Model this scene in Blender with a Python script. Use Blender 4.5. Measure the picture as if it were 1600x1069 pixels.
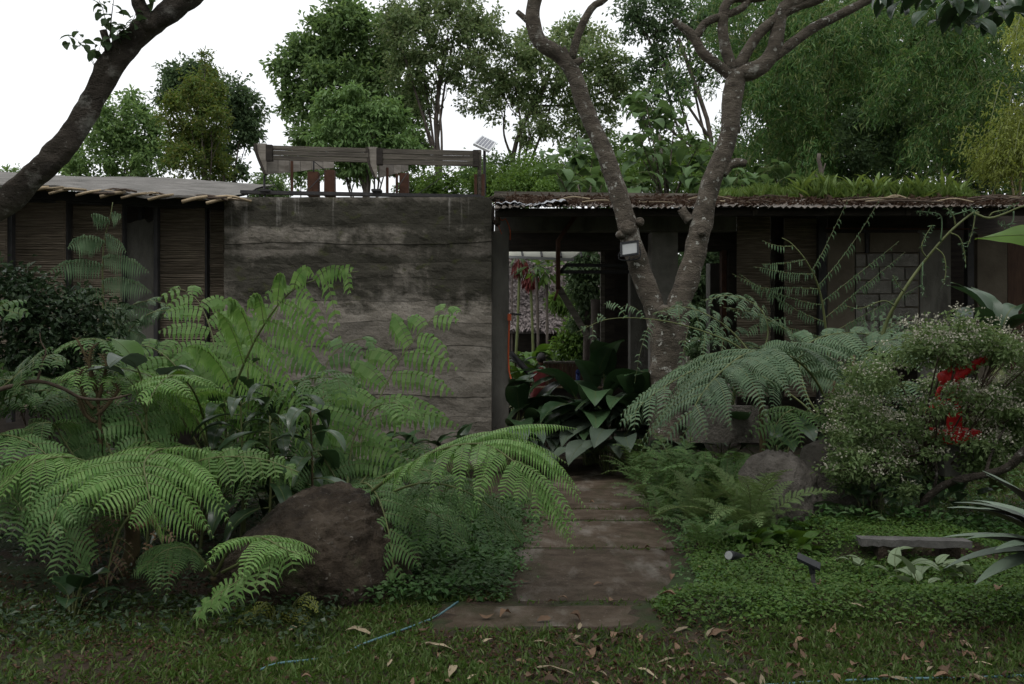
import bpy, bmesh, math, random
import numpy as np
from mathutils import Vector, noise as mnoise

for o in list(bpy.data.objects):
    bpy.data.objects.remove(o, do_unlink=True)
SC = bpy.context.scene
COL = SC.collection
R = math.radians

# ------------------------------------------------------------------ camera
CAMZ, FPX = 1.6, 1556.0
cam = bpy.data.cameras.new('camera')
cam.lens = 35.0
cam.sensor_width = 36.0
cam.clip_start = 0.05
cam.clip_end = 2000
camo = bpy.data.objects.new('camera', cam)
camo.location = (0, 0, CAMZ)
camo.rotation_euler = (R(90), 0, 0)
COL.objects.link(camo)
SC.camera = camo

# ------------------------------------------------------------------ sky and sun (overcast)
SUN_EL, SUN_AZ = 62.0, 200.0
world = bpy.data.worlds.new('World')
SC.world = world
world.use_nodes = True
nt = world.node_tree
nt.nodes.clear()
wo = nt.nodes.new('ShaderNodeOutputWorld')
sky = nt.nodes.new('ShaderNodeTexSky')
sky.sky_type = 'NISHITA'
sky.sun_disc = False
sky.sun_elevation = R(SUN_EL)
sky.sun_rotation = R(SUN_AZ)
sky.dust_density = 3.0
bg1 = nt.nodes.new('ShaderNodeBackground')
bg1.inputs['Strength'].default_value = 0.10
nt.links.new(sky.outputs[0], bg1.inputs['Color'])
bg2 = nt.nodes.new('ShaderNodeBackground')
bg2.inputs['Color'].default_value = (0.97, 0.985, 1.0, 1)
bg2.inputs['Strength'].default_value = 1.3
tcn = nt.nodes.new('ShaderNodeTexCoord')
cn = nt.nodes.new('ShaderNodeTexNoise')
cn.inputs['Scale'].default_value = 2.2
cn.inputs['Detail'].default_value = 4
nt.links.new(tcn.outputs['Generated'], cn.inputs['Vector'])
mr = nt.nodes.new('ShaderNodeMapRange')
mr.inputs['From Min'].default_value = 0.3
mr.inputs['From Max'].default_value = 0.7
mr.inputs['To Min'].default_value = 0.80
mr.inputs['To Max'].default_value = 0.95
nt.links.new(cn.outputs['Fac'], mr.inputs['Value'])
mx = nt.nodes.new('ShaderNodeMixShader')
nt.links.new(mr.outputs[0], mx.inputs[0])
nt.links.new(bg1.outputs[0], mx.inputs[1])
nt.links.new(bg2.outputs[0], mx.inputs[2])
nt.links.new(mx.outputs[0], wo.inputs['Surface'])

sl = bpy.data.lights.new('sun', 'SUN')
sl.energy = 1.5
sl.angle = R(18)
sl.color = (1.0, 0.985, 0.95)
so = bpy.data.objects.new('sun', sl)
so.rotation_euler = (R(90 - SUN_EL), 0, R(180 - SUN_AZ))
so.location = (0, 0, 30)
COL.objects.link(so)

SC.view_settings.view_transform = 'Standard'
SC.view_settings.look = 'None'
SC.view_settings.gamma = 1.0
SC.view_settings.use_curve_mapping = False
SC.view_settings.exposure = 0.0
try:
    SC.cycles.max_bounces = 8
    SC.cycles.diffuse_bounces = 3
    SC.cycles.transmission_bounces = 4
    SC.cycles.use_denoising = True
except Exception:
    pass

# ------------------------------------------------------------------ helpers
def P(px, py, Y):
    return np.array([(px - 800) / FPX * Y, Y, CAMZ - (py - 534.5) / FPX * Y])

def PP(lst):
    return np.array([P(*a) for a in lst])

def nrm(v):
    v = np.asarray(v, float)
    return v / (np.linalg.norm(v, axis=-1, keepdims=True) + 1e-12)

def sstep(a, b, x):
    t = np.clip((x - a) / (b - a), 0, 1)
    return t * t * (3 - 2 * t)

def gz(x, y):
    x = np.asarray(x, float); y = np.asarray(y, float)
    xl = 0.62 + (y - 5.5) * 0.22
    yf = y + 0.10 * np.sin(x * 2.3 + .6) + 0.05 * np.sin(x * 6.1)
    m = sstep(5.25, 5.95, yf) * sstep(xl, xl + 0.4, x) * (0.13 * (1 - 0.66 * sstep(5.7, 6.15, y)) * (1 - sstep(8.5, 11, y)))
    lb = sstep(6.0, 6.8, y) * sstep(-0.05, -0.6, x) * 0.06 * (1 - sstep(9, 12, y))
    w = 0.012 * np.sin(x * 3.1 + 1.3) * np.sin(y * 2.7) + 0.008 * np.sin(x * 7.7) * np.sin(y * 6.1 + 2)
    onp = sstep(0.75, 0.55, np.abs(x - (0.18 + (y - 5.7) * 0.11))) * sstep(5.3, 5.5, y) * sstep(13.5, 13.1, y)
    te = 0.13 * sstep(6.93, 6.99, y) * sstep(8.6, 7.6, y) * sstep(2.2, 2.4, x) * sstep(3.6, 3.3, x)
    return (m + lb + w + te) * (1 - onp) + 0.016 * onp

class G:
    """collects geometry for ONE mesh object"""
    def __init__(self):
        self.v = []; self.f = []; self.n = 0
    def add(self, v, f, mi=0):
        v = np.asarray(v, float).reshape(-1, 3)
        f = np.asarray(f, int)
        self.v.append(v); self.f.append((f + self.n, mi)); self.n += len(v)
        return self
    def mesh(self, name, mats, origin=(0, 0, 0), smooth=False):
        me = bpy.data.meshes.new(name)
        V = np.concatenate(self.v) - np.asarray(origin, float)
        me.vertices.add(len(V))
        me.vertices.foreach_set('co', V.astype(np.float32).ravel())
        lv = np.concatenate([f.ravel() for f, m in self.f]).astype(np.int32)
        tot = np.concatenate([np.full(len(f), f.shape[1]) for f, m in self.f])
        mi = np.concatenate([np.full(len(f), m) for f, m in self.f]).astype(np.int32)
        st = np.concatenate([[0], np.cumsum(tot)[:-1]]).astype(np.int32)
        me.loops.add(len(lv)); me.loops.foreach_set('vertex_index', lv)
        me.polygons.add(len(tot)); me.polygons.foreach_set('loop_start', st)
        me.polygons.foreach_set('material_index', mi)
        me.polygons.foreach_set('use_smooth', np.full(len(tot), smooth, dtype=bool))
        for m in (mats if isinstance(mats, (list, tuple)) else [mats]):
            me.materials.append(m)
        me.update(calc_edges=True)
        return me
    def box(self, c, s, rz=0.0, jit=0.0, mi=0, rx=0.0):
        sx, sy, sz = np.array(s) / 2.0
        v = np.array([[-sx,-sy,-sz],[sx,-sy,-sz],[sx,sy,-sz],[-sx,sy,-sz],[-sx,-sy,sz],[sx,-sy,sz],[sx,sy,sz],[-sx,sy,sz]])
        if jit: v = v + NR.uniform(-jit, jit, v.shape)
        if rx:
            c_, s_ = math.cos(rx), math.sin(rx)
            v = v @ np.array([[1,0,0],[0,c_,-s_],[0,s_,c_]]).T
        if rz:
            c_, s_ = math.cos(rz), math.sin(rz)
            v = v @ np.array([[c_,-s_,0],[s_,c_,0],[0,0,1]]).T
        return self.add(v + np.array(c), [[0,3,2,1],[4,5,6,7],[0,1,5,4],[1,2,6,5],[2,3,7,6],[3,0,4,7]], mi)
    def box2(self, a, b, jit=0.0, mi=0):
        a = np.array(a, float); b = np.array(b, float)
        return self.box((a + b) / 2, np.abs(b - a), jit=jit, mi=mi)
    def beam(self, p0, p1, w, h, up=(0, 0, 1), mi=0, jit=0.0):
        p0 = np.array(p0, float); p1 = np.array(p1, float)
        t = nrm(p1 - p0); up = np.array(up, float)
        if abs(t @ up) > 0.95: up = np.array([0, 1.0, 0])
        s = nrm(np.cross(t, up)); u = np.cross(s, t)
        v = []
        for p in (p0, p1):
            for a, b in ((-1,-1),(1,-1),(1,1),(-1,1)):
                v.append(p + s * a * w / 2 + u * b * h / 2)
        v = np.array(v)
        if jit: v += NR.uniform(-jit, jit, v.shape)
        return self.add(v, [[3,2,1,0],[4,5,6,7],[0,1,5,4],[1,2,6,5],[2,3,7,6],[3,0,4,7]], mi)
    def tube(self, pts, rad, n=8, mi=0, cap=True, bump=0.0, flute=None, freq=6.0):
        pts = np.asarray(pts, float); k = len(pts)
        rad = np.broadcast_to(np.asarray(rad, float), (k,)).copy()
        t = nrm(np.gradient(pts, axis=0))
        ref = np.array([0, 0, 1.0]) if abs(t[0][2]) < 0.9 else np.array([1.0, 0, 0])
        u = nrm(np.cross(t[0], ref)); U = []
        for i in range(k):
            u = nrm(u - t[i] * (u @ t[i])); U.append(u)
        U = np.array(U); W = np.cross(t, U)
        th = np.linspace(0, 2 * np.pi, n, endpoint=False)
        rr = rad[:, None] * np.ones((k, n))
        if flute:
            s = np.linspace(0, 1, k)[:, None]
            rr *= 1 + flute[0] * np.cos(flute[1] * th[None] + flute[2] * s) + 0.5 * flute[0] * np.cos((flute[1] - 1) * th[None] - flute[2] * 1.7 * s + 1)
        V = pts[:, None] + rr[..., None] * (np.cos(th)[None, :, None] * U[:, None] + np.sin(th)[None, :, None] * W[:, None])
        if bump:
            D = V - pts[:, None]
            bb = np.array([[mnoise.fractal(Vector(p * freq), 1.0, 2.0, 3) for p in row] for row in V])
            V = pts[:, None] + D * (1 + bump * bb)[..., None]
        V = V.reshape(-1, 3)
        i = np.arange(k - 1)[:, None] * n; j = np.arange(n)[None]; j2 = (j + 1) % n
        F = np.stack([i + j, i + j2, i + n + j2, i + n + j], -1).reshape(-1, 4)
        base = self.n
        self.add(V, F, mi)
        if cap:
            c0 = np.vstack([pts[0], pts[-1]])
            self.v.append(c0); b = self.n; self.n += 2
            jj = np.arange(n); jn = (jj + 1) % n
            self.f.append((np.stack([np.full(n, b), base + jn, base + jj], -1), mi))
            self.f.append((np.stack([np.full(n, b + 1), base + (k-1)*n + jj, base + (k-1)*n + jn], -1), mi))
        return self

NR = np.random.RandomState(7)
random.seed(7)

def spline(ctrl, n):
    c = np.asarray(ctrl, float)
    if len(c) < 3:
        t = np.linspace(0, 1, n)[:, None]
        return c[0] * (1 - t) + c[-1] * t
    p = np.vstack([2 * c[0] - c[1], c, 2 * c[-1] - c[-2]])
    out = []
    for i in range(1, len(p) - 2):
        t = np.linspace(0, 1, 16, endpoint=False)[:, None]
        a, b, d, e = p[i-1], p[i], p[i+1], p[i+2]
        out.append(0.5 * (2*b + (d - a)*t + (2*a - 5*b + 4*d - e)*t**2 + (3*b - a - 3*d + e)*t**3))
    out = np.vstack(out + [c[-1:]])
    L = np.concatenate([[0], np.cumsum(np.linalg.norm(np.diff(out, axis=0), axis=1))])
    s = np.linspace(0, L[-1], n)
    return np.stack([np.interp(s, L, out[:, k]) for k in range(3 if c.shape[1] == 3 else c.shape[1])], -1)

def thing(name, label, cat, loc=(0, 0, 0), group=None, kind=None):
    o = bpy.data.objects.new(name, None)
    o.empty_display_size = 0.2
    o.location = [float(a) for a in loc]
    COL.objects.link(o)
    tag(o, label, cat, group, kind)
    return o

def tag(o, label=None, cat=None, group=None, kind=None):
    if label: o['label'] = label
    if cat: o['category'] = cat
    if group: o['group'] = group
    if kind: o['kind'] = kind
    return o

def root_loc(o):
    while o.parent: o = o.parent
    return np.array(o.location)

def part(name, g, mats, parent, kind=None, smooth=False, label=None):
    """mesh given in world coordinates, as a part of parent"""
    me = g.mesh(name, mats, root_loc(parent), smooth)
    o = bpy.data.objects.new(name, me)
    COL.objects.link(o); o.parent = parent
    return tag(o, label, None, None, kind)

def top(name, g, mats, label=None, cat=None, group=None, kind=None, origin=None, smooth=False):
    if origin is None:
        V = np.concatenate(g.v)
        origin = np.array([V[:, 0].mean(), V[:, 1].mean(), V[:, 2].min()])
        if kind in ('structure', 'stuff'): origin = np.zeros(3)
    me = g.mesh(name, mats, origin, smooth)
    o = bpy.data.objects.new(name, me)
    o.location = [float(a) for a in origin]
    COL.objects.link(o)
    return tag(o, label, cat, group, kind)

def inst(name, me, parent, loc=(0,0,0), rot=(0,0,0), sc=1.0):
    """a part sharing mesh data, placed in its parent's space"""
    o = bpy.data.objects.new(name, me)
    COL.objects.link(o); o.parent = parent
    o.location = [float(a) for a in loc]; o.rotation_euler = rot
    o.scale = (sc, sc, sc) if np.isscalar(sc) else sc
    return o

# ------------------------------------------------------------------ materials
def newmat(name):
    m = bpy.data.materials.new(name); m.use_nodes = True
    nt = m.node_tree
    return m, nt, nt.nodes['Principled BSDF'], nt.nodes['Material Output']

def N(nt, typ, **kw):
    n = nt.nodes.new(typ)
    for k, v in kw.items():
        if k in n.inputs: n.inputs[k].default_value = v
        else: setattr(n, k, v)
    return n

def ramp(nt, fac, stops):
    r = nt.nodes.new('ShaderNodeValToRGB')
    el = r.color_ramp.elements
    while len(el) < len(stops): el.new(0.5)
    for e, (p, c) in zip(el, stops):
        e.position = p; e.color = (*c, 1)
    nt.links.new(fac, r.inputs[0])
    return r

def leafmat(name, cols, rough=0.5, trans=0.3, tcol=None, spec=0.22, objvar=0.25, back=None, vein=0.0):
    m, nt, b, out = newmat(name)
    L = nt.links
    geo = N(nt, 'ShaderNodeNewGeometry')
    k = len(cols)
    r = ramp(nt, geo.outputs['Random Per Island'], [(i / max(1, k - 1), c) for i, c in enumerate(cols)])
    oi = N(nt, 'ShaderNodeObjectInfo')
    tc = N(nt, 'ShaderNodeTexCoord')
    nz = N(nt, 'ShaderNodeTexNoise', Scale=2.3, Detail=3.0)
    L.new(tc.outputs['Object'], nz.inputs['Vector'])
    a1 = N(nt, 'ShaderNodeMath', operation='MULTIPLY_ADD'); a1.inputs[1].default_value = objvar; a1.inputs[2].default_value = 1 - objvar / 2
    L.new(oi.outputs['Random'], a1.inputs[0])
    a2 = N(nt, 'ShaderNodeMath', operation='MULTIPLY_ADD'); a2.inputs[1].default_value = 0.9; a2.inputs[2].default_value = 0.55
    L.new(nz.outputs['Fac'], a2.inputs[0])
    a3 = N(nt, 'ShaderNodeMath', operation='MULTIPLY')
    L.new(a1.outputs[0], a3.inputs[0]); L.new(a2.outputs[0], a3.inputs[1])
    hs = N(nt, 'ShaderNodeHueSaturation')
    L.new(r.outputs[0], hs.inputs['Color']); L.new(a3.outputs[0], hs.inputs['Value'])
    colout = hs.outputs[0]
    if back:
        mb = N(nt, 'ShaderNodeMix', data_type='RGBA')
        L.new(geo.outputs['Backfacing'], mb.inputs[0]); L.new(colout, mb.inputs[6]); mb.inputs[7].default_value = (*back, 1)
        colout = mb.outputs[2]
    L.new(colout, b.inputs['Base Color'])
    b.inputs['Roughness'].default_value = rough
    b.inputs['Specular IOR Level'].default_value = spec
    if trans > 0:
        tr = N(nt, 'ShaderNodeBsdfTranslucent')
        h2 = N(nt, 'ShaderNodeHueSaturation', Hue=0.48, Saturation=1.15, Value=1.25)
        L.new(colout, h2.inputs['Color']); L.new(h2.outputs[0], tr.inputs['Color'])
        mxs = N(nt, 'ShaderNodeMixShader'); mxs.inputs[0].default_value = trans
        L.new(b.outputs[0], mxs.inputs[1]); L.new(tr.outputs[0], mxs.inputs[2])
        L.new(mxs.outputs[0], out.inputs['Surface'])
    return m

def mat(name, stops, scale=6.0, detail=6.0, rough=0.85, bump=0.3, bscale=None, stretch=(1, 1, 1), spec=0.3, metal=0.0, objvar=0.0, dist=0.02, second=None):
    """noise-coloured procedural surface; second = (colour, scale, lo, hi, stretch) adds patches of a second colour"""
    m, nt, b, out = newmat(name)
    L = nt.links
    tc = N(nt, 'ShaderNodeTexCoord')
    mp = N(nt, 'ShaderNodeMapping'); mp.inputs['Scale'].default_value = stretch
    L.new(tc.outputs['Object'], mp.inputs['Vector'])
    oi = N(nt, 'ShaderNodeObjectInfo')
    va = N(nt, 'ShaderNodeVectorMath', operation='ADD')
    sc_ = N(nt, 'ShaderNodeVectorMath', operation='SCALE')
    cmb = N(nt, 'ShaderNodeCombineXYZ')
    L.new(oi.outputs['Random'], cmb.inputs[0]); L.new(oi.outputs['Random'], cmb.inputs[2])
    L.new(cmb.outputs[0], sc_.inputs[0]); sc_.inputs['Scale'].default_value = 37.0 if objvar else 0.0
    L.new(mp.outputs[0], va.inputs[0]); L.new(sc_.outputs[0], va.inputs[1])
    nz = N(nt, 'ShaderNodeTexNoise', Scale=scale, Detail=detail, Roughness=0.62)
    L.new(va.outputs[0], nz.inputs['Vector'])
    r = ramp(nt, nz.outputs['Fac'], stops)
    c = r.outputs[0]
    if second:
        sets = second if isinstance(second, list) else [second]
        for (col, ssc, lo, hi, st) in sets:
            mp2 = N(nt, 'ShaderNodeMapping'); mp2.inputs['Scale'].default_value = st
            L.new(tc.outputs['Object'], mp2.inputs['Vector'])
            n2 = N(nt, 'ShaderNodeTexNoise', Scale=ssc, Detail=7.0, Roughness=0.65)
            L.new(mp2.outputs[0], n2.inputs['Vector'])
            mr_ = N(nt, 'ShaderNodeMapRange'); mr_.inputs['From Min'].default_value = lo; mr_.inputs['From Max'].default_value = hi
            L.new(n2.outputs['Fac'], mr_.inputs['Value'])
            mm = N(nt, 'ShaderNodeMix', data_type='RGBA')
            L.new(mr_.outputs[0], mm.inputs[0]); L.new(c, mm.inputs[6]); mm.inputs[7].default_value = (*col, 1)
            c = mm.outputs[2]
    if objvar:
        a1 = N(nt, 'ShaderNodeMath', operation='MULTIPLY_ADD'); a1.inputs[1].default_value = objvar; a1.inputs[2].default_value = 1 - objvar / 2
        L.new(oi.outputs['Random'], a1.inputs[0])
        hs = N(nt, 'ShaderNodeHueSaturation')
        L.new(c, hs.inputs['Color']); L.new(a1.outputs[0], hs.inputs['Value'])
        c = hs.outputs[0]
    L.new(c, b.inputs['Base Color'])
    b.inputs['Roughness'].default_value = rough
    b.inputs['Specular IOR Level'].default_value = spec
    b.inputs['Metallic'].default_value = metal
    if bump:
        nb = N(nt, 'ShaderNodeTexNoise', Scale=bscale or scale * 4, Detail=5.0, Roughness=0.7)
        L.new(va.outputs[0], nb.inputs['Vector'])
        bp = N(nt, 'ShaderNodeBump', Strength=bump, Distance=dist)
        L.new(nb.outputs['Fac'], bp.inputs['Height'])
        L.new(bp.outputs[0], b.inputs['Normal'])
    return m

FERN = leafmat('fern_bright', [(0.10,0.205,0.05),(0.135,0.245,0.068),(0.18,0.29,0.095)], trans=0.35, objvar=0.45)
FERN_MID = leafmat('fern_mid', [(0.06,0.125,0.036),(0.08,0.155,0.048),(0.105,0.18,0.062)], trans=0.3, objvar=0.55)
FERN_BLUE = leafmat('fern_bluegreen', [(0.065,0.115,0.06),(0.085,0.14,0.072),(0.11,0.165,0.09)], trans=0.2)
FERN_FEATHER = leafmat('fern_feather', [(0.10,0.165,0.055),(0.135,0.20,0.075)], trans=0.3)
FERN_YEL = leafmat('fern_yellow', [(0.14,0.16,0.03),(0.17,0.19,0.04)], trans=0.3)
RACH = mat('fern_stalk', [(0.3,(0.075,0.095,0.032)),(0.7,(0.13,0.145,0.055))], 8, rough=0.6, bump=0)
RACH_BR = mat('fern_stalk_brown', [(0.3,(0.05,0.035,0.02)),(0.7,(0.09,0.07,0.03))], 12, rough=0.8, bump=0.3)
BROAD = leafmat('broad_dark', [(0.022,0.05,0.02),(0.035,0.07,0.03),(0.05,0.085,0.04)], rough=0.3, trans=0.15, objvar=0.7, spec=.5)
BROAD_LT = leafmat('broad_light', [(0.07,0.14,0.03),(0.09,0.17,0.045)], rough=0.4, trans=0.35, objvar=0.5)
BROAD_GREY = leafmat('broad_grey', [(0.06,0.085,0.06),(0.085,0.11,0.08)], rough=0.4, trans=0.15, objvar=0.6)
BANANA = leafmat('banana_leaf', [(0.10,0.20,0.03),(0.12,0.22,0.04)], rough=0.4, trans=0.45, objvar=0.3)
SYNG = leafmat('pale_leaf', [(0.16,0.22,0.12),(0.22,0.28,0.17)], rough=0.45, trans=0.2, objvar=0.4)
AGAVE = leafmat('strap_leaf', [(0.10,0.14,0.10),(0.13,0.17,0.12)], rough=0.45, trans=0.0, objvar=0.4, back=(0.035,0.02,0.015))
SHRUB_D = leafmat('shrub_dark', [(0.018,0.035,0.016),(0.03,0.055,0.025),(0.05,0.075,0.035)], rough=0.35, trans=0.15)
SHRUB_FL = leafmat('shrub_flowering', [(0.10,0.16,0.06),(0.14,0.205,0.08),(0.18,0.24,0.11)], trans=0.35)
PETAL = leafmat('petals', [(0.32,0.31,0.24),(0.45,0.43,0.35)], rough=0.7, trans=0.2)
TREE_A = leafmat('leaf_mid', [(0.096,0.168,0.060),(0.134,0.216,0.081),(0.178,0.265,0.106)], trans=0.5)
TREE_B = leafmat('leaf_dark', [(0.056,0.095,0.045),(0.079,0.129,0.060),(0.109,0.162,0.075)], trans=0.42)
TREE_OL = leafmat('leaf_olive', [(0.083,0.146,0.037),(0.115,0.171,0.045),(0.166,0.177,0.050)], trans=0.45)
TREE_L = leafmat('leaf_fresh', [(0.090,0.168,0.054),(0.127,0.216,0.073),(0.156,0.244,0.091)], trans=0.35)
TREE_BIG = leafmat('leaf_large', [(0.08,0.14,0.055),(0.11,0.175,0.065),(0.13,0.20,0.075)], trans=0.35)
TREE_G = leafmat('leaf_gum', [(0.101,0.156,0.062),(0.138,0.198,0.086),(0.195,0.233,0.116)], trans=0.5)
BUSH_L = leafmat('bush_light', [(0.08,0.15,0.035),(0.12,0.20,0.05)], trans=0.4)
BAMB = leafmat('bamboo_leaf', [(0.046,0.111,0.033),(0.072,0.150,0.046),(0.104,0.189,0.058),(0.182,0.221,0.085)], trans=0.42)
BAMB_Y = leafmat('bamboo_yellow', [(0.16,0.21,0.04),(0.22,0.26,0.07)], trans=0.4)
GRASSM = leafmat('grass', [(0.07,0.13,0.03),(0.09,0.155,0.04),(0.15,0.18,0.075)], trans=0.35)
ROOFGR = leafmat('roof_grass', [(0.10,0.17,0.04),(0.15,0.21,0.065)], trans=0.35)
CLOVER = leafmat('clover', [(0.055,0.128,0.024),(0.085,0.162,0.034),(0.125,0.20,0.05)], trans=0.3)
COVER = leafmat('ground_cover', [(0.04,0.10,0.028),(0.06,0.125,0.036),(0.085,0.14,0.06)], trans=0.3)
DRY = leafmat('dry_leaf', [(0.085,0.045,0.026),(0.135,0.082,0.05),(0.175,0.122,0.085)], rough=0.7, trans=0.1, objvar=1.1)
DRY_PALE = leafmat('dry_sheath', [(0.28,0.22,0.14),(0.34,0.28,0.19)], rough=0.7, trans=0.1, objvar=0.7)
REDLEAF = leafmat('red_fruit', [(0.09,0.018,0.018),(0.14,0.03,0.025)], rough=0.6, trans=0.1)

def earth_mat():
    m, nt, b, out = newmat('rammed_earth'); L = nt.links
    tc = N(nt, 'ShaderNodeTexCoord'); sep = N(nt, 'ShaderNodeSeparateXYZ'); L.new(tc.outputs['Object'], sep.inputs[0])
    def noise(scale, st=(1, 1, 1), detail=10.0, rough=0.65):
        mp = N(nt, 'ShaderNodeMapping'); mp.inputs['Scale'].default_value = st; L.new(tc.outputs['Object'], mp.inputs[0])
        n = N(nt, 'ShaderNodeTexNoise', Scale=scale, Detail=detail, Roughness=rough); L.new(mp.outputs[0], n.inputs['Vector']); return n.outputs['Fac']
    def math_(op, a, b_):
        n = N(nt, 'ShaderNodeMath', operation=op)
        for i, v in enumerate((a, b_)):
            if isinstance(v, (int, float)): n.inputs[i].default_value = v
            else: L.new(v, n.inputs[i])
        return n.outputs[0]
    def rng(v, a, b_, c, d):
        n = N(nt, 'ShaderNodeMapRange'); L.new(v, n.inputs['Value'])
        for k, q in zip(('From Min', 'From Max', 'To Min', 'To Max'), (a, b_, c, d)): n.inputs[k].default_value = q
        return n.outputs[0]
    def mix(f, a, col):
        n = N(nt, 'ShaderNodeMix', data_type='RGBA'); L.new(f, n.inputs[0]); L.new(a, n.inputs[6]); n.inputs[7].default_value = (*col, 1); return n.outputs[2]
    # thin compacted strata: very stretched noise
    st = ramp(nt, noise(2.1, (1, 1, 1.25), 14.0, .72), [(0.3, (0.125, 0.110, 0.091)), (0.45, (0.165, 0.147, 0.124)), (0.55, (0.19, 0.171, 0.146)), (0.72, (0.235, 0.215, 0.188))])
    oi = N(nt, 'ShaderNodeObjectInfo'); hs = N(nt, 'ShaderNodeHueSaturation'); L.new(st.outputs[0], hs.inputs['Color'])
    L.new(rng(oi.outputs['Random'], 0, 1, .66, 1.22), hs.inputs['Value'])
    c = hs.outputs[0]
    c = mix(rng(noise(9.0), 0.52, 0.72, 0, .3), c, (0.24, 0.22, 0.195))
    c = mix(rng(noise(30.0), 0.56, 0.68, 0, .75), c, (0.06, 0.052, 0.042))
    # black algae: bands along some of the lifts with drips, own outline
    zr = N(nt, 'ShaderNodeMapRange'); L.new(sep.outputs['Z'], zr.inputs['Value']); zr.inputs['From Max'].default_value = 3.6
    band = ramp(nt, zr.outputs[0], [(0.0, (0, 0, 0)), (0.55, (.02,) * 3), (0.64, (.16,) * 3), (0.74, (.20,) * 3), (0.77, (.03,) * 3), (0.82, (.08,) * 3), (0.85, (.03,) * 3), (0.885, (.24,) * 3), (0.935, (.16,) * 3), (0.965, (.0,) * 3)])
    side = rng(sep.outputs['X'], -1.8, 1.6, -.05, .05)
    v = math_('ADD', math_('ADD', noise(1.15, (1, 1, 1.5)), band.outputs[0]), side)
    v = math_('ADD', v, rng(noise(7.0, (1.6, 1, .5)), 0, 1, -.12, .12))
    v = math_('ADD', v, rng(sep.outputs['Z'], 1.5, 2.5, -.09, .055))
    c = mix(rng(v, 0.55, 0.69, 0, .86), c, (0.026, 0.025, 0.018))
    c = mix(math_('MULTIPLY', rng(noise(6.0, (1, 1, 1.4)), .58, .66, 0, .7), rng(v, .5, .62, 0, 1)), c, (0.05, 0.055, 0.02))
    # pale drips from the top
    c = mix(math_('MULTIPLY', rng(noise(3.2, (2.2, 1, .12)), .56, .66, 0, .7), rng(sep.outputs['Z'], 2.9, 3.4, 0, 1)), c, (0.27, 0.255, 0.235))
    L.new(c, b.inputs['Base Color']); b.inputs['Roughness'].default_value = .95; b.inputs['Specular IOR Level'].default_value = .2
    h = math_('ADD', noise(22.0), math_('MULTIPLY', noise(5.0, (.8, 1, 2.0)), .6))
    bp = N(nt, 'ShaderNodeBump', Strength=.65, Distance=.03); L.new(h, bp.inputs['Height']); L.new(bp.outputs[0], b.inputs['Normal'])
    return m
EARTH = earth_mat()
CONC = mat('weathered_concrete', [(0.3,(0.10,0.095,0.085)),(0.7,(0.19,0.18,0.16))], 3.0, 8, 0.9, 0.4, 40, (1,1,0.5),
           second=((0.05,0.048,0.04), 2.0, 0.52, 0.75, (1.5,1,0.4)), objvar=0.2)
BLOCK = mat('concrete_block', [(0.3,(0.16,0.15,0.135)),(0.7,(0.25,0.235,0.215))], 7.0, 8, 0.95, 0.5, 60, objvar=0.3)
PLASTER = mat('tan_plaster', [(0.3,(0.11,0.092,0.07)),(0.7,(0.18,0.15,0.115))], 3.0, 7, 0.9, 0.3, objvar=0.2)
SLAT = mat('bamboo_slat', [(0.3,(0.075,0.06,0.045)),(0.55,(0.18,0.145,0.108)),(0.75,(0.32,0.265,0.205))], 3.0, 6, 0.7, 0.2, 20, (1.2,1,22), objvar=0.4)
POLE = mat('bamboo_pole', [(0.3,(0.20,0.15,0.09)),(0.7,(0.36,0.28,0.18))], 5.0, 6, 0.6, 0.2, objvar=0.5)
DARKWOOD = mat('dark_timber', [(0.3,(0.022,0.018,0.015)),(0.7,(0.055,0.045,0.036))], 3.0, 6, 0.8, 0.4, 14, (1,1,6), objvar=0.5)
FASCIA = mat('weathered_board', [(0.3,(0.035,0.03,0.026)),(0.5,(0.10,0.088,0.072)),(0.75,(0.18,0.158,0.132))], 2.2, 9, 0.85, 0.5, 8, (0.8,3,12), objvar=0.3)
PALEBOARD = mat('pale_board', [(0.3,(0.17,0.15,0.125)),(0.7,(0.33,0.30,0.265))], 3.0, 8, 0.85, 0.4, 9, (1,1,6), objvar=0.4, second=((0.12,0.09,0.07),2.5,0.55,0.75,(1,1,0.4)))
STEEL = mat('dark_steel', [(0.3,(0.02,0.02,0.022)),(0.7,(0.045,0.042,0.042))], 8.0, 5, 0.6, 0.15, objvar=0.2)
RUST = mat('rusty_steel', [(0.3,(0.05,0.024,0.016)),(0.7,(0.11,0.05,0.03))], 9.0, 6, 0.85, 0.3, objvar=0.3)
ROOFSH = mat('roof_felt', [(0.3,(0.085,0.08,0.072)),(0.7,(0.17,0.16,0.148))], 2.5, 12, 0.85, 0.5, 26, second=[((0.05,0.047,0.04),3.0,0.5,0.70,(0.6,2,1)), ((0.22,0.21,0.2),5.0,0.58,0.7,(0.4,3,1))])
CORR = mat('old_corrugated', [(0.3,(0.10,0.085,0.07)),(0.7,(0.26,0.23,0.20))], 3.0, 9, 0.75, 0.3, 25, second=((0.10,0.055,0.03),2.5,0.5,0.7,(1,1,1)))
TIN = mat('bent_tin', [(0.3,(0.25,0.26,0.28)),(0.7,(0.42,0.43,0.46))], 3.0, 7, 0.5, 0.2, metal=0.2)
BARK = mat('bark_lichen', [(0.3,(0.06,0.05,0.04)),(0.5,(0.13,0.108,0.085)),(0.75,(0.22,0.19,0.155))], 6.0, 12, 0.95, 1.0, 24, (1,1,2.6), dist=0.05,
           second=[((0.045,0.04,0.028), 3.0, 0.54, 0.68, (1,1,1)), ((0.46,0.455,0.41), 12.0, 0.60, 0.64, (1,1,1)), ((0.34,0.33,0.29), 4.2, 0.60, 0.68, (1,1,1))])
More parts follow.
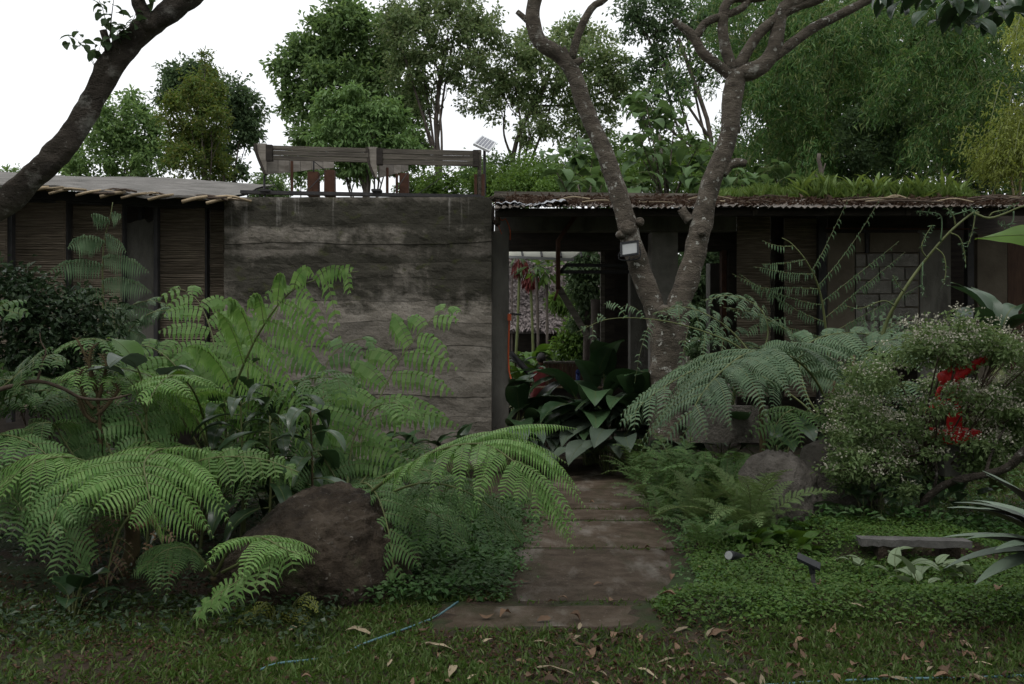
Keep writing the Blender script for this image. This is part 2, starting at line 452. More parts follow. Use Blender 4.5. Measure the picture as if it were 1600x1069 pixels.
BARK_D = mat('bark_dark', [(0.3,(0.022,0.018,0.014)),(0.55,(0.065,0.053,0.042)),(0.8,(0.14,0.12,0.10))], 5.0, 12, 0.85, 1.0, 20, (1,1,1.6), dist=0.05,
             second=[((0.26,0.25,0.225), 4.0, 0.56, 0.70, (1,1,1)), ((0.3,0.29,0.26), 16.0, 0.62, 0.70, (1,1,1))])
TWIG = mat('twig', [(0.3,(0.045,0.03,0.022)),(0.7,(0.10,0.075,0.055))], 9.0, 5, 0.9, 0.3)
BARK_FAR = mat('bark_far', [(0.3,(0.05,0.04,0.033)),(0.7,(0.12,0.10,0.085))], 5.0, 6, 0.9, 0.4)
ROCK = mat('boulder_stone', [(0.3,(0.020,0.014,0.009)),(0.5,(0.058,0.043,0.030)),(0.75,(0.115,0.09,0.066))], 7.0, 14, 0.95, 1.0, 22, dist=0.06,
           second=[((0.035,0.045,0.015), 3.0, 0.56, 0.70, (1,1,1)), ((0.018,0.014,0.011), 2.0, 0.52, 0.64, (1,1,1)), ((0.2,0.18,0.155), 22.0, 0.62, 0.70, (1,1,1))])
ROCK2 = mat('grey_boulder', [(0.25,(0.075,0.065,0.055)),(0.5,(0.14,0.125,0.11)),(0.8,(0.21,0.19,0.17))], 6.0, 14, 0.95, 1.0, 24, dist=0.05, second=((0.04,0.033,0.026), 3.0, 0.52, 0.66, (1,1,1)))
SLABM = mat('path_slab', [(0.3,(0.040,0.029,0.019)),(0.5,(0.072,0.053,0.037)),(0.7,(0.11,0.087,0.066))], 6.0, 14, 0.8, 0.8, 60, (1,1,1), dist=0.015,
            spec=.15, second=[((0.21,0.19,0.165), 1.9, 0.52, 0.72, (1.5,.55,1)), ((0.045,0.04,0.022), 1.9, 0.52, 0.68, (1.4,.6,1)), ((0.30,0.27,0.24), 45.0, 0.64, 0.72, (1,1,1)), ((0.03,0.022,0.015), 30.0, 0.62, 0.70, (1,1,1))], objvar=0.5)
SOIL = mat('soil_and_litter', [(0.25,(0.018,0.012,0.008)),(0.5,(0.045,0.03,0.02)),(0.75,(0.085,0.06,0.04))], 9.0, 10, 0.95, 0.8, 40, dist=0.03,
           second=((0.03,0.05,0.014), 2.2, 0.46, 0.62, (1,1,1)))
STONE = mat('grey_stone', [(0.3,(0.08,0.076,0.072)),(0.7,(0.15,0.142,0.135))], 6.0, 8, 0.9, 0.5, 50)
THATCH = mat('thatch', [(0.3,(0.20,0.165,0.16)),(0.5,(0.34,0.29,0.28)),(0.75,(0.5,0.44,0.43))], 22.0, 6, 0.95, 1.0, 60, (1,1,0.5), dist=0.06)
AWN = mat('awning_sheet', [(0.3,(0.50,0.50,0.40)),(0.7,(0.62,0.62,0.52))], 2.0, 5, 0.6, 0.1)
REDP = mat('red_paint', [(0.3,(0.38,0.010,0.012)),(0.7,(0.50,0.018,0.018))], 5.0, 6, 0.5, 0.2)
ORANGE = mat('orange_paint', [(0.3,(0.36,0.06,0.02)),(0.7,(0.5,0.10,0.03))], 9.0, 6, 0.6, 0.2)
BROWNW = mat('brown_planks', [(0.3,(0.045,0.022,0.014)),(0.7,(0.10,0.055,0.034))], 3.0, 7, 0.7, 0.3, 12, (8,1,1), objvar=0.6)
BLACKP = mat('black_plastic', [(0.3,(0.018,0.019,0.022)),(0.7,(0.03,0.031,0.035))], 8.0, 4, 0.45, 0.05)
GLASSG = mat('lamp_glass', [(0.3,(0.30,0.31,0.31)),(0.7,(0.38,0.39,0.39))], 4.0, 3, 0.2, 0, spec=0.6)
CELL = mat('solar_cell', [(0.3,(0.03,0.035,0.06)),(0.7,(0.05,0.055,0.09))], 4.0, 3, 0.15, 0, spec=0.7)
WHITEP = mat('white_frame', [(0.3,(0.55,0.56,0.57)),(0.7,(0.68,0.69,0.70))], 6.0, 4, 0.5, 0.05)
HOSE = mat('blue_hose', [(0.3,(0.07,0.15,0.17)),(0.7,(0.11,0.21,0.235))], 8.0, 4, 0.5, 0.05)
SKIN = mat('skin', [(0.3,(0.10,0.055,0.035)),(0.7,(0.13,0.07,0.045))], 6.0, 3, 0.6, 0.0)
SHIRT = mat('red_shirt', [(0.3,(0.06,0.008,0.008)),(0.7,(0.09,0.012,0.012))], 12.0, 4, 0.9, 0.2)
HAIR = mat('black_hair', [(0.3,(0.008,0.007,0.006)),(0.7,(0.015,0.013,0.012))], 30.0, 4, 0.6, 0.3)
CLOTH = mat('dark_trousers', [(0.3,(0.02,0.022,0.03)),(0.7,(0.035,0.037,0.045))], 12.0, 4, 0.9, 0.2)
BLUEP = mat('blue_plastic', [(0.3,(0.015,0.03,0.12)),(0.7,(0.02,0.04,0.16))], 6.0, 3, 0.5, 0.0)

# ------------------------------------------------------------------ plant makers
def leaf_cloud(pos, dirs, nor, ln, wd, fold=0.15, curl=0.0):
    """many small two-triangle leaves folded along the midrib"""
    n = len(pos)
    dirs = nrm(dirs); s = nrm(np.cross(dirs, nor)); up = np.cross(s, dirs)
    ln = np.broadcast_to(ln, (n,))[:, None]; wd = np.broadcast_to(wd, (n,))[:, None]
    b = pos; t = pos + dirs * ln - up * ln * curl
    m = pos + dirs * ln * 0.45
    l = m - s * wd / 2 + up * wd * fold; r = m + s * wd / 2 + up * wd * fold
    V = np.stack([b, r, t, l], 1).reshape(-1, 3)
    i = np.arange(n)[:, None] * 4
    F = np.concatenate([i + [0, 1, 2], i + [0, 2, 3]], 0)
    return V, F

def rdir(n, rng):
    return nrm(rng.normal(size=(n, 3)))

def crown(lobes, nclump, per, clump_r, ln, wd, rng, droop=0.3, shell=0.45, flat=1.0, squash=0.75):
    """lobes: (centre, radius) -> leaves gathered in clumps on and inside the lobes"""
    C = np.array([l[0] for l in lobes]); rad = np.array([l[1] for l in lobes])
    w = rad ** 2 / (rad ** 2).sum()
    idx = rng.choice(len(lobes), nclump, p=w)
    d = rdir(nclump, rng)
    q = shell + (1 - shell) * rng.rand(nclump) ** 0.6
    cc = C[idx] + d * (rad[idx] * q * rng.uniform(.75, 1.18, nclump))[:, None] * np.array([1, 1, flat])
    cr = clump_r * rng.uniform(0.6, 1.3, nclump)
    cc = np.repeat(cc, per, 0); dd = np.repeat(d, per, 0); cr = np.repeat(cr, per)
    n = len(cc)
    off = rng.normal(size=(n, 3)) * 0.55 * np.array([1, 1, squash])
    pos = cc + off * cr[:, None]
    dirs = nrm(rng.normal(size=(n, 3)) * 0.7 + nrm(off) * 0.7 + dd * 0.35 + np.array([0, 0, -droop]))
    nor = nrm(rng.normal(size=(n, 3)) * 0.55 + np.array([0, 0, 0.8]) + dd * 0.3)
    return leaf_cloud(pos, dirs, nor, ln * rng.uniform(0.65, 1.25, n), wd * rng.uniform(0.65, 1.25, n), 0.18, 0.15)

def limbs(g, base, trunk, lobes, r0, rng, mi=0, twigs=3, n=7, trunk_r=None):
    """tapered trunk + limbs reaching into every lobe"""
    tp = spline(trunk, 18)
    rr = np.linspace(r0, r0 * 0.5, 18)
    g.tube(tp, rr, n, mi, bump=0.12, freq=3)
    for c, r in lobes:
        c = np.array(c)
        k = rng.randint(9, 17)
        s = tp[k]
        mid = s * 0.5 + c * 0.5 + rng.normal(size=3) * r * 0.18 + np.array([0, 0, -0.1 * r])
        pl = spline([s, mid, c], 10)
        g.tube(pl, np.linspace(rr[k] * 0.62, r0 * 0.16, 10), 6, mi)
        for _ in range(twigs):
            q = pl[rng.randint(4, 10)]
            e = c + rdir(1, rng)[0] * r * rng.uniform(0.6, 0.95)
            m2 = (q + e) / 2 + rng.normal(size=3) * r * 0.12
            g.tube(spline([q, m2, e], 7), np.linspace(r0 * 0.17, r0 * 0.04, 7), 5, mi)

def plobes(lst, Y, spread=0.25, rng=None):
    """(px, py, radius px[, depth offset in m]) -> 3-D lobes at depth about Y"""
    out = []
    for a in lst:
        dy = a[3] if len(a) > 3 else (rng.uniform(-1, 1) * a[2] / FPX * Y * spread * 3 if rng is not None else 0)
        out.append((P(a[0], a[1], Y + dy), a[2] / FPX * Y))
    return out

def tree(name, label, Y, trunk_px, r_px, lobes_px, leafm, ncl, per, cl_px, ln_px, wd_px, seed, cat='tree', group=None, droop=0.3, barkm=None, twigs=3, shell=0.45, flat=1.0, squash=0.75, tname='trunk'):
    rng = np.random.RandomState(seed)
    trunk = [P(a[0], a[1], Y + (a[2] if len(a) > 2 else 0)) for a in trunk_px]
    base = trunk[0].copy(); base[2] = 0.0
    trunk = np.array([base] + trunk) if trunk[0][2] > 0.3 else np.array(trunk)
    L = plobes(lobes_px, Y, rng=rng); L0 = L[::2] if len(L) > 6 else L
    if cat == 'tree':
        for c, r in list(L):
            for _ in range(3):
                d_ = rdir(1, rng)[0]; d_[2] = abs(d_[2]) * .9 - .15
                L.append((c + d_ * r * .95, r * rng.uniform(.28, .45)))
    root = thing(name, label, cat, base, group)
    g = G(); limbs(g, base, trunk, L0, r_px / FPX * Y, rng, twigs=twigs)
    part(tname, g, barkm or BARK_FAR, root, smooth=True)
    k = Y / FPX
    V, F = crown(L, ncl, per, cl_px * k, ln_px * k, wd_px * k, rng, droop, shell, flat, squash)
    g = G(); g.add(V, F)
    part('crown', g, leafm, root, kind='stuff')
    return root

def frond_geo(g, pts, npairs, plen, pl, sp, rng, stalk=0.25, droop=0.35, lift=0.25, pdroop=0.5, face=(0, -0.3, 1), r0=0.011, wid=0.74, sparse=1.0, lean=0.5, prof='fern', curl=0.0, sides=(-1, 1), leafmi=0, stemmi=1, jitter=0.1, gs=None, side_len=(1, 1)):
    """bipinnate frond: rachis, pinnae, pinnules with their own edges"""
    pts = spline(pts, 48); K = len(pts)
    tn = nrm(np.gradient(pts, axis=0))
    if gs is None: gs = g
    else: stemmi = 0
    gs.tube(pts, np.linspace(r0, r0 * 0.25, K), 6, stemmi)
    face = np.array(face, float); down = np.array([0, 0, -1.0])
    for i in range(npairs):
        for sd in sides:
            s = stalk + (1 - stalk) * (i + 0.5 + 0.35 * (sd > 0)) / (npairs + 0.3)
            if rng.rand() > sparse * 1.3 or rng.rand() < .04: continue
            q = (s - stalk) / (1 - stalk)
            k = min(K - 1, int(s * (K - 1)))
            p = pts[k]; t = tn[k]
            n = nrm(face - t * (face @ t)); b = np.cross(t, n)
            if prof == 'fern': w = min(1.0, 0.55 + q * 1.6) * (1 - q ** 2.6) + 0.06
            else: w = (1 - q) ** 0.8 + 0.05
            L = plen * w * rng.uniform(1 - jitter * 1.6, 1 + jitter) * (side_len[0] if sd < 0 else side_len[1])
            a = (lean if not isinstance(lean, tuple) else lean[0] if sd < 0 else lean[1]) + 0.35 * q + rng.uniform(-0.16, 0.16)
            d = nrm(b * sd * math.cos(a) + t * math.sin(a) + n * lift)
            m = max(4, int(L / sp)); u = (np.arange(m) + 0.6) / m
            dr = droop * rng.uniform(0.65, 1.45)
            cv = p + d * L * u[:, None] + down * L * dr * (u ** 2)[:, None]
            cv = cv + b * L * (rng.uniform(-.12, .12) * u ** 2)[:, None] + t * L * (rng.uniform(-.14, .14) * u ** 2)[:, None]
            if curl: cv = cv + nrm(rng.normal(size=3)) * curl * L * (np.sin(u * 4 + rng.rand() * 6) * u)[:, None]
            tp = nrm(d + 2 * dr * u[:, None] * down)
            nn = nrm(n - tp * (tp @ n)[:, None])
            bp = np.cross(tp, nn)
            # pinna axis
            ax = np.linspace(0, m - 1, min(m, 7)).astype(int)
            axp = np.vstack([p, cv[ax]])
            gs.tube(axp, np.linspace(r0 * 0.32, r0 * 0.1, len(axp)), 3, stemmi, cap=False)
            for sg in (-1, 1):
                keep = rng.rand(m) < sparse
                if not keep.any(): continue
                uu = u[keep]
                l = pl * np.minimum(1, (1.02 - uu) * 3.0) * np.minimum(1, 0.6 + uu * 2) * rng.uniform(0.85, 1.12, keep.sum()) * min(1, 0.45 + w)
                dd = nrm(bp[keep] * sg + tp[keep] * 0.15 + nn[keep] * 0.18)
                pd = pdroop * rng.uniform(0.8, 1.2, keep.sum())[:, None]
                l = l[:, None]
                c0 = cv[keep]
                mid = c0 + dd * l * 0.5 + down * l * 0.22 * pd
                tip = c0 + dd * l * (1 - 0.3 * pd) + down * l * 0.85 * pd
                ww = sp * wid * np.minimum(1, 0.5 + (1 - uu) * 1.5)[:, None]
                T = tp[keep]
                V = np.stack([c0 - T*ww*0.45, c0 + T*ww*0.45, mid + T*ww*0.5, mid - T*ww*0.5, tip], 1).reshape(-1, 3)
                j = np.arange(keep.sum())[:, None] * 5
                F = np.concatenate([j + [0,1,2], j + [0,2,3], j + [3,2,4]], 0)
                g.add(V, F, leafmi)

def frond(parent, ctrl, npairs, plen_px, leafm=None, seed=0, pl_px=22, sp_px=5.0, stem=None, name='frond', label=None, **kw):
    """a frond of a fern from pixel/depth control points (px, py, Y)"""
    Y = np.mean([c[2] for c in ctrl]); k = Y / FPX
    g = G(); gs = G()
    kw['pdroop'] = min(1.15, kw.get('pdroop', .5) * 1.45)
    kw['lean'] = kw.get('lean', .5) if isinstance(kw.get('lean'), tuple) else kw.get('lean', .5) * .62; kw['droop'] = kw.get('droop', .35) * 1.3
    frond_geo(g, PP(ctrl), max(6, int(round(npairs * (.85 if Y < 6.7 else .74)))), plen_px * k, pl_px * .8 * k, sp_px * (.85 if Y < 6.7 else 1.22 if Y < 8 else 1.0) * k, np.random.RandomState(seed), gs=gs, **kw)
    o = part(name, gs, stem or RACH, parent, label=label, smooth=True)
    part('leaflets', g, leafm or FERN, o, kind='stuff')
    return o

def blade_mesh(name, m, L=0.5, W=0.16, pet=0.3, pitch=70, bend=70, n=9, fold=0.25, wave=0.03, seed=0, stemm=None, shape=1.0, pr=0.006, rib=True, split=0.0, hang=0.0):
    """petiole + blade on one arching curve; base at the origin, arching along +Y"""
    rng = np.random.RandomState(seed)
    g = G()
    tot = pet + L; ns = 26
    ang = R(pitch) - R(bend) * np.clip((np.linspace(0, 1, ns) * tot - pet * 0.5) / (tot - pet * 0.5), 0, 1) ** 1.1
    st = tot / (ns - 1)
    y = np.concatenate([[0], np.cumsum(np.cos(ang[:-1]) * st)]); z = np.concatenate([[0], np.cumsum(np.sin(ang[:-1]) * st)])
    cur = np.stack([np.zeros(ns), y, z], -1)
    s = np.linspace(0, tot, ns)
    if pet > 0.01:
        mm = s <= pet + st
        g.tube(cur[mm], np.linspace(pr, pr * 0.7, mm.sum()), 5, 1)
    u = np.linspace(0, 1, n)
    c = np.stack([np.interp(pet + u * L, s, cur[:, k]) for k in range(3)], -1)
    a = np.interp(pet + u * L, s, ang)
    nor = np.stack([np.zeros(n), -np.sin(a), np.cos(a)], -1)
    w = W / 2 * np.sin(np.pi * np.clip(u, 0, 1) ** (0.75 * shape)) ** 0.85
    w[0] = 0.004; w[-1] = 0.001
    ph = rng.rand() * 6
    rows = []
    for sx in (-1, -0.55, 0, 0.55, 1):
        wv = wave * np.sin(u * 9 + ph + sx) * abs(sx)
        ed = w * (1 + (rng.uniform(-split, split, n) if abs(sx) == 1 else 0))
        rows.append(c + np.array([1, 0, 0]) * (sx * ed)[:, None] + nor * (abs(sx) * w * fold + wv * W - hang * sx * sx * w)[:, None])
    V = np.stack(rows, 1)   # n,5,3
    F = []
    for i in range(n - 1):
        for j in range(4):
            F.append([i*5+j, i*5+j+1, (i+1)*5+j+1, (i+1)*5+j])
    g.add(V.reshape(-1, 3), F, 0)
    if rib:
        g.tube(c + nor * 0.001, np.linspace(pr * 0.6, pr * 0.15, n), 3, 1, cap=False)
    return g.mesh(name, [m, stemm or RACH], smooth=True)

def leafy_plant(name, label, cat, loc, meshes, n, rng, sc=(0.8, 1.2), group=None, az=None, rad=0.05, tilt=0.15):
    root = thing(name, label, cat, loc, group)
    for i in range(n):
        a = rng.uniform(0, 2 * math.pi) if az is None else rng.uniform(*az)
        inst('leaf', meshes[rng.randint(len(meshes))], root,
             (math.sin(-a) * rad * rng.rand(), math.cos(a) * rad * rng.rand(), 0),
             (rng.uniform(-tilt, tilt), rng.uniform(-tilt, tilt), a), rng.uniform(*sc))
    return root

# ================================================================== ground and path
xs = np.concatenate([[-500, -150, -50, -20], np.linspace(-9, 10, 191), [20, 50, 150, 500]])
ys = np.concatenate([[-300, -80, -20, 0, 2], np.linspace(3, 15, 131), [18, 24, 35, 60, 150, 600]])
X, Yg = np.meshgrid(xs, ys)
Z = gz(X, Yg)
nx, ny = len(xs), len(ys)
i = np.arange(ny - 1)[:, None] * nx; j = np.arange(nx - 1)[None]
g = G(); g.add(np.stack([X, Yg, Z], -1).reshape(-1, 3), np.stack([i+j, i+j+1, i+nx+j+1, i+nx+j], -1).reshape(-1, 4))
top('ground', g, SOIL, kind='structure', smooth=True)

path = bpy.data.objects.new('path', None); COL.objects.link(path); path['kind'] = 'structure'
for (x0, x1, y0, y1, h) in ((-0.42, 0.80, 5.50, 6.03, 0.020), (0.02, 1.15, 6.09, 7.62, 0.026), (0.10, 1.24, 7.67, 8.80, 0.026),
                            (0.13, 1.32, 8.85, 9.40, 0.028), (0.20, 1.38, 9.45, 10.68, 0.028), (0.26, 1.46, 10.73, 11.82, 0.028), (0.34, 1.54, 11.87, 13.2, 0.028)):
    nx_, ny_ = 9, 7
    gx, gy = np.meshgrid(np.linspace(x0, x1, nx_), np.linspace(y0, y1, ny_))
    edge = (np.abs(np.linspace(-1, 1, nx_))[None] == 1) | (np.abs(np.linspace(-1, 1, ny_))[:, None] == 1)
    gx = gx + NR.uniform(-.02, .02, gx.shape); gy = gy + NR.uniform(-.01, .01, gy.shape)
    gzv = h + NR.uniform(-.003, .003, gx.shape) - edge * 0.008
    V = np.stack([gx, gy, gzv], -1).reshape(-1, 3)
    ii = np.arange(ny_ - 1)[:, None] * nx_; jj = np.arange(nx_ - 1)[None]
    F = np.stack([ii+jj, ii+jj+1, ii+nx_+jj+1, ii+nx_+jj], -1).reshape(-1, 4)
    g = G(); g.add(V, F)
    ring = [k for k in range(nx_)] + [r_*nx_+nx_-1 for r_ in range(1, ny_)] + [(ny_-1)*nx_+k for k in range(nx_-2, -1, -1)] + [r_*nx_ for r_ in range(ny_-2, 0, -1)]
    rv = V[ring]; lo = rv.copy(); lo[:, 2] = -0.08; m_ = len(ring)
    g.add(np.vstack([rv, lo]), [[(k+1) % m_, k, m_+k, m_+(k+1) % m_] for k in range(m_)])
    o = part('slab', g, SLABM, path)

# ================================================================== rammed earth wall
WX0, WX1, WY = P(350, 0, 13.0)[0], P(768, 0, 13.0)[0], 13.0
wall = thing('earth_wall', 'tall stained rammed earth wall with wavy horizontal layers left of the doorway', 'wall', ((WX0+WX1)/2, WY + 0.2, 0))
zb = [1.6 - (p - 534.5) / FPX * 13 for p in (308, 350, 379, 410, 436, 470, 505, 543, 580, 616, 655, 692, 730)]
nxw = 44
bx = np.linspace(WX0, WX1, nxw)
def wob(k): return np.array([0.0 if k in (0, 12) else 0.06 * mnoise.noise(Vector((x * 0.9, k * 5.3, 0))) + 0.012 * mnoise.noise(Vector((x * 5, k * 3.1, 2))) for x in bx])
W_ = [wob(k) for k in range(13)]
for k in range(12):
    zt = zb[k] + W_[k]; zl = zb[k+1] + W_[k+1] + 0.004
    nr = 7
    g = G(); rows = []
    off = NR.uniform(-0.008, 0.008)
    for r_ in range(nr):
        f = r_ / (nr - 1)
        z = zt * (1 - f) + zl * f
        e = 0.006 * abs(mnoise.noise(Vector((k*3.3, 1, 1)))) if r_ in (0, nr - 1) else 0.0
        y = np.array([WY + off + e + 0.028 * mnoise.fractal(Vector((x * 3.5, zz * 5, 1.7)), 1.0, 2.0, 4) for x, zz in zip(bx, z)])
        rows.append(np.stack([bx, y, z], -1))
    V = np.array(rows).reshape(-1, 3)
    ii = np.arange(nr - 1)[:, None] * nxw; jj = np.arange(nxw - 1)[None]
    g.add(V, np.stack([ii+jj, ii+nxw+jj, ii+nxw+jj+1, ii+jj+1], -1).reshape(-1, 4))
    # sides, top, bottom
    for c in (0, nxw - 1):
        fr = V.reshape(nr, nxw, 3)[:, c]; bk = fr.copy(); bk[:, 1] = WY + 0.42
        q = [[a, a+1, nr+a+1, nr+a] for a in range(nr - 1)]
        g.add(np.vstack([fr, bk]), q if c else [f[::-1] for f in q])
    for r_ in (0, nr - 1):
        fr = V.reshape(nr, nxw, 3)[r_]; bk = fr.copy(); bk[:, 1] = WY + 0.42
        q = [[a, a+1, nxw+a+1, nxw+a] for a in range(nxw - 1)]
        g.add(np.vstack([fr, bk]), q if r_ == 0 else [f[::-1] for f in q])
    part('earth_layer', g, EARTH, wall, smooth=False)
g = G(); g.box2((WX0 + 0.02, WY + 0.43, 0), (WX1 - 0.02, WY + 0.46, zb[0] - 0.02)); part('wall_back', g, EARTH, wall)

# ================================================================== pavilion building (roofs, columns, screens)
bl = thing('pavilion_building', 'low garden pavilion of concrete posts, bamboo screens and a leaf-strewn corrugated roof', 'building', (2.5, 15, 0))
def pbox(name, px0, px1, py0, py1, Y, d, m, jit=0.004, kind=None, label=None):
    a = P(px0, py1, Y); b = P(px1, py0, Y); b[1] += d
    g = G(); g.box2(a, b, jit=jit); return part(name, g, m, bl, kind, label=label)
# right roof: corrugated sheets, each a part
def zroof(y): return 3.30 + (y - 12.5) * 0.172
x0 = P(772, 0, 12.5)[0]; shw = 0.86
NS = 9
for s in range(NS):
    a = x0 + s * shw; n_ = 25
    xx = np.linspace(a, a + shw + 0.05, n_)
    if s == 0: y0 = 12.66
    else: y0 = 12.5 + NR.uniform(-.05, .05)
    yy = np.linspace(y0, 16.4, 6)
    cor = 0.016 * np.sin(xx * 2 * np.pi / 0.09)
    V = np.array([[[x, y, zroof(y) + c + 0.006 * s % 0.012 + 0.02 * mnoise.noise(Vector((x, y, 3))) - (0.05 * sstep(a+.55, a, x) * (y < 13) if s == 0 else 0)] for x, c in zip(xx, cor)] for y in yy]).reshape(-1, 3)
    ii = np.arange(5)[:, None] * n_; jj = np.arange(n_ - 1)[None]
    F = np.stack([ii+jj, ii+jj+1, ii+n_+jj+1, ii+n_+jj], -1).reshape(-1, 4)
    g = G(); g.add(V, F); g.add(V - [0, 0, 0.006], F[:, ::-1])
    part('roof_sheet', g, CORR, bl)
# loose bent tin sheets lying over the left end of the eave
for (xa, xb, ya, yb, dz) in ((772, 816, 12.35, 12.9, .03), (800, 852, 12.30, 12.9, .0), (838, 888, 12.38, 13.0, .045)):
    xx = np.linspace(P(xa,0,12.5)[0], P(xb,0,12.5)[0], 13); yy = np.linspace(ya, yb, 4)
    V = np.array([[[x, y + .05*math.sin(x*9), zroof(y) + .035 + dz*(q_/12) + .012*math.sin(x*60) - .03*(q_ in (0, 12))] for q_, x in enumerate(xx)] for y in yy]).reshape(-1, 3)
    ii = np.arange(3)[:, None]*13; jj = np.arange(12)[None]
    F = np.stack([ii+jj, ii+jj+1, ii+13+jj+1, ii+13+jj], -1).reshape(-1, 4)
    g = G(); g.add(V, F); g.add(V - [0,0,.005], F[:, ::-1]); part('loose_sheet', g, TIN, bl, label='bent pale tin sheet at the roof corner')
# eave purlin, ridge board, header beams
g = G(); g.beam(P(774, 332, 12.75), P(1780, 330, 12.75), 0.07, 0.10, jit=.004); part('eave_beam', g, DARKWOOD, bl)
g = G(); g.beam((x0, 16.35, 3.93), (x0 + 9*shw, 16.35, 3.93), 0.08, 0.12); part('ridge_beam', g, FASCIA, bl)
g = G(); g.beam(P(772, 303, 16.0) , P(1230, 308, 16.0), 0.10, 0.07); part('edge_plank', g, FASCIA, bl)
pbox('header_beam', 773, 1151, 326, 361, 14.0, 0.22, CONC)
pbox('header_beam', 785, 1160, 361.5, 391, 14.6, 0.25, DARKWOOD)
for x in (1000, 1180, 1300, 1420, 1520):
    g = G(); g.beam(P(x, 330, 12.7), (P(x, 0, 12.7)[0], 16.3, 3.84), 0.06, 0.10); part('rafter', g, DARKWOOD, bl)
# columns
pbox('column', 758, 795, 361, 742, 13.5, 0.35, CONC)
pbox('post', 760, 772, 322, 361, 13.55, 0.2, DARKWOOD)
pbox('column', 1018, 1059, 362, 740, 14.2, 0.38, BLOCK)
pbox('column', 985, 1015, 362, 740, 14.8, 0.3, CONC)
pbox('column', 944, 960, 380, 740, 15.6, 0.25, DARKWOOD)
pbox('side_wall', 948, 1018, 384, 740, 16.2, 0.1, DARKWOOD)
pbox('jamb', 1128, 1137, 391, 600, 14.6, 0.15, RUST)
pbox('post', 1138, 1152, 391, 600, 14.5, 0.2, DARKWOOD)
pbox('post', 939, 945, 392, 600, 15.2, 0.1, FASCIA)
# soffit that closes the roof space, back wall right of the opening
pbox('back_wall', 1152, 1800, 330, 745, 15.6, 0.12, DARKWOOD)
pbox('end_wall', 1795, 1812, 320, 745, 13.6, 2.2, PLASTER)
# right bamboo screens
def screen(px0, px1, py0, py1, Y, par, sp=0.021, frame=True, rotfn=None):
    a = P(px0, py1, Y); b = P(px1, py0, Y)
    n_ = int((b[2] - a[2]) / sp); g = G()
    for k in range(n_):
        z = a[2] + (k + .5) * sp + NR.uniform(-.003, .003)
        h = sp * NR.uniform(.7, 1.0)
        y = Y + NR.uniform(-.005, .005)
        xa = a[0] + NR.uniform(-.005, .01); xb = b[0] + NR.uniform(-.01, .005)
        xm = xa + (xb - xa) * NR.uniform(.3, .7); dz = NR.uniform(-.006, .006)
        v = []
        for x, zz in ((xa, z + NR.uniform(-.004,.004)), (xm, z + dz), (xb, z + NR.uniform(-.004,.004))):
            v += [[x, y, zz - h/2], [x, y - .008, zz], [x, y, zz + h/2]]
        g.add(v, [[0,3,4,1],[1,4,5,2],[3,6,7,4],[4,7,8,5]])
    g.box2((a[0], Y + .02, a[2]), (b[0], Y + .035, b[2]))
    scr = part('bamboo_screen', g, SLAT, par, kind='stuff')
    return scr
screen(1152, 1204, 338, 620, 14.2, bl)
screen(1226, 1279, 340, 620, 14.2, bl)
pbox('post', 1205, 1211, 338, 620, 14.25, 0.1, DARKWOOD)
pbox('post', 1279, 1292, 338, 640, 14.1, 0.12, STEEL)
pbox('plaster_panel', 1293, 1336, 364, 640, 14.2, 0.12, PLASTER)
pbox('plaster_panel', 1337, 1352, 364, 394, 14.2, 0.12, PLASTER)
pbox('post', 1353, 1358, 338, 395, 14.15, 0.1, STEEL)
pbox('plaster_panel', 1359, 1437, 364, 394, 14.2, 0.12, PLASTER)
pbox('plaster_panel', 1293, 1480, 334, 356, 14.25, 0.1, DARKWOOD)
g = G(); g.tube([P(1290, 357, 14.05), P(1530, 358, 14.05)], 0.012, 6); part('conduit', g, RUST, bl)
# block infill: each block a part
bw = {}
for r_ in range(7):
    xo = [1337, 1354, 1394, 1436] if r_ % 2 == 0 else [1337, 1374, 1414, 1436]
    for q in range(3):
        a = P(xo[q] + 1.2, 396 + (r_ + 1) * 21 - 1.2, 14.2); b = P(xo[q+1] - 1.2, 396 + r_ * 21 + 1.2, 14.2)
        key = round(b[0] - a[0], 2)
        if key not in bw:
            gg = G(); gg.box((0, 0, 0), (b[0]-a[0], .12, b[2]-a[2]), jit=.007); bw[key] = gg.mesh('block', BLOCK)
        c = (a + b) / 2
        inst('block', bw[key], bl, c + [0, .06 + NR.uniform(-.012, .012), 0] - root_loc(bl))
pbox('mortar_bed', 1337, 1436, 396, 543, 14.235, 0.1, PLASTER)
pbox('plaster_panel', 1438, 1486, 360, 640, 14.3, 0.1, CONC)
pbox('post', 1512, 1522, 340, 640, 14.2, 0.12, STEEL)
pbox('plaster_panel', 1528, 1574, 366, 640, 14.3, 0.1, PLASTER)
pbox('door_leaf', 1575, 1640, 360, 660, 14.35, 0.08, BROWNW, label='brown timber door at the right end')
pbox('wire_rail', 1437, 1600, 516, 519, 14.0, 0.03, FASCIA)
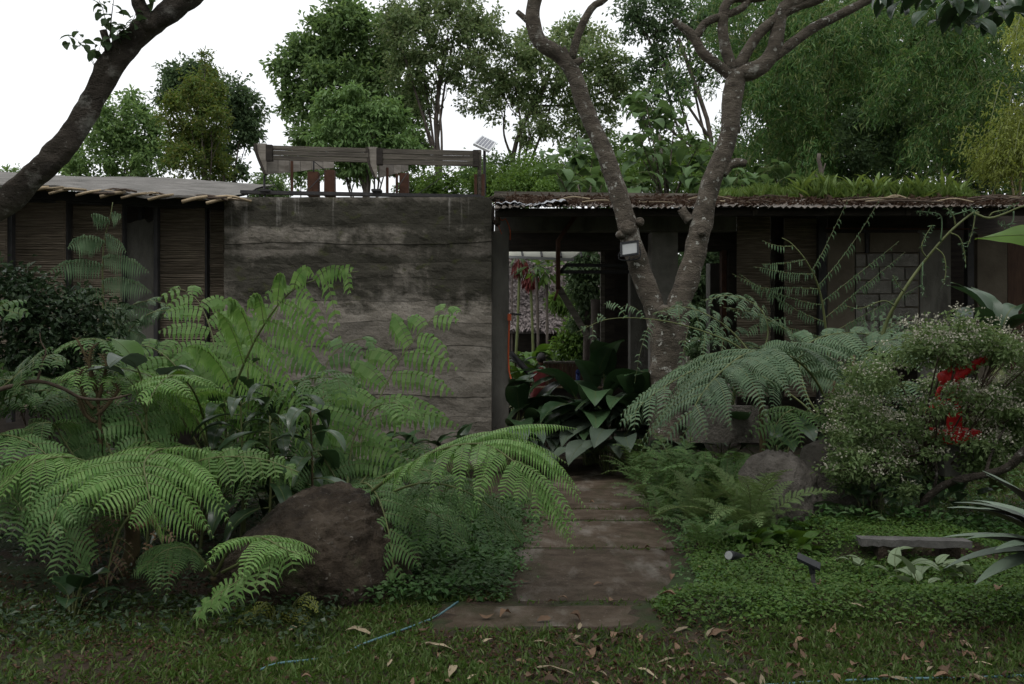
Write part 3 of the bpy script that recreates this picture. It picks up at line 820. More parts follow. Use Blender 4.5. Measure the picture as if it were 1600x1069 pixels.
# pipes and braces in the doorway
def ptube(name, pts, r, m, par=None, n=8):
    g = G(); g.tube(PP(pts) if len(pts) < 4 else spline(PP(pts), 12), r, n); return part(name, g, m, par or bl, smooth=True)
ptube('downpipe', [(904, 330, 13.9), (872, 376, 14.0), (872, 452, 14.0)], .034, RUST)
ptube('pipe_elbow', [(874, 446, 14.0), (866, 470, 14.0)], .018, RUST)
g = G(); g.beam(P(873, 450, 14.05), P(921, 530, 14.15), .09, .035, up=(0, 1, 0)); part('brace_board', g, FASCIA, bl)
g = G(); g.beam(P(873, 428, 15.0), P(885, 414, 15.0), .05, .05); g.beam(P(884, 414, 15.0), P(1020, 416, 15.0), .05, .05); part('pipe_rail', g, STEEL, bl)
g = G(); g.beam(P(874, 425, 15.0), P(1000, 425, 15.0), .05, .05); part('pipe_rail', g, STEEL, bl)
ptube('red_pole', [(796, 490, 13.45), (796, 585, 13.45), (820, 640, 13.1), (829, 720, 13.0)], .012, ORANGE)
g = G(); g.box(P(796, 496, 13.42), (.05, .05, .09)); part('pole_bracket', g, ORANGE, bl)
ptube('pole_lever', [(797, 490, 13.42), (815, 492, 13.42)], .014, STEEL)
ptube('drain_pipe', [(798, 552, 13.9), (832, 588, 13.7)], .045, STEEL)
ptube('cable', [(778, 330, 13.4), (783, 345, 13.3), (790, 342, 13.3), (797, 360, 13.3), (797, 375, 13.35)], .008, ORANGE)
ptube('cable', [(775, 338, 13.3), (780, 356, 13.3), (784, 366, 13.3)], .006, ORANGE)
g = G(); g.tube(spline(PP([(770, 345, 13.4), (779, 352, 13.3), (777, 330, 13.3), (781, 322, 13.3)]), 8), .03, 6, bump=.6, freq=20); part('cloth_bundle', g, TWIG, bl)
pbox('bench_ledge', 780, 1010, 626, 634, 13.7, 0.35, DARKWOOD)
pbox('plinth', 795, 1010, 640, 735, 13.9, 0.2, DARKWOOD)
pbox('floor_slab', 795, 1800, 736, 745, 13.7, 2.5, CONC)

# ---- left wing
lw = thing('bamboo_wing', 'left wing screened with woven bamboo panels under a pale felt roof', 'building', (-5.5, 13, 0))
def LYw(px): return 13.35 - (350 - px) * 0.0022     # the wing comes a little closer on the left
def lbox(name, px0, px1, py0, py1, dY, d, m, jit=.004):
    Y = LYw((px0 + px1) / 2) + dY
    a = P(px0, py1, Y); b = P(px1, py0, Y); b[1] += d
    g = G(); g.box2(a, b, jit=jit); return part(name, g, m, lw)
for (a, b, t) in ((-60, 9, 302), (18, 101, 306), (112, 189, 312), (246, 319, 318), (328, 350, 320)):
    Ys = LYw((a + b) / 2)
    if b <= 9: screen(a, b, t, 640, Ys, lw)
    elif a == 112: screen(a, b, t + 6, 640, Ys, lw)
    else: screen(a, b, t, 640, Ys, lw)
for (a, b) in ((9, 18), (101, 106), (189, 194), (240, 246), (319, 323)):
    lbox('post', a, b, 300 + a * .05, 660, -.05, .1, STEEL)
lbox('frame_bar', 107, 112, 306, 660, 0.05, .1, DARKWOOD)
lbox('frame_bar', 323, 328, 314, 660, 0.12, .1, DARKWOOD)
# ragged concrete pillar behind
g = G()
yy = LYw(220) + .12
V = []; nn_ = 9
for k, x in enumerate(np.linspace(198, 242, nn_)):
    V.append(P(x, 660, yy)); V.append(P(x, 345 + NR.uniform(-4, 4), yy))
V = np.array(V); V2 = V + [0, .3, 0]
F = [[2*k, 2*k+2, 2*k+3, 2*k+1] for k in range(nn_ - 1)]
F2 = [[2*nn_ + 2*k+1, 2*nn_ + 2*k+3, 2*nn_ + 2*k+2, 2*nn_ + 2*k] for k in range(nn_ - 1)]
F3 = [[2*k+1, 2*k+3, 2*nn_+2*k+3, 2*nn_+2*k+1] for k in range(nn_ - 1)]
g.add(np.vstack([V, V2]), F + F2 + F3 + [[0, 1, 2*nn_+1, 2*nn_], [2*nn_-2, 4*nn_-2, 4*nn_-1, 2*nn_-1]])
part('pillar', g, CONC, lw)
lbox('post', 216, 221, 318, 350, .2, .1, STEEL)
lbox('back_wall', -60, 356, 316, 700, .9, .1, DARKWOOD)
g = G(); g.beam(P(-60, 298, LYw(-60) - .08), P(352, 319, LYw(350) - .08), .08, .12, jit=.003); part('eave_beam', g, STEEL, lw)
g = G(); g.beam(P(-60, 308, LYw(-60) - .02), P(352, 325, LYw(350) - .02), .05, .06, jit=.003); part('eave_beam', g, STEEL, lw)
# felt roof sheet with a slightly wavy front edge
nx_, ny_ = 60, 8
V = []
for r_ in range(ny_):
    f = r_ / (ny_ - 1)
    for c in range(nx_):
        px = -80 + (440 + 70*f) * c / (nx_ - 1)
        Ya = LYw(px) - .55; Yb = LYw(px) + 2.3
        pa = P(px, 290 + (px / 350) * 21 - 1.5 + 2.0 * math.sin(px * .06) * (1 - f), Ya); pb = P(px, 268.5 + 15 * px / 350, Yb)
        q = pa * (1 - f) + pb * f; q[2] += .02 * math.sin(f * 9 + px * .02) + .012 * mnoise.noise(Vector((px * .06, f * 6, 0)))
        V.append(q)
V = np.array(V)
ii = np.arange(ny_ - 1)[:, None] * nx_; jj = np.arange(nx_ - 1)[None]
F = np.stack([ii+jj, ii+jj+1, ii+nx_+jj+1, ii+nx_+jj], -1).reshape(-1, 4)
g = G(); g.add(V, F); g.add(V - [0, 0, .03], F[:, ::-1])
e0 = V[:nx_]; g.add(np.vstack([e0, e0 - [0, 0, .03]]), [[k, nx_+k, nx_+k+1, k+1] for k in range(nx_ - 1)])
part('roof', g, ROOFSH, lw)
# bamboo rafter ends under the eave, each its own pole
for k, px in enumerate((52, 92, 134, 172, 205, 247, 300, 338)):
    Ye = LYw(px) - .62
    a = P(px - 16, 297.5 + px * .060, Ye); b = P(px + 24, 289.5 + px * .060, Ye + .14)
    g = G(); g.tube(spline([a, a * .5 + b * .5 + [0, 0, .01], b], 6), .020 + NR.uniform(-.005, .006), 8); part('rafter', g, POLE, lw, smooth=True)
for k in range(26):
    px = NR.uniform(30, 345); Ye = LYw(px) - .5
    a = P(px, 292 + px * .058 + NR.uniform(-3, 3), Ye); b = P(px + NR.uniform(20, 60), 293 + px * .06 + NR.uniform(-4, 2), Ye + NR.uniform(-.08, .2))
    g = G(); g.tube(spline([a, (a + b) / 2 + [0, 0, NR.uniform(-.02, .04)], b], 6), NR.uniform(.006, .016), 5); part('rail', g, POLE if k % 2 else TWIG, lw, smooth=True)

# ================================================================== timber roof vent on top of the wall
rv = thing('roof_vent', 'weathered timber scoop structure standing on an iron rail on top of the wall', 'roof structure', (P(575, 0, 13.3)[0], 13.3, zb[0]))
YV = 13.2
def vbox(name, px0, px1, py0, py1, Y, d, m, jit=.003):
    a = P(px0, py1, Y); b = P(px1, py0, Y); b[1] += d
    g = G(); g.box2(a, b, jit=jit); return part(name, g, m, rv)
def slant(name, quad, Y, d, m):
    """quad of px points, extruded in depth"""
    f = PP([(x, y, Y + (q if False else 0)) for x, y, *r_ in [(*p, 0) for p in quad] for q in [0]])
    n_ = len(f); b = f + [0, d, 0]
    g = G()
    g.add(np.vstack([f, b]), [list(range(n_ - 1, -1, -1)), list(range(n_, 2*n_))] if False else [[(k+1) % n_, k, n_+k, n_+(k+1) % n_] for k in range(n_)])
    if n_ == 4:
        g.add(np.vstack([f, b]), [[0,1,2,3],[7,6,5,4]])
    else:
        c0 = f.mean(0); c1 = b.mean(0)
        g.add(np.vstack([f, b, c0, c1]), [[k, (k+1) % n_, 2*n_] for k in range(n_)] + [[n_+(k+1) % n_, n_+k, 2*n_+1] for k in range(n_)])
    return part(name, g, m, rv)
# base rail
slant('base_rail', [(375, 297), (375, 302), (757, 309), (757, 304)], YV, .10, STEEL)
# planks of the two fascias: three boards each
for (xa, xb, ya, yb, h) in ((416, 575, 226.5, 231.0, 23), (590, 741, 231.5, 235, 25)):
    for b_ in range(3):
        o0 = h * b_ / 3 + .5; o1 = h * (b_ + 1) / 3 - .4
        slant('board', [(xa + NR.uniform(-1, 1), ya + o0), (xa, ya + o1), (xb, yb + o1), (xb + NR.uniform(-1, 1), yb + o0)], YV - .02 + NR.uniform(-.008, .008), .035, FASCIA)
slant('end_block', [(415, 225.5), (415, 251), (425, 251), (425, 226)], YV - .05, .08, DARKWOOD)
slant('end_block', [(588, 231), (588, 257), (597, 257), (597, 231)], YV - .05, .08, DARKWOOD)
slant('end_block', [(739, 234), (739, 260), (747, 260), (747, 234)], YV - .05, .08, DARKWOOD)
# curved cheek with dark edging at each scoop's left end
for (dx, dy) in ((0, 0), (176, 5.5)):
    inner = [(400, 224), (401, 236), (406, 250), (412, 264), (415.5, 272)]
    if dx: inner = [(x + (3 if x < 405 else 0), y + dy) for x, y in inner]
    dxx = dx
    pts = [(x + dxx - (4 if dx else 0), y) for x, y in inner]
    xr = 416 + dxx - (3 if dx else 0)
    for (x_a, y_a), (x_b, y_b) in zip(pts[:-1], pts[1:]):
        slant('cheek_board', [(x_a, y_a), (x_b, y_b), (xr, y_b), (xr, y_a)], YV + .02, .03, PALEBOARD)
    for k_ in range(len(pts) - 1):
        (xa, ya), (xb, yb) = pts[k_], pts[k_+1]
        slant('edging', [(xa - 4, ya), (xb - 4, yb), (xb, yb), (xa, ya)], YV - .02, .12, DARKWOOD)
# side skirts of pale boards running back in depth
for (xs_, ys0, ye0, xe, ys1, ye1) in ((417, 251, 272.5, 522, 253, 262), (593, 257, 277.5, 638, 258, 267)):
    nb = 6 if xe - xs_ > 60 else 4
    for k in range(nb):
        f0, f1 = k / nb + .003, (k + 1) / nb - .003
        q = []
        for f in (f0, f1):
            x = xs_ + (xe - xs_) * f
            q.append((x, ys0 - 6 + (ys1 - ys0) * f, YV + .08 + .9 * f)); q.append((x, ye0 + (ye1 - ye0) * f + NR.uniform(-.6, .6), YV + .08 + .9 * f))
        a = PP(q); b = a + [-.02, .03, 0]
        g = G(); g.add(np.vstack([a, b]), [[0,1,3,2],[6,7,5,4],[1,5,7,3],[0,2,6,4],[0,4,5,1],[2,3,7,6]]); part('skirt_board', g, PALEBOARD, rv)
# iron legs and box posts
for (x, y0, y1, r_, Y, m) in ((413, 274, 300, .016, YV + .04, STEEL), (456, 252, 306, .02, YV + .35, RUST), (490, 250, 268, .012, YV + .5, STEEL), (585, 279, 303, .012, YV + .04, STEEL), (605, 262, 306, .02, YV + .3, RUST), (620, 272, 306, .018, YV + .4, RUST)):
    g = G(); g.tube([P(x, y0, Y), P(x, y1, Y)], r_, 8); part('leg', g, m, rv)
for (x0_, x1_, y0, y1, Y) in ((480, 497, 268, 306, YV + .5), (506, 522, 265, 306, YV + .6), (624, 638, 270, 306, YV + .5)):
    vbox('box_post', x0_, x1_, y0, y1, Y, .14, RUST)
vbox('post', 746, 752, 234, 304, YV + .03, .08, FASCIA)
vbox('post', 741, 745.5, 272, 306, YV, .08, RUST)
vbox('post', 752.5, 757, 272, 306, YV, .08, RUST)
for (a, b) in (((508, 270, YV+.4), (478, 300, YV+.2)), ((638, 268, YV+.4), (614, 304, YV+.2)), ((712, 262, YV+.2), (655, 302, YV+.2)), ((418, 276, YV+.1), (440, 304, YV+.1)), ((490, 252, YV+.4), (510, 268, YV+.5)), ((664, 282, YV+.3), (694, 264, YV+.3))):
    g = G(); g.tube([P(*a), P(*b)], .006, 5); part('tie_rod', g, STEEL, rv)
for x in (406, 580):
    slant('foot_plate', [(x, 295), (x, 298.5), (x + 15, 298.8), (x + 15, 295.3)], YV - .03, .16, STEEL)
for x in (387, 406, 414):
    g = G(); g.tube([P(x, 299, YV + .03), P(x, 308, YV + .03)], .01, 5); part('bolt', g, STEEL, rv)

# solar lamp panel on its pole
sp_ = thing('solar_collector', 'small white framed solar panel tilted on a pole behind the roof vent', 'solar panel', P(757, 308, 13.6))
c = [P(*a) for a in ((740, 224, 13.5), (753, 211, 13.95), (776, 222, 13.95), (765, 236, 13.5))]
c = np.array(c); nn_ = nrm(np.cross(c[1] - c[0], c[3] - c[0])); nn_ = nn_ if nn_[2] > 0 else -nn_
g = G(); g.add(np.vstack([c, c - nn_ * .03]), [[0,1,2,3],[7,6,5,4],[0,4,5,1],[1,5,6,2],[2,6,7,3],[3,7,4,0]]); part('frame', g, WHITEP, sp_)
for k in range(5):
    a0, a1 = .08 + k * .175, .08 + k * .175 + .12
    q = [c[0]*(1-v)*(1-u) + c[1]*(1-u)*v + c[2]*u*v + c[3]*u*(1-v) + nn_*.004 for u, v in ((a0,.1),(a1,.1),(a1,.9),(a0,.9))]
    g = G(); g.add(q, [[0,1,2,3]]); g.add(np.array(q) - nn_*.003, [[3,2,1,0]]); part('cell', g, CELL, sp_)
g = G(); g.tube([P(757, 228, 13.68), P(757, 306, 13.68)], .02, 8); part('pole', g, STEEL, sp_)

# stone lying on the roof corner
def rock(name, label, cat, c, rad, m, seed, sub=4, amp=.25, freq=1.6, flatten=None, group=None, fine=.05, facet=.6):
    bm = bmesh.new(); bmesh.ops.create_icosphere(bm, subdivisions=sub, radius=1.0)
    V = np.array([v.co[:] for v in bm.verts]); F = np.array([[v.index for v in f.verts] for f in bm.faces]); bm.free()
    o_ = Vector((seed * 3.7, seed * 1.3, seed * 2.1))
    V_ = V
    d = np.array([1 + .05 * mnoise.fractal(Vector(v * 16) + o_, .7, 2.0, 3) + amp * mnoise.fractal(Vector(v * freq) + o_, 1.0, 2.0, 3) + fine * mnoise.fractal(Vector(v * 7) + o_, .8, 2.0, 4) + amp * .5 * (abs(mnoise.noise(Vector(v * 2.3) + o_)) - .3) for v in V])
    rr2 = np.random.RandomState(seed + 500); V = V * d[:, None]
    for nk in nrm(rr2.normal(size=(13, 3))):      # broken faces
        lim = rr2.uniform(.72, .93); t_ = V @ nk - lim
        V = V - np.where(t_ > 0, t_ * facet, 0)[:, None] * nk
    V = V * (1 + fine * .35 * np.array([mnoise.fractal(Vector(v * 11) + o_, .8, 2.0, 4) for v in V]))[:, None]
    V = V * np.array(rad) + np.array(c)
    g = G(); g.add(V, F)
    return top(name, g, m, label, cat, group, smooth=True, origin=(c[0], c[1], c[2] - rad[2]))
rock('stone', 'dark stone weighing down the roof corner beside the wall', 'stone', P(778, 310, 12.75), (.11, .1, .05), ROCK, 3, 3)

# ================================================================== trees behind the building
tree('broad_tree', 'mid green round tree left, its crown half hidden behind the leaning trunk', 34, [(205, 290), (204, 250)], 5,
     [(195,195,42),(165,205,32),(225,210,38),(150,262,40),(195,250,40),(110,272,26),(235,250,36),(210,160,16)], TREE_A, 520, 19, 8.5, 8, 4.2, 11, shell=.6)
tree('olive_tree', 'olive green columnar tree with a spiky top behind the left wing roof', 32, [(322, 300), (320, 240)], 4,
     [(315,150,34),(322,112,14),(320,92,9),(290,175,34),(330,185,34),(285,215,32),(320,225,34),(298,252,32),(335,262,28)], TREE_OL, 640, 19, 9, 6.5, 3.0, 12, shell=.3)
tree('dark_tree', 'dark green tree with a drooping right side beside the olive tree', 37, [(350, 300), (350, 240)], 5,
     [(290,130,34),(350,150,36),(380,170,30),(375,205,30),(345,225,28),(395,205,16),(270,150,24),(360,265,22),(310,120,24)], TREE_B, 620, 20, 9, 7.5, 4, 13)
tree('broad_tree', 'tall dark broadleaf tree with bright shoot tips left of centre', 32, [(572, 305), (575, 240), (560, 160), (550, 90)], 8,
     [(550,60,58),(500,70,42),(468,110,36),(540,20,32),(600,70,45),(470,160,34),(520,140,52),(600,140,50),(490,215,32),(560,215,52),(640,190,34),(560,120,50),(470,78,22),(645,235,26)], TREE_A, 1000, 21, 10, 10, 5.2, 14, shell=.6)
tree('palm_leaved_tree', 'fresh green tree with drooping finger leaves just behind the roof vent', 24, [(575, 300), (572, 250)], 5,
     [(520,170,26),(560,160,26),(600,175,26),(535,205,30),(580,205,32),(622,205,24),(510,225,24),(560,240,30),(610,240,30),(640,240,22),(535,255,26)], TREE_L, 330, 26, 11, 11, 4.2, 15, droop=.9, shell=.75, squash=.45)
tree('gum_tree', 'open crowned tree with three slender grey stems behind the roof vent', 30, [(688, 310), (686, 250), (681, 190), (690, 110), (700, 60)], 6,
     [(650,60,48),(700,40,52),(740,60,36),(630,110,34),(680,110,42),(735,110,34),(720,10,34),(775,60,24),(620,40,30),(765,25,18),(660,160,22),(740,160,26),(640,10,30)], TREE_G, 720, 18, 8.5, 7.5, 3.8, 16, twigs=3, shell=.6)
root = tree('gum_tree', 'bushy tree with a curved forking trunk right of the solar panel', 31, [(806, 310), (800, 255), (815, 200), (850, 140), (860, 110)], 6,
     [(800,110,44),(850,110,50),(790,160,36),(905,110,46),(860,170,44),(930,80,40),(950,140,36),(770,130,28),(830,205,30),(900,200,36),(940,190,34),(965,110,30),(890,60,34),(825,75,26)], TREE_G, 900, 19, 8.5, 7.5, 3.9, 17, twigs=3, shell=.6)
tree('gum_tree', 'thin airy tree with dark branching stems between the two forks', 29, [(1112, 310), (1110, 210), (1085, 130), (1060, 60)], 6,
     [(1030,20,40),(990,40,30),(1070,30,36),(1110,40,34),(1040,80,26),(1010,110,26),(1100,100,24),(1140,20,26),(1000,160,26),(1050,140,26),(985,10,30),(1025,190,26)], TREE_B, 560, 17, 9, 7.5, 4, 18, twigs=4)
# low bushes behind the roofs
bushes = [(690, 285, 26, 26), (650, 290, 22, 27), (760, 285, 26, 26), (800, 290, 28, 25), (840, 275, 28, 25), (880, 280, 30, 24), (930, 265, 28, 26), (740, 265, 22, 30), (1010, 265, 34, 27), (1075, 240, 34, 28), (1150, 275, 28, 26), (20, 285, 24, 36), (420, 285, 22, 36), (470, 250, 26, 38), (960, 235, 30, 30), (830, 262, 34, 28), (892, 250, 34, 29), (1045, 228, 36, 30), (1100, 258, 34, 27), (1128, 228, 34, 31), (990, 262, 34, 28), (945, 285, 30, 26), (1070, 285, 30, 26), (780, 262, 30, 31)]
blab = ['light green bush behind the vent, under the slender stemmed tree', 'pale bush seen under the roof vent', 'bright bush just right of the vent posts', 'bright bush at the foot of the curved trunk', 'light bush rising over the roof corner',
        'light bush over the tin roof left of the forked tree', 'bush touching the left fork from behind', 'darker distant bush below the solar panel', 'bush between the forks near the roof', 'tall bush between the forks, highest one there', 'bush behind the right fork', 'distant bush at the far left above the roof', 'distant bush left of the roof vent end', 'far dark bush at the left end of the vent', 'far bush behind the left fork', 'bush above the tin roof corner, right of the curved trunk', 'rounded bush left of the left fork over the roof', 'high bush in the middle between the forks, behind the large leaves', 'bush close to the left side of the right fork', 'far bush just left of the right fork at mid height', 'bush right of the left fork at roof height', 'low bush touching the left fork just above the roof', 'low bush between the forks just above the roof', 'far bush behind the curved trunk']
for k, ((px, py, r, Y), lb_) in enumerate(zip(bushes, blab)):
    tree('bush', lb_, Y, [(px, 330), (px, py + 10)], 1.5, [(px, py, r), (px - r*.7, py + r*.5, r*.7), (px + r*.8, py + r*.4, r*.7), (px + r*.2, py + r*.8, r*.9)],
         BUSH_L if Y < 29 else TREE_A, 150, 14, 8, 6.5, 3.2, 40 + k, cat='bush', group='bushes behind the roofs', tname='stem', twigs=1)

# big leaved shrub tree behind the roof: each large leaf is a part
HEART = [blade_mesh('heart_leaf', TREE_BIG, L=.34, W=.25, pet=.16, pitch=p, bend=b, n=5, seed=s, shape=.8, pr=.004, rib=False) for p, b, s in ((30, 110, 1), (10, 95, 2), (45, 130, 3))]
def big_leaf_tree(label, trunk, clusters, Y, seed):
    rng = np.random.RandomState(seed)
    base = P(*trunk[0], Y); base[2] = 0
    root = thing('large_leaved_tree', label, 'tree', base, 'large leaved trees behind the roof')
    g = G(); tp = np.vstack([base[None], PP([(x, y, Y) for x, y in trunk])])
    tps = spline(tp, 14); g.tube(tps, np.linspace(.06, .025, 14), 7)
    for (x, y, r, n) in clusters:
        c = P(x, y, Y + rng.uniform(-.8, .8))
        g.tube(spline([tps[9], (tps[9] + c) / 2 + [0, 0, .1], c], 7), np.linspace(.025, .008, 7), 5)
        for k in range(int(n * 1.9)):
            p = c + rng.normal(size=3) * r / FPX * Y * .5
            inst('leaf', HEART[rng.randint(3)], root, p - base, (rng.uniform(-.3, .3), rng.uniform(-.3, .3), rng.uniform(0, 6.28)), rng.uniform(.75, 1.25))
    part('trunk', g, BARK, root, smooth=True)
big_leaf_tree('large leaved shrub tree seen between the two forks above the roof', [(1040, 290), (1035, 250), (1030, 210)], [(1010,165,22,9),(1055,180,20,9),(1000,215,24,8),(1090,230,24,9),(1045,245,24,10),(1005,250,22,9),(1075,270,20,8),(1030,285,24,9),(1000,160,14,5)], 19, 3)
big_leaf_tree('large leaved shrub leaning left of the left fork over the roof', [(920, 300), (915, 280)], [(895,255,22,9),(925,250,18,8),(870,270,16,6),(905,290,20,8),(940,290,18,7),(985,290,16,6)], 18, 4)
big_leaf_tree('large leaved shrub right of the right fork low over the roof', [(1160, 305), (1165, 290)], [(1140,290,20,8),(1200,270,12,6),(1165,300,18,8),(1120,250,16,6),(1195,292,14,6),(1105,285,16,7)], 18, 5)

# bamboo: arching culms with drooping narrow leaves
def bamboo(name, label, Y, base_px, plumes, nleaf, seed, leafm, ln=11, wd=1.9, culms=10, dep=3.0, nz=1.0):
    rng = np.random.RandomState(seed)
    base = P(base_px, 534, Y); base[2] = 0
    root = thing(name, label, 'bamboo', base)
    k = Y / FPX
    curves = []
    for (px, py, tx, ty, n) in plumes:
        for _ in range(n):
            dy = rng.uniform(-dep, dep)
            a = P(px + rng.normal() * 22 * nz, py + rng.normal() * 18 * nz, Y + dy); b = P(tx + rng.normal() * 28 * nz, ty + rng.normal() * 24 * nz, Y + dy - rng.uniform(0, 1.5))
            m_ = (a + b) / 2 + [0, 0, .35 * np.linalg.norm(b - a) * rng.uniform(.4, 1)]
            curves.append(spline([a, m_, b], 14))
    for q in range(culms):
        c = curves[rng.randint(len(curves))]
        g = G(); b0 = base + [rng.uniform(-1.5, 1.5), rng.uniform(-1.5, 1.5), 0]
        pts = spline([b0, b0 * .45 + c[0] * .55 + [0, 0, 1.0], c[0], c[5]], 16)
        g.tube(pts, np.linspace(.045, .008, 16), 6); part('culm', g, POLE if leafm is BAMB_Y else RACH, root, smooth=True)
    g = G()
    for c in curves: g.tube(c, np.linspace(.012, .004, len(c)), 3, cap=False)
    part('branches', g, RACH, root, kind='stuff')
    per = nleaf // len(curves)
    pos, dr, no = [], [], []
    for c in curves:
        t = rng.rand(per) ** .8 * (len(c) - 1.01); i0 = t.astype(int); f = (t - i0)[:, None]
        p = c[i0] * (1 - f) + c[i0 + 1] * f
        off = rng.normal(size=(per, 3)) * .115 * np.array([1, 1, .7]); off[:, 2] -= .12 * rng.rand(per)
        pos.append(p + off)
        tg = nrm(c[i0 + 1] - c[i0])
        dr.append(nrm(tg * .7 + rng.normal(size=(per, 3)) * .6 + [0, 0, -.28])); no.append(nrm(rng.normal(size=(per, 3)) + [0, 0, .6]))
    pos = np.vstack(pos); n = len(pos)
    V, F = leaf_cloud(pos, np.vstack(dr), np.vstack(no), ln * k * rng.uniform(.6, 1.3, n), wd * k * rng.uniform(.8, 1.3, n), .15, .2)
    g = G(); g.add(V, F); part('foliage', g, leafm, root, kind='stuff')
    return root
rb = np.random.RandomState(5)
def field(x0, x1, y0, y1, n, dx, dy):
    return [(x, y, x + dx + rb.normal() * 20, y + dy, 1) for x, y in zip(rb.uniform(x0, x1, n), rb.uniform(y0, y1, n))]
bamboo('bamboo_clump', 'tall bamboo clump drooping right behind the right fork', 22, 1260, field(1150, 1330, -40, 110, 44, -45, 48) + field(1180, 1330, 100, 270, 40, -30, 40), 24000, 21, BAMB)
bamboo('bamboo_clump', 'dense dark bamboo clump in the middle of the right thicket', 24, 1400, field(1290, 1470, -40, 110, 46, 40, 46) + field(1260, 1480, 90, 280, 54, -40, 38), 30000, 22, BAMB)
bamboo('bamboo_clump', 'broad bamboo clump filling the upper right corner', 21, 1530, field(1420, 1660, -40, 110, 46, -55, 44) + field(1420, 1660, 90, 290, 52, -45, 34), 28000, 23, BAMB)
bamboo('bamboo_clump', 'light bamboo sprays hanging beside the airy tree, above the right fork', 25, 1230, field(1190, 1300, -30, 50, 26, -30, 80), 8000, 26, BAMB)
bamboo('golden_bamboo', 'yellow green feathery bamboo at the right edge', 17, 1640, [(x, y, x - 32, y + 14, 1) for x, y in zip(rb.uniform(1570, 1660, 40), rb.uniform(185, 265, 40))] + [(x, y, x - 30, y + 10, 1) for x, y in zip(rb.uniform(1535, 1600, 10), rb.uniform(235, 262, 10))], 7000, 24, BAMB_Y, ln=9, wd=2.2, culms=3, dep=.6, nz=.35)
bamboo('golden_bamboo', 'small yellow spray of bamboo high at the right edge', 17, 1660, [(x, y, x - 26, y + 14, 1) for x, y in zip(rb.uniform(1605, 1660, 12), rb.uniform(40, 85, 12))], 1500, 25, BAMB_Y, ln=9, wd=2.2, culms=2, dep=.5, nz=.35)
tree('shadowed_tree', 'dark evergreen tree filling the gap behind the bamboo', 30, [(1400, 330), (1400, 200)], 6,
     [(1250,120,90),(1340,60,90),(1430,120,90),(1530,60,90),(1580,180,80),(1480,210,80),(1370,220,80),(1260,230,70),(1200,260,50),(1180,90,50),(1590,275,45),(1640,250,50),(1540,285,36)], TREE_B, 1300, 16, 22, 13, 7, 27, twigs=1)
tree('broadleaf_sapling', 'glossy dark sapling with rounded leaves amid the bamboo', 20, [(1345, 320), (1350, 250)], 2,
     [(1350,200,30),(1385,165,26),(1330,235,30),(1370,240,28),(1410,150,18),(1395,205,24),(1340,270,26),(1420,260,20)], TREE_B, 230, 14, 9, 9, 5, 28, tname='stem')
g = G(); g.tube(spline(PP([(1284, 310, 17), (1284, 275, 17), (1278, 245, 17), (1280, 240, 17)]), 8), np.linspace(.05, .03, 8), 7, bump=.3, freq=8)
g.tube(PP([(1284, 275, 17), (1290, 255, 17)]), [.02, .01], 5); g.tube(PP([(1283, 285, 17), (1274, 272, 17)]), [.018, .008], 5)
top('dead_stump', g, BARK_FAR, 'short dead grey branch stump standing in the roof grass', 'stump', smooth=True)

# grass and litter on the right roof
rg = np.random.RandomState(31)
n = 5200
px = rg.uniform(1110, 1535, n); yy = 15.2 + rg.rand(n) * 1.4
base = np.stack([(px - 800) / FPX * yy, yy, zroof(yy) + .02], -1)
hh = (.20 + .16 * np.array([mnoise.noise(Vector((p * .02, 0, 4))) for p in px])) * rg.uniform(.5, 1.35, n) * sstep(1535, 1490, px) * (0.45 + .55 * sstep(1120, 1230, px))
V, F = leaf_cloud(base, rg.normal(size=(n, 3)) * .45 + [0, 0, 1], rg.normal(size=(n, 3)) + [0, -1, 0], hh + .04, .028, .2, .45)
g = G(); g.add(V, F); top('roof_grass', g, ROOFGR, 'strip of tall bright grass growing along the right roof', 'grass', kind='stuff')
RGM = [blade_mesh('grass_leaf', ROOFGR, L=.42, W=.055, pet=.0, pitch=p, bend=b, n=6, seed=s, rib=False) for p, b, s in ((80, 60, 1), (70, 80, 2))]
for k, (px, py) in enumerate(((1335, 300), (1365, 300), (1375, 302), (1435, 300), (1475, 302), (1250, 303), (1300, 303), (1500, 304))):
    leafy_plant('grass_tuft', 'broad bladed grass tuft standing above the roof grass', 'plant', P(px, py, 15.4), RGM, 9, rg, (.7, 1.15), group='broad grass tufts on the roof', rad=.1)
n = 5200
px = rg.uniform(775, 1640, n); yy = 12.55 + rg.rand(n) ** 1.3 * 3.6
x = (px - 800) / FPX * yy
keep = np.array([mnoise.noise(Vector((a * 1.2, b * .9, 8))) > -.28 for a, b in zip(x, yy)])
base = np.stack([x, yy, zroof(yy) + .02 + .03 * rg.rand(n)], -1)[keep]; n = len(base)
V, F = leaf_cloud(base, rg.normal(size=(n, 3)) * [1, 1, .35], rg.normal(size=(n, 3)) * .5 + [0, 0, 1], rg.uniform(.05, .14, n), rg.uniform(.015, .05, n), .3, .3)
g = G(); g.add(V, F); top('roof_litter', g, DRY, 'brown leaf litter scattered over the corrugated roof', 'leaf litter', kind='stuff')
for k in range(34):
    px = rg.uniform(800, 1600); Y = rg.uniform(12.5, 14)
    a = P(px, 0, Y); a[2] = zroof(Y) + .05
    ln_ = rg.uniform(.3, 1.0); th = rg.normal() * .35
    b = a + [ln_ * math.cos(th), ln_ * math.sin(th) * .5, rg.uniform(-.02, .05)]
    g = G(); g.tube(spline([a, (a + b) / 2 + [0, 0, rg.uniform(0, .06)], b], 6), rg.uniform(.006, .014), 5)
    top('twig', g, TWIG if k % 3 else DRY_PALE, 'dry twig lying on the leaf strewn roof', 'twig', group='twigs on the roof')
g = G(); V = np.array([[.0, 0, 0], [.5, 0, 0], [.5, .4, .04], [0, .4, .04]]) + P(1545, 0, 14.2) * [1, 1, 0] + [0, 0, zroof(14.2) + .08]
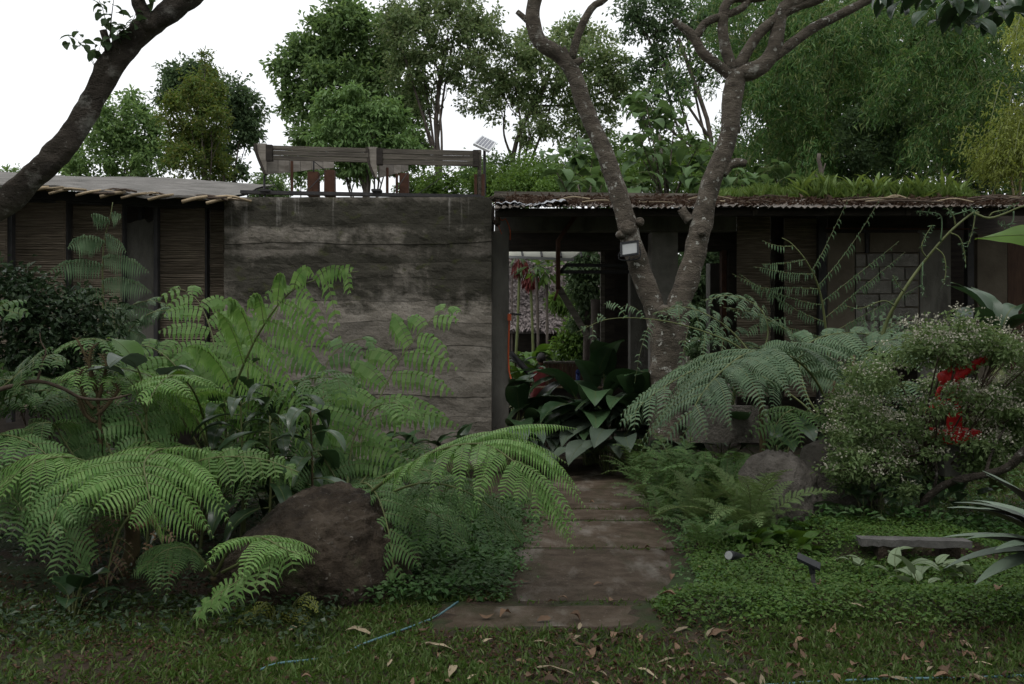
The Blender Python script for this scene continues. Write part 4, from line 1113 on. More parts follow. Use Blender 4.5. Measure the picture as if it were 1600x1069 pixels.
g.add(np.vstack([V, V - [0, 0, .04]]), [[0,1,2,3],[7,6,5,4],[0,4,5,1],[1,5,6,2],[2,6,7,3],[3,7,4,0]])
top('pale_tile', g, PALEBOARD, 'pale flat piece of sheet lying on the far right roof', 'sheet')

# ================================================================== the leaning tree, top left
lt = thing('leaning_tree', 'large leaning tree with a twisted fluted trunk crossing the upper left', 'tree', P(-330, 740, 6.8) * [1, 1, 0])
YL = 6.8
b0 = P(-330, 900, YL)
g = G()
ctr = np.array([lt.location[:]]) 
tr = spline(np.vstack([ctr, PP([(-240, 600, YL), (-130, 460, YL), (-40, 358, YL), (28, 297, YL), (80, 248, YL), (120, 200, YL), (150, 150, YL), (181, 98, YL), (228, 47, YL), (290, -2, YL), (360, -80, YL), (420, -190, YL)])]), 130)
g.tube(tr, np.interp(np.linspace(0, 1, 130), [0, .35, .55, .7, .8, .9, 1], np.array([30, 21, 18.5, 17, 16, 15.5, 12.5]) / FPX * YL), 36, flute=(.17, 3, 9), bump=.3, freq=7)
part('trunk', g, BARK_D, lt, smooth=True)
g = G(); g.tube(spline(PP([(236, 46, YL-.02), (224, 22, YL-.05), (214, -6, YL-.05), (205, -60, YL)]), 12), np.linspace(13, 9, 12) / FPX * YL, 10, bump=.2, freq=6); part('branch', g, BARK_D, lt, smooth=True)
g = G(); g.tube(spline(PP([(172, 88, YL-.02), (167, 68, YL-.08), (161, 47, YL-.1)]), 8), np.linspace(6.5, 5.5, 8) / FPX * YL, 9, bump=.2, freq=8); part('branch_stub', g, BARK_D, lt, smooth=True)
LV = [blade_mesh('sprout_leaf', TREE_B, L=.075, W=.05, pet=.015, pitch=p, bend=b, n=5, seed=s, rib=False, pr=.002) for p, b, s in ((10, 60, 1), (-10, 70, 2))]
rl = np.random.RandomState(8)
def sprout(pts, r0, n, lo=.3):
    c = spline(PP(pts), 14); g = G(); g.tube(c, np.linspace(r0, r0 * .3, 14), 5); part('twig', g, BARK_D, lt)
    for k in range(n):
        p = c[int(rl.uniform(lo, 1) * 13)]
        inst('leaf', LV[k % 2], lt, p - np.array(lt.location) + rl.normal(size=3) * .012, (rl.uniform(-.6, .6), rl.uniform(-.6, .6), rl.uniform(0, 6.28)), rl.uniform(.6, 1.3))
sprout([(172, 60, YL-.1), (173, 35, YL-.1), (178, -5, YL-.1)], .006, 12, .0)
sprout([(168, 66, YL-.1), (162, 20, YL-.1), (150, -10, YL-.1)], .004, 10, .4)
sprout([(176, 66, YL-.1), (186, 52, YL-.1), (206, 34, YL-.1), (215, 12, YL-.1)], .004, 14, .1)
sprout([(172, 70, YL-.1), (160, 66, YL-.1), (152, 86, YL-.12)], .003, 8, .2)
sprout([(180, 60, YL-.1), (188, 45, YL-.1), (198, 62, YL-.1)], .003, 8, .2)
sprout([(149, 106, YL), (138, 78, YL), (118, 44, YL)], .0025, 5, .2)
sprout([(232, 18, YL-.05), (236, 8, YL-.05), (240, -8, YL-.05)], .003, 5, .2)
sprout([(148, 105, YL), (128, 70, YL-.1), (108, 55, YL-.1), (112, 78, YL-.1)], .002, 7, .5)

# ================================================================== the forked tree in front of the doorway
YF = 11.5
ft = thing('forked_tree', 'lichen spotted pale tree forking into two pruned trunks in front of the doorway', 'tree', P(1042, 750, YF) * [1, 1, 0])
def limb(ctrl, rpx, n=40, name='limb', seg=14, bump=.14):
    g = G(); c = spline(PP([(x, y, YF + (d[0] if d else 0)) for x, y, *d in ctrl]), n)
    rr = np.interp(np.linspace(0, 1, n), np.linspace(0, 1, len(rpx)), np.array(rpx) * .84 / FPX * YF)
    g.tube(c, rr, seg, bump=bump, freq=5); return part(name, g, BARK, ft, smooth=True)
limb([(1044, 752), (1044, 650), (1043, 580), (1040, 520), (1042, 490)], [40, 36, 34, 32, 30], name='trunk', seg=18)
limb([(1036, 540), (1022, 480), (1004, 432), (985, 370), (966, 300), (945, 240), (915, 170), (895, 112), (872, 85), (843, 65), (832, 30), (838, -10), (850, -80), (830, -200)], [22, 20, 20, 17, 16, 15, 14, 13.5, 13, 11, 9], 80)
limb([(1052, 540), (1060, 480), (1078, 425), (1096, 350), (1110, 290), (1136, 222), (1146, 150), (1151, 112)], [24, 23, 21, 20, 21, 19, 17, 17, 18, 19], 60)
limb([(893, 92), (905, 50), (925, 12), (950, -8), (1000, -90)], [8, 7, 7, 6, 5], 24)
limb([(842, 50), (828, 36), (808, 18)], [6, 5.5, 5], 10, 'limb_stub')
limb([(892, 100), (884, 86), (878, 76)], [9, 8, 7], 8, 'limb_stub'); limb([(898, 100), (906, 95), (910, 92)], [9, 7, 6], 8, 'limb_stub')
limb([(1150, 122), (1128, 107), (1098, 82), (1084, 58), (1066, 42), (1052, 32)], [13, 11, 10, 9, 8, 6], 26)
limb([(1086, 62), (1102, 36), (1130, 25), (1160, 12), (1175, -10), (1230, -90)], [8, 7, 7, 7, 6, 4], 24)
limb([(1145, 112), (1132, 68), (1130, 30), (1142, -2), (1195, -8), (1290, -60)], [12, 10, 9, 10, 8, 6], 26)
limb([(1152, 108), (1172, 72), (1196, 42), (1240, 12), (1290, -8), (1380, -90)], [12, 10, 9, 8, 7, 5], 26)
limb([(1152, 118), (1188, 104), (1208, 80), (1216, 45), (1225, 10), (1262, -10), (1330, -120)], [17, 15, 13, 11, 12, 11, 7], 30)
limb([(1200, 96), (1235, 70), (1270, 44), (1310, 24), (1362, -4), (1460, -70)], [10, 9, 8.5, 8, 7, 5], 26)
limb([(1128, 272), (1140, 258), (1155, 254), (1166, 256)], [10, 9, 8, 6], 12, 'limb_stub')
limb([(1078, 345), (1070, 335), (1065, 326)], [10, 9, 8], 8, 'limb_stub')
for (x, y, r, dy) in ((981, 356, 12, -.12), (972, 366, 7, -.1), (1000, 346, 6, -.08), (1097, 362, 6, -.15), (1150, 200, 8, -.02), (1038, 488, 10, -.2)):
    g = G(); c = P(x, y, YF + dy); rr_ = r / FPX * YF
    g.tube(np.array([c + [0, .06, 0], c, c + [0, -.025, -.005], c + [0, -.03, 0], c + [0, -.005, 0]]), [rr_ * 1.2, rr_, rr_ * .9, rr_ * .55, rr_ * .3], 12, bump=.2, freq=9); part('knot', g, BARK, ft, smooth=True)
# spreading crown of the forked tree and of the leaning tree, mostly above the picture
def high_crown(par, lobes, m, ncl, per, clr, ln, wd, seed):
    rng = np.random.RandomState(seed)
    V, F = crown([(np.array(c), r) for c, r in lobes], ncl, per, clr, ln, wd, rng, .5)
    g = G(); g.add(V, F); part('crown', g, m, par, kind='stuff')
high_crown(ft, [((1.5, 11, 8.6), 1.6), ((4.5, 10.5, 8.0), 1.7), ((3, 9, 8.8), 1.6), ((-.5, 10.5, 8.6), 1.3)], TREE_B, 240, 16, .4, .15, .08, 51)
high_crown(lt, [((-2, 5.5, 6.6), 1.5), ((-.3, 4.5, 7.4), 1.7), ((-3.4, 4.5, 7.2), 1.9), ((-1.6, 3.2, 7.4), 1.8), ((-4.5, 6.5, 7.0), 1.5)], TREE_B, 290, 16, .4, .14, .08, 52)
# branch with large dark leaves hanging in at the top right
ot = thing('overhanging_tree', 'tree beside the lawn whose dark leaves hang in at the top right corner', 'tree', (5.2, 4.6, 0))
g = G(); g.tube(spline([(5.2, 4.6, 0), (5.1, 4.7, 2), (4.6, 5, 4.1), (3.9, 5.6, 4.6), (2.9, 6.2, 4.2)], 30), np.linspace(.16, .03, 30), 12, bump=.15, freq=4)
g.tube(spline([(4.6, 5, 4.1), (4.3, 5.8, 4.3), (4.2, 6.8, 3.9)], 14), np.linspace(.05, .012, 14), 8); g.tube(spline([(4.6, 5, 4.1), (5.4, 4.2, 5.6), (5.0, 3.2, 7)], 14), np.linspace(.12, .04, 14), 8)
part('trunk', g, BARK_D, ot, smooth=True)
OV = [blade_mesh('overhang_leaf', BROAD, L=.15, W=.085, pet=.03, pitch=p, bend=b, n=6, seed=s, pr=.002) for p, b, s in ((-10, 60, 1), (-30, 40, 2), (15, 70, 3))]
ro = np.random.RandomState(9)
for k in range(120):
    px = ro.uniform(1385, 1640); lim = 8 + 32 * sstep(1390, 1470, px) + 10 * math.sin(px * .06)
    py = ro.uniform(-50, lim - 8); Y = ro.uniform(6.0, 6.8)
    inst('leaf', OV[k % 3], ot, P(px, py, Y) - np.array(ot.location), (ro.uniform(-.5, .3), ro.uniform(-.5, .5), ro.uniform(0, 6.28)), ro.uniform(.75, 1.3))
high_crown(ot, [((4.6, 3.2, 7.6), 1.7), ((3.0, 2.4, 7.8), 1.8), ((5.8, 4.8, 7.0), 1.6), ((1.2, 2.2, 8.2), 1.8), ((-.6, 1.4, 8), 1.6)], TREE_B, 300, 16, .4, .15, .085, 53)
# flood lamp strapped to the left fork
fl = thing('flood_lamp', 'black rectangular flood lamp fixed to the left trunk of the forked tree', 'lamp', P(985, 388, YF - .25))
g = G(); c = P(984, 388, YF - .28)
def lampq(w, h, dy): return np.array([c + [sx * w / 2, dy + sz * .015, sz * h / 2 + sx * .012] for sx, sz in ((-1,-1),(1,-1),(1,1),(-1,1))])
a = lampq(.205, .165, 0); b = lampq(.205, .165, .05); d = lampq(.165, .125, 0); e = lampq(.165, .125, .012)
g.add(np.vstack([a, b, d, e]), [[4+k, 4+(k+1)%4, (k+1)%4, k] for k in range(4)] + [[7,6,5,4]] + [[k, (k+1)%4, 8+(k+1)%4, 8+k] for k in range(4)] + [[8+k, 8+(k+1)%4, 12+(k+1)%4, 12+k] for k in range(4)])
part('housing', g, BLACKP, fl)
g = G(); q = lampq(.163, .123, .010); g.add(q, [[0,1,2,3]]); part('lens', g, GLASSG, fl)
g = G(); g.tube(spline([c + [-.11, .02, -.04], c + [-.12, .03, -.12], c + [.0, .06, -.13], c + [.12, .03, -.10], c + [.115, .02, .02]], 12), .007, 6); g.tube([c + [0, .06, -.12], c + [0.02, .2, -.08]], .009, 6); part('bracket', g, BLACKP, fl)

# ================================================================== courtyard seen through the doorway
th = thing('thatched_hut', 'hut with a steep grey thatched roof seen through the doorway', 'hut', P(845, 534, 27) * [1, 1, 0])
g = G(); rt = np.random.RandomState(61)
ra, rb_ = P(770, 512, 25), P(960, 512, 25); rc, rd = P(960, 385, 29), P(770, 385, 29)
g.add([ra, rb_, rc, rd], [[0,1,2,3]]); g.add(np.array([ra, rb_, rc, rd]) - [0, -.1, .15], [[3,2,1,0]])
part('roof', g, THATCH, th)
n = 9000; u, v = rt.rand(n), rt.rand(n)
pos = ra + (rb_ - ra) * u[:, None] + (rd - ra) * v[:, None] + [0, -.03, .03]
V, F = leaf_cloud(pos, rt.normal(size=(n, 3)) * [.35, .1, .2] + nrm(ra - rd) + [0, -.12, .05], rt.normal(size=(n, 3)) * .3 + [0, -.6, .6], rt.uniform(.15, .45, n), rt.uniform(.03, .06, n), .1, .0)
g = G(); g.add(V, F); part('thatch', g, THATCH, th, kind='stuff')
g = G(); g.box2(P(775, 560, 26.2), P(955, 510, 26.5)); part('wall', g, DARKWOOD, th)
for px in (800, 860, 915):
    g = G(); g.tube([P(px, 620, 25.6), P(px, 508, 25.6)], .07, 8); part('post', g, DARKWOOD, th)
aw = thing('awning', 'pale ribbed awning sheet hanging over the courtyard', 'awning', P(850, 700, 17))
g = G(); q = np.array([P(780, 390, 16.8), P(912, 390, 16.8), P(892, 404, 15.8), P(780, 400, 15.8)]); g.add(np.vstack([q, q - [0, 0, .02]]), [[0,1,2,3],[7,6,5,4],[2,3,7,6],[1,2,6,5]]); part('sheet', g, AWN, aw)
for px in (816, 846, 876, 908):
    g = G(); g.tube(PP([(px - 1, 391, 16.8), (px + 1, 402, 15.78)]), .018, 6); part('rib', g, STEEL, aw)
g = G(); g.beam(P(780, 401, 15.75), P(897, 406, 15.75), .05, .04); part('edge_bar', g, WHITEP, aw)
for px, py in ((784, 402),):
    g = G(); g.tube(PP([(px, py, 15.8), (px, 720, 15.8)]), .03, 8); part('post', g, STEEL, aw)
# red fruiting palms
for (x0, x1, top_, Y, red, lb_) in ((798, 812, 415, 20, 1, 'slender palm with a dull red fruit cluster, leftmost in the doorway'), (832, 829, 436, 20, 1, 'slender palm with a low hanging red cluster right of the tallest palm'), (839, 838, 420, 19.5, 0, 'thin straight palm stem in the doorway without fruit'), (851, 854, 425, 19.5, 2, 'pale palm stem with a light leafy head below the awning')):
    base = P(x0, 0, Y); base[2] = 0
    pr_ = thing('slender_palm', lb_, 'palm', base)
    g = G(); pts = spline([base, (base + P(x1, top_, Y)) / 2 + [.03, 0, 0], P(x1, top_, Y)], 14)
    g.tube(pts, .028, 8, bump=.15, freq=9); part('trunk', g, BARK_FAR if red != 1 else RACH, pr_, smooth=True)
    tp = P(x1, top_, Y); rr_ = np.random.RandomState(int(x0))
    if red == 1:
        n = 220; d = rdir(n, rr_); V, F = leaf_cloud(tp + d * rr_.uniform(0, .16, n)[:, None] * [1, 1, 1.2] + [0, 0, .0], d * .4 + [0, 0, -1], rdir(n, rr_), .16, .035)
        g = G(); g.add(V, F); part('fruit_cluster', g, REDLEAF, pr_, kind='stuff')
    n = 26 if red != 2 else 60; d = rdir(n, rr_); m_ = TREE_B if red != 2 else BUSH_L
    c_ = tp + ([0, 0, .22] if red == 1 else [0, 0, .05])
    V, F = leaf_cloud(c_ + d * rr_.uniform(.05, .3, n)[:, None], d + [0, 0, -.5], rdir(n, rr_) + [0, 0, 1], .26 if red != 2 else .2, .05 if red != 2 else .11)
    g = G(); g.add(V, F); part('crown', g, m_, pr_, kind='stuff')
# court greenery
COURT = [blade_mesh('court_leaf', BROAD_LT, L=.55, W=.24, pet=.35, pitch=p, bend=b, seed=s) for p, b, s in ((80, 90, 1), (65, 80, 2), (75, 120, 3))]
COURT2 = [blade_mesh('court_leaf', BROAD_GREY, L=.6, W=.26, pet=.4, pitch=p, bend=b, seed=s) for p, b, s in ((75, 95, 4), (60, 100, 5))]
rc_ = np.random.RandomState(62)
COURTLAB = ['courtyard plant at the left jamb behind the person', 'grey leaved courtyard plant left of the palm stems', 'courtyard plant among the palm stems', 'grey leaved courtyard plant just right of the seated person', 'courtyard plant behind the left half of the counter', 'grey leaved courtyard plant over the middle of the counter', 'courtyard plant over the right end of the counter', 'bright courtyard plant behind the pale palm stem', 'bright courtyard plant in front of the thatch at its right', 'courtyard plant farthest back below the thatch at the left', 'grey leaved courtyard plant at the foot of the climber pillar', 'courtyard plant right behind the head of the person', 'bright courtyard plant behind the counter, farther back']
spots = [(812, 19.5, 0), (828, 19.9, 1), (842, 20.4, 0), (858, 19, 1), (872, 19.3, 0), (890, 19, 1), (905, 18.4, 0), (850, 20.4, 0), (880, 19.8, 0), (818, 20.6, 0), (915, 18.4, 1), (832, 19.2, 0), (866, 19.8, 0)]
for k, (px, Y, t) in enumerate(spots):
    b = P(px, 0, Y); b[2] = .55 + .15 * (k % 3)
    leafy_plant('courtyard_plant', COURTLAB[k], 'plant', b, COURT2 if t else COURT, 9, rc_, (.75, 1.2), group='broad leaved plants in the courtyard', rad=.1)
tree('climber_column', 'pillar wrapped in dense dark climber at the right side of the courtyard', 17.5, [(915, 700), (918, 500), (918, 400)], 9, [(915, 405, 24), (925, 430, 24), (910, 455, 22), (925, 470, 20), (905, 425, 18), (905, 500, 16)], TREE_B, 210, 15, 9, 9, 5, 63, cat='climber', droop=.8)
tree('courtyard_bush', 'fresh green bush low beside the climber pillar', 18.5, [(905, 700), (905, 540)], 2, [(898, 520, 18), (915, 530, 16), (880, 540, 16), (905, 550, 18)], BUSH_L, 120, 14, 8, 9, 5, 64, cat='bush')
tree('courtyard_palm_spray', 'yellow green spray of fronds against the thatch', 21, [(888, 700), (886, 480)], 1.5, [(885, 468, 14), (872, 470, 10)], BUSH_L, 50, 14, 7, 16, 2.5, 65, cat='palm', droop=.7)
tree('courtyard_hedge', 'green hedge seen through the narrow right hand gap', 19, [(1100, 700), (1100, 540)], 3, [(1085, 430, 30), (1078, 405, 26), (1074, 470, 28), (1100, 398, 24), (1125, 420, 34), (1090, 490, 32), (1130, 480, 30), (1105, 540, 34), (1120, 395, 26)], TREE_B, 420, 14, 9, 9, 5, 66, cat='hedge')
g = G(); g.box2(P(1104, 745, 16.8), P(1134, 411, 16.5), jit=.01); top('grey_pillar', g, CONC, 'weathered grey concrete pillar beyond the right hand gap', 'pillar')
g = G(); g.tube(spline(PP([(934, 700, 16.2), (934, 560, 16.2), (933, 468, 16.2)]), 10), [.11] * 10, 10, bump=.2, freq=6); top('old_trunk', g, BARK_FAR, 'bare grey trunk standing at the right edge of the doorway', 'trunk', smooth=True)
g = G(); g.tube(spline(PP([(948, 690, 15.4), (945, 560, 15.4), (936, 528, 15.4)]), 8), .035, 7); top('black_prop', g, STEEL, 'black leaning prop beside the bare trunk', 'prop', smooth=True)
# wooden counter of upright boards
ct = thing('counter', 'dark brown counter faced with upright boards beyond the doorway', 'counter', P(890, 0, 15.4) * [1, 1, 0])
xa, xb = P(852, 0, 15.4)[0], P(922, 0, 15.4)[0]; zt, zl = P(0, 568, 15.4)[2], P(0, 603, 15.4)[2]
nb = 13; me_ = None
for k in range(nb):
    w = (xb - xa) / nb
    if me_ is None:
        gg = G(); gg.box((0, 0, 0), (w * .9, .025, zt - zl), jit=.002); me_ = gg.mesh('board', BROWNW)
    inst('board', me_, ct, np.array([xa + (k + .5) * w, 15.4 + NR.uniform(-.004, .004), (zt + zl) / 2]) - root_loc(ct))
g = G(); g.box2((xa - .02, 15.36, zt + .002), (xb + .02, 15.75, zt + .03)); part('counter_top', g, FASCIA, ct)
g = G(); g.box2((xa, 15.42, 0), (xb, 15.7, zl)); part('base', g, DARKWOOD, ct)
g = G(); g.box2((xa - .3, 15.30, zl - .03), (xb + .5, 15.38, zl - .004)); part('foot_rail', g, POLE, ct)
g = G(); g.tube([P(903, 582, 15.2), P(903, 581, 15.1)], .035, 10); g.tube([P(903, 605, 15.2), P(903, 582, 15.2)], [.03, .035], 10); top('blue_bottle', g, BLUEP, 'small blue container in front of the brown counter', 'container', smooth=True)
# person in a red shirt sitting at the counter, back to the camera
def skin_body(name, joints, edges, radii, m, parent, sub=2):
    me = bpy.data.meshes.new(name); o_ = root_loc(parent)
    me.from_pydata([tuple(np.array(j) - o_) for j in joints], edges, []); me.materials.append(m)
    o = bpy.data.objects.new(name, me); COL.objects.link(o); o.parent = parent
    md = o.modifiers.new('skin', 'SKIN')
    for i_, v in enumerate(me.skin_vertices[0].data):
        v.radius = radii[i_] if isinstance(radii[i_], tuple) else (radii[i_],) * 2
    me.skin_vertices[0].data[0].use_root = True
    md.use_smooth_shade = True
    o.modifiers.new('sub', 'SUBSURF').levels = sub
    o.modifiers['sub'].render_levels = sub
    return o
pc = P(846, 0, 18.0); pc[2] = 0
pe = thing('person', 'person in a dark red shirt with black hair sitting with their back to the doorway', 'person', pc)
def q(x, y, z): return pc + np.array([x, y, z])
zo = .62
J = [q(0, 0, zo+.02), q(0, .02, zo+.2), q(0, .04, zo+.38), q(0, .05, zo+.47), q(0, .06, zo+.53),   # pelvis, waist, chest, neck base, neck
     q(-.16, .04, zo+.42), q(-.25, .06, zo+.2), q(-.14, .26, zo+.14),
     q(.16, .04, zo+.42), q(.24, .08, zo+.2), q(.14, .27, zo+.14),
     q(-.1, .02, zo-.01), q(-.13, .42, zo), q(-.13, .42, zo-.42), q(-.14, .55, zo-.46),
     q(.1, .02, zo-.01), q(.13, .42, zo), q(.13, .42, zo-.42), q(.14, .55, zo-.46)]
E = [(0,1),(1,2),(2,3),(3,4),(2,5),(5,6),(6,7),(2,8),(8,9),(9,10),(0,11),(11,12),(12,13),(13,14),(0,15),(15,16),(16,17),(17,18)]
RR = [(.13,.11),(.12,.10),(.15,.11),(.07,.065),(.05,.05),.065,.05,.035,.065,.05,.035,.09,.075,.055,.04,.09,.075,.055,.04]
body = skin_body('body', J, E, RR, SHIRT, pe)
def ell(c, r, m, nm, seed=0, cut=None):
    bm = bmesh.new(); bmesh.ops.create_uvsphere(bm, u_segments=18, v_segments=12, radius=1)
    V = np.array([v.co[:] for v in bm.verts]); F = [[v.index for v in f.verts] for f in bm.faces]; bm.free()
    W = V * np.array(r)
    W[:, 0] *= 1 - .15 * np.clip(-V[:, 2], 0, 1)
    if nm == 'hair': W += np.array([[.006 * mnoise.noise(Vector(v * 6))] * 3 for v in V])
    g = G(); W = W + c
    for f in F: pass
    F4 = [f for f in F if len(f) == 4]; F3 = [f for f in F if len(f) == 3]
    g.add(W, F4); g.f.append((np.array(F3), 0)); return part(nm, g, m, pe, smooth=True)
hc = q(0.0, .08, zo + .66)
ell(hc, (.075, .095, .115), SKIN, 'head')
ell(hc + [0, -.02, .025], (.084, .095, .105), HAIR, 'hair')
for sx in (-1, 1):
    g = G(); g.tube([hc + [sx * .072, 0, -.03], hc + [sx * .08, -.01, 0], hc + [sx * .074, 0, .02]], [.008, .016, .01], 8); part('ear', g, SKIN, pe, smooth=True)
for sx in (-1, 1):
    h0 = J[7 if sx < 0 else 10]
    g = G(); g.tube([h0 + [0, 0.0, 0], h0 + [-.02*sx, .05, 0], h0 + [-.03*sx, .09, 0]], [.03, .036, .03], 10)
    for f_ in range(4):
        a = h0 + [-.03*sx + (f_ - 1.5) * .017, .085, 0]
        g.tube(spline([a, a + [0, .04 + .006 * (f_ in (1, 2)), .008], a + [0, .07 + .008 * (f_ in (1, 2)), -.012]], 6), np.linspace(.009, .006, 6), 7)
    a = h0 + [-.02*sx - sx*.028, .05, 0]; g.tube(spline([h0 + [-.03*sx, .03, 0], a, a + [-sx*.012, .035, -.005]], 6), np.linspace(.011, .007, 6), 7)
    part('hand', g, SKIN, pe, smooth=True)
st = thing('stool', 'low wooden stool under the seated person', 'stool', pc)
g = G(); g.box(q(0, .03, zo - .10), (.36, .34, .04)); part('seat', g, DARKWOOD, st)
for sx in (-.15, .15):
    for sy in (-.11, .17):
        g = G(); g.tube([q(sx, sy, 0), q(sx, sy, zo - .12)], .02, 7); part('leg', g, DARKWOOD, st)

# ================================================================== boulders, stump, bench, small fixtures
rock('boulder', 'large dark brown boulder at the foot of the ferns left of the path', 'boulder', (-1.25, 6.4, .10), (.64, .5, .54), ROCK, 2, 6, .16, 1.3, facet=.38)
rock('boulder', 'pointed grey brown boulder behind the feathery fern right of the path', 'boulder', (2.22, 8.2, .27), (.33, .3, .47), ROCK2, 5, 5, .2, 1.3)
rock('boulder', 'low rounded boulder with soil under the flowering shrub', 'boulder', (2.95, 8.95, .30), (.42, .36, .42), ROCK2, 9, 4, .2, 1.4)
g = G(); g.tube(spline(PP([(520, 822, 8.6), (528, 780, 8.6), (534, 738, 8.6)]), 10), np.array([26, 22, 19, 18, 17, 16.5, 16, 16, 16, 15.5]) / FPX * 8.6, 14, bump=.2, freq=7)
top('tree_stump', g, BARK, 'pale tree stump standing behind the large boulder', 'stump', smooth=True)
g = G(); g.box2(P(1080, 690, 11.0), P(1192, 634, 11.3), jit=.02); top('low_wall', g, ROCK2, 'short grey concrete block behind the arching fern', 'wall')
be = thing('stone_bench', 'low grey stone slab bench half sunk in the ground cover', 'bench', P(1425, 885, 6.9))
c0, c1 = P(1342, 840, 6.95), P(1514, 844, 6.75)
n_ = 20; V = []
for k in range(n_):
    f = k / (n_ - 1); p = c0 * (1 - f) + c1 * f; j1, j2 = NR.uniform(-.008, .008, 2)
    V += [p + [0, -.05 + j1, .0 + j2 * .4], p + [0, .08 + j2, .0], p + [0, .08 + j2, -.05], p + [0, -.05 + j1, -.048 + j1 * .5]]
F = [[4*k+a, 4*k+(a+1)%4, 4*k+4+(a+1)%4, 4*k+4+a] for k in range(n_-1) for a in range(4)] + [[0,1,2,3],[4*n_-1,4*n_-2,4*n_-3,4*n_-4]]
g = G(); g.add(V, F); part('slab', g, STONE, be)
for px in (1385, 1482):
    g = G(); p = P(px, 852, 6.9); g.box2(p + [-.07, -.03, -.35], p + [.07, .07, -.002], jit=.008); part('leg', g, ROCK, be)
# solar spike light
sk = thing('solar_spike_light', 'small black solar spike light standing in the clover', 'garden light', P(1271, 918, 6.1))
g = G(); p = P(1264, 878, 6.1); g.box(p, (.135, .10, .018), rz=R(-20), rx=R(18)); 
M0 = g.v[0]; M0[:, 2] -= (M0[:, 0] - p[0]) * .45; part('panel', g, BLACKP, sk)
g = G(); g.tube(PP([(1267, 882, 6.1), (1270, 896, 6.1)]), [.017, .02], 8); part('neck', g, BLACKP, sk)
g = G(); g.tube(PP([(1270, 896, 6.1), (1272, 922, 6.1)]), .014, 8); part('stake', g, STONE, sk)
# spot lamp near the fern
st_ = thing('spot_lamp', 'small grey garden spot lamp beside the feathery fern at the path', 'garden light', P(1148, 888, 6.9))
g = G(); g.tube(PP([(1139, 868, 6.8), (1143, 868.5, 6.83), (1160, 872, 6.95), (1164, 873, 6.97)]), [.034, .034, .026, .014], 14); part('head', g, BLACKP, st_, smooth=True)
g = G(); g.tube(PP([(1138.3, 868, 6.795), (1139.5, 868, 6.805)]), [.028, .03], 14); part('lens', g, GLASSG, st_)
g = G(); g.tube(PP([(1149, 872, 6.9), (1149, 895, 6.9)]), .011, 7); part('stake', g, BLACKP, st_)
# hoses
g = G(); c = spline([*PP([(716, 940, 6.1)]), *[np.array([*( ((px-800)/FPX*(1.6*FPX/(py-534.5))), 1.6*FPX/(py-534.5)), zz]) for px, py, zz in ((712, 948, .02), (680, 968, .014), (640, 982, .006), (600, 998, .012), (565, 1010, .008), (530, 1019, -.02), (480, 1030, -.006), (430, 1041, .010), (395, 1050, -.006), (350, 1058, -.02), (300, 1068, -.03))]], 60)
g.tube(c, .0065, 8); top('garden_hose', g, HOSE, 'faded blue garden hose running across the grass from the path slab', 'hose', smooth=True)
g = G(); c = spline([np.array([(px-800)/FPX*(1.6*FPX/(py-534.5)), 1.6*FPX/(py-534.5), .010]) for px, py in ((1700, 1058), (1600, 1059), (1500, 1063), (1400, 1064), (1300, 1068), (1200, 1074), (1080, 1085))], 40)
g.tube(c, .0065, 8); top('garden_hose', g, HOSE, 'blue hose lying along the bottom right edge of the lawn', 'hose', smooth=True)
# red metal stand behind the flowering shrub
rs = thing('red_metal_stand', 'bright red painted metal stand half hidden behind the flowering shrub', 'stand', P(1500, 745, 8.3))
YR = 8.0
g = G(); g.box2(P(1484, 690, YR), P(1504, 534, YR) + [0, .06, 0], jit=.003); part('post', g, REDP, rs)
g = G(); g.tube(spline(PP([(1472, 596, YR-.05), (1490, 588, YR-.05), (1512, 576, YR-.04), (1540, 560, YR)]), 10), [.07, .075, .07, .06, .05, .045, .04, .035, .03, .025], 10); part('arm', g, REDP, rs, smooth=True)
g = G(); th_ = np.linspace(0, 2*np.pi, 17); cc = P(1475, 618, YR-.06); g.tube(np.array([cc + [.05*math.cos(a), 0, .07*math.sin(a)] for a in th_]), .018, 6, cap=False); part('ring', g, REDP, rs, smooth=True)
g = G(); g.tube(PP([(1444, 642, YR-.05), (1480, 628, YR-.05)]), .022, 6); part('lever', g, REDP, rs)
g = G(); g.box2(P(1473, 694, YR-.1), P(1534, 673, YR-.1) + [0, .25, 0], jit=.004); part('base_box', g, REDP, rs)
g = G(); g.box2(P(1476, 745, YR), P(1530, 694.5, YR) + [0, .2, 0]); part('plinth', g, CONC, rs)

# ================================================================== tree ferns, left
def fern(label, base, crownp, trunk_r=.045, group=None, name='tree_fern', ntr=1, rng=None):
    b = np.array(base, float)
    root = thing(name, label, 'fern', b, group)
    if trunk_r:
        c = np.array(crownp)
        g = G(); g.tube(spline([b + [0, 0, -.05], (b * .5 + c * .5) + [.03, .02, 0], c], 14), np.linspace(trunk_r * 1.2, trunk_r, 14), 10, bump=.35, freq=16)
        part('trunk', g, RACH_BR, root, smooth=True)
    return root
gr = lambda px, Y: np.array([(px - 800) / FPX * Y, Y, 0.0])
rf = np.random.RandomState(77)

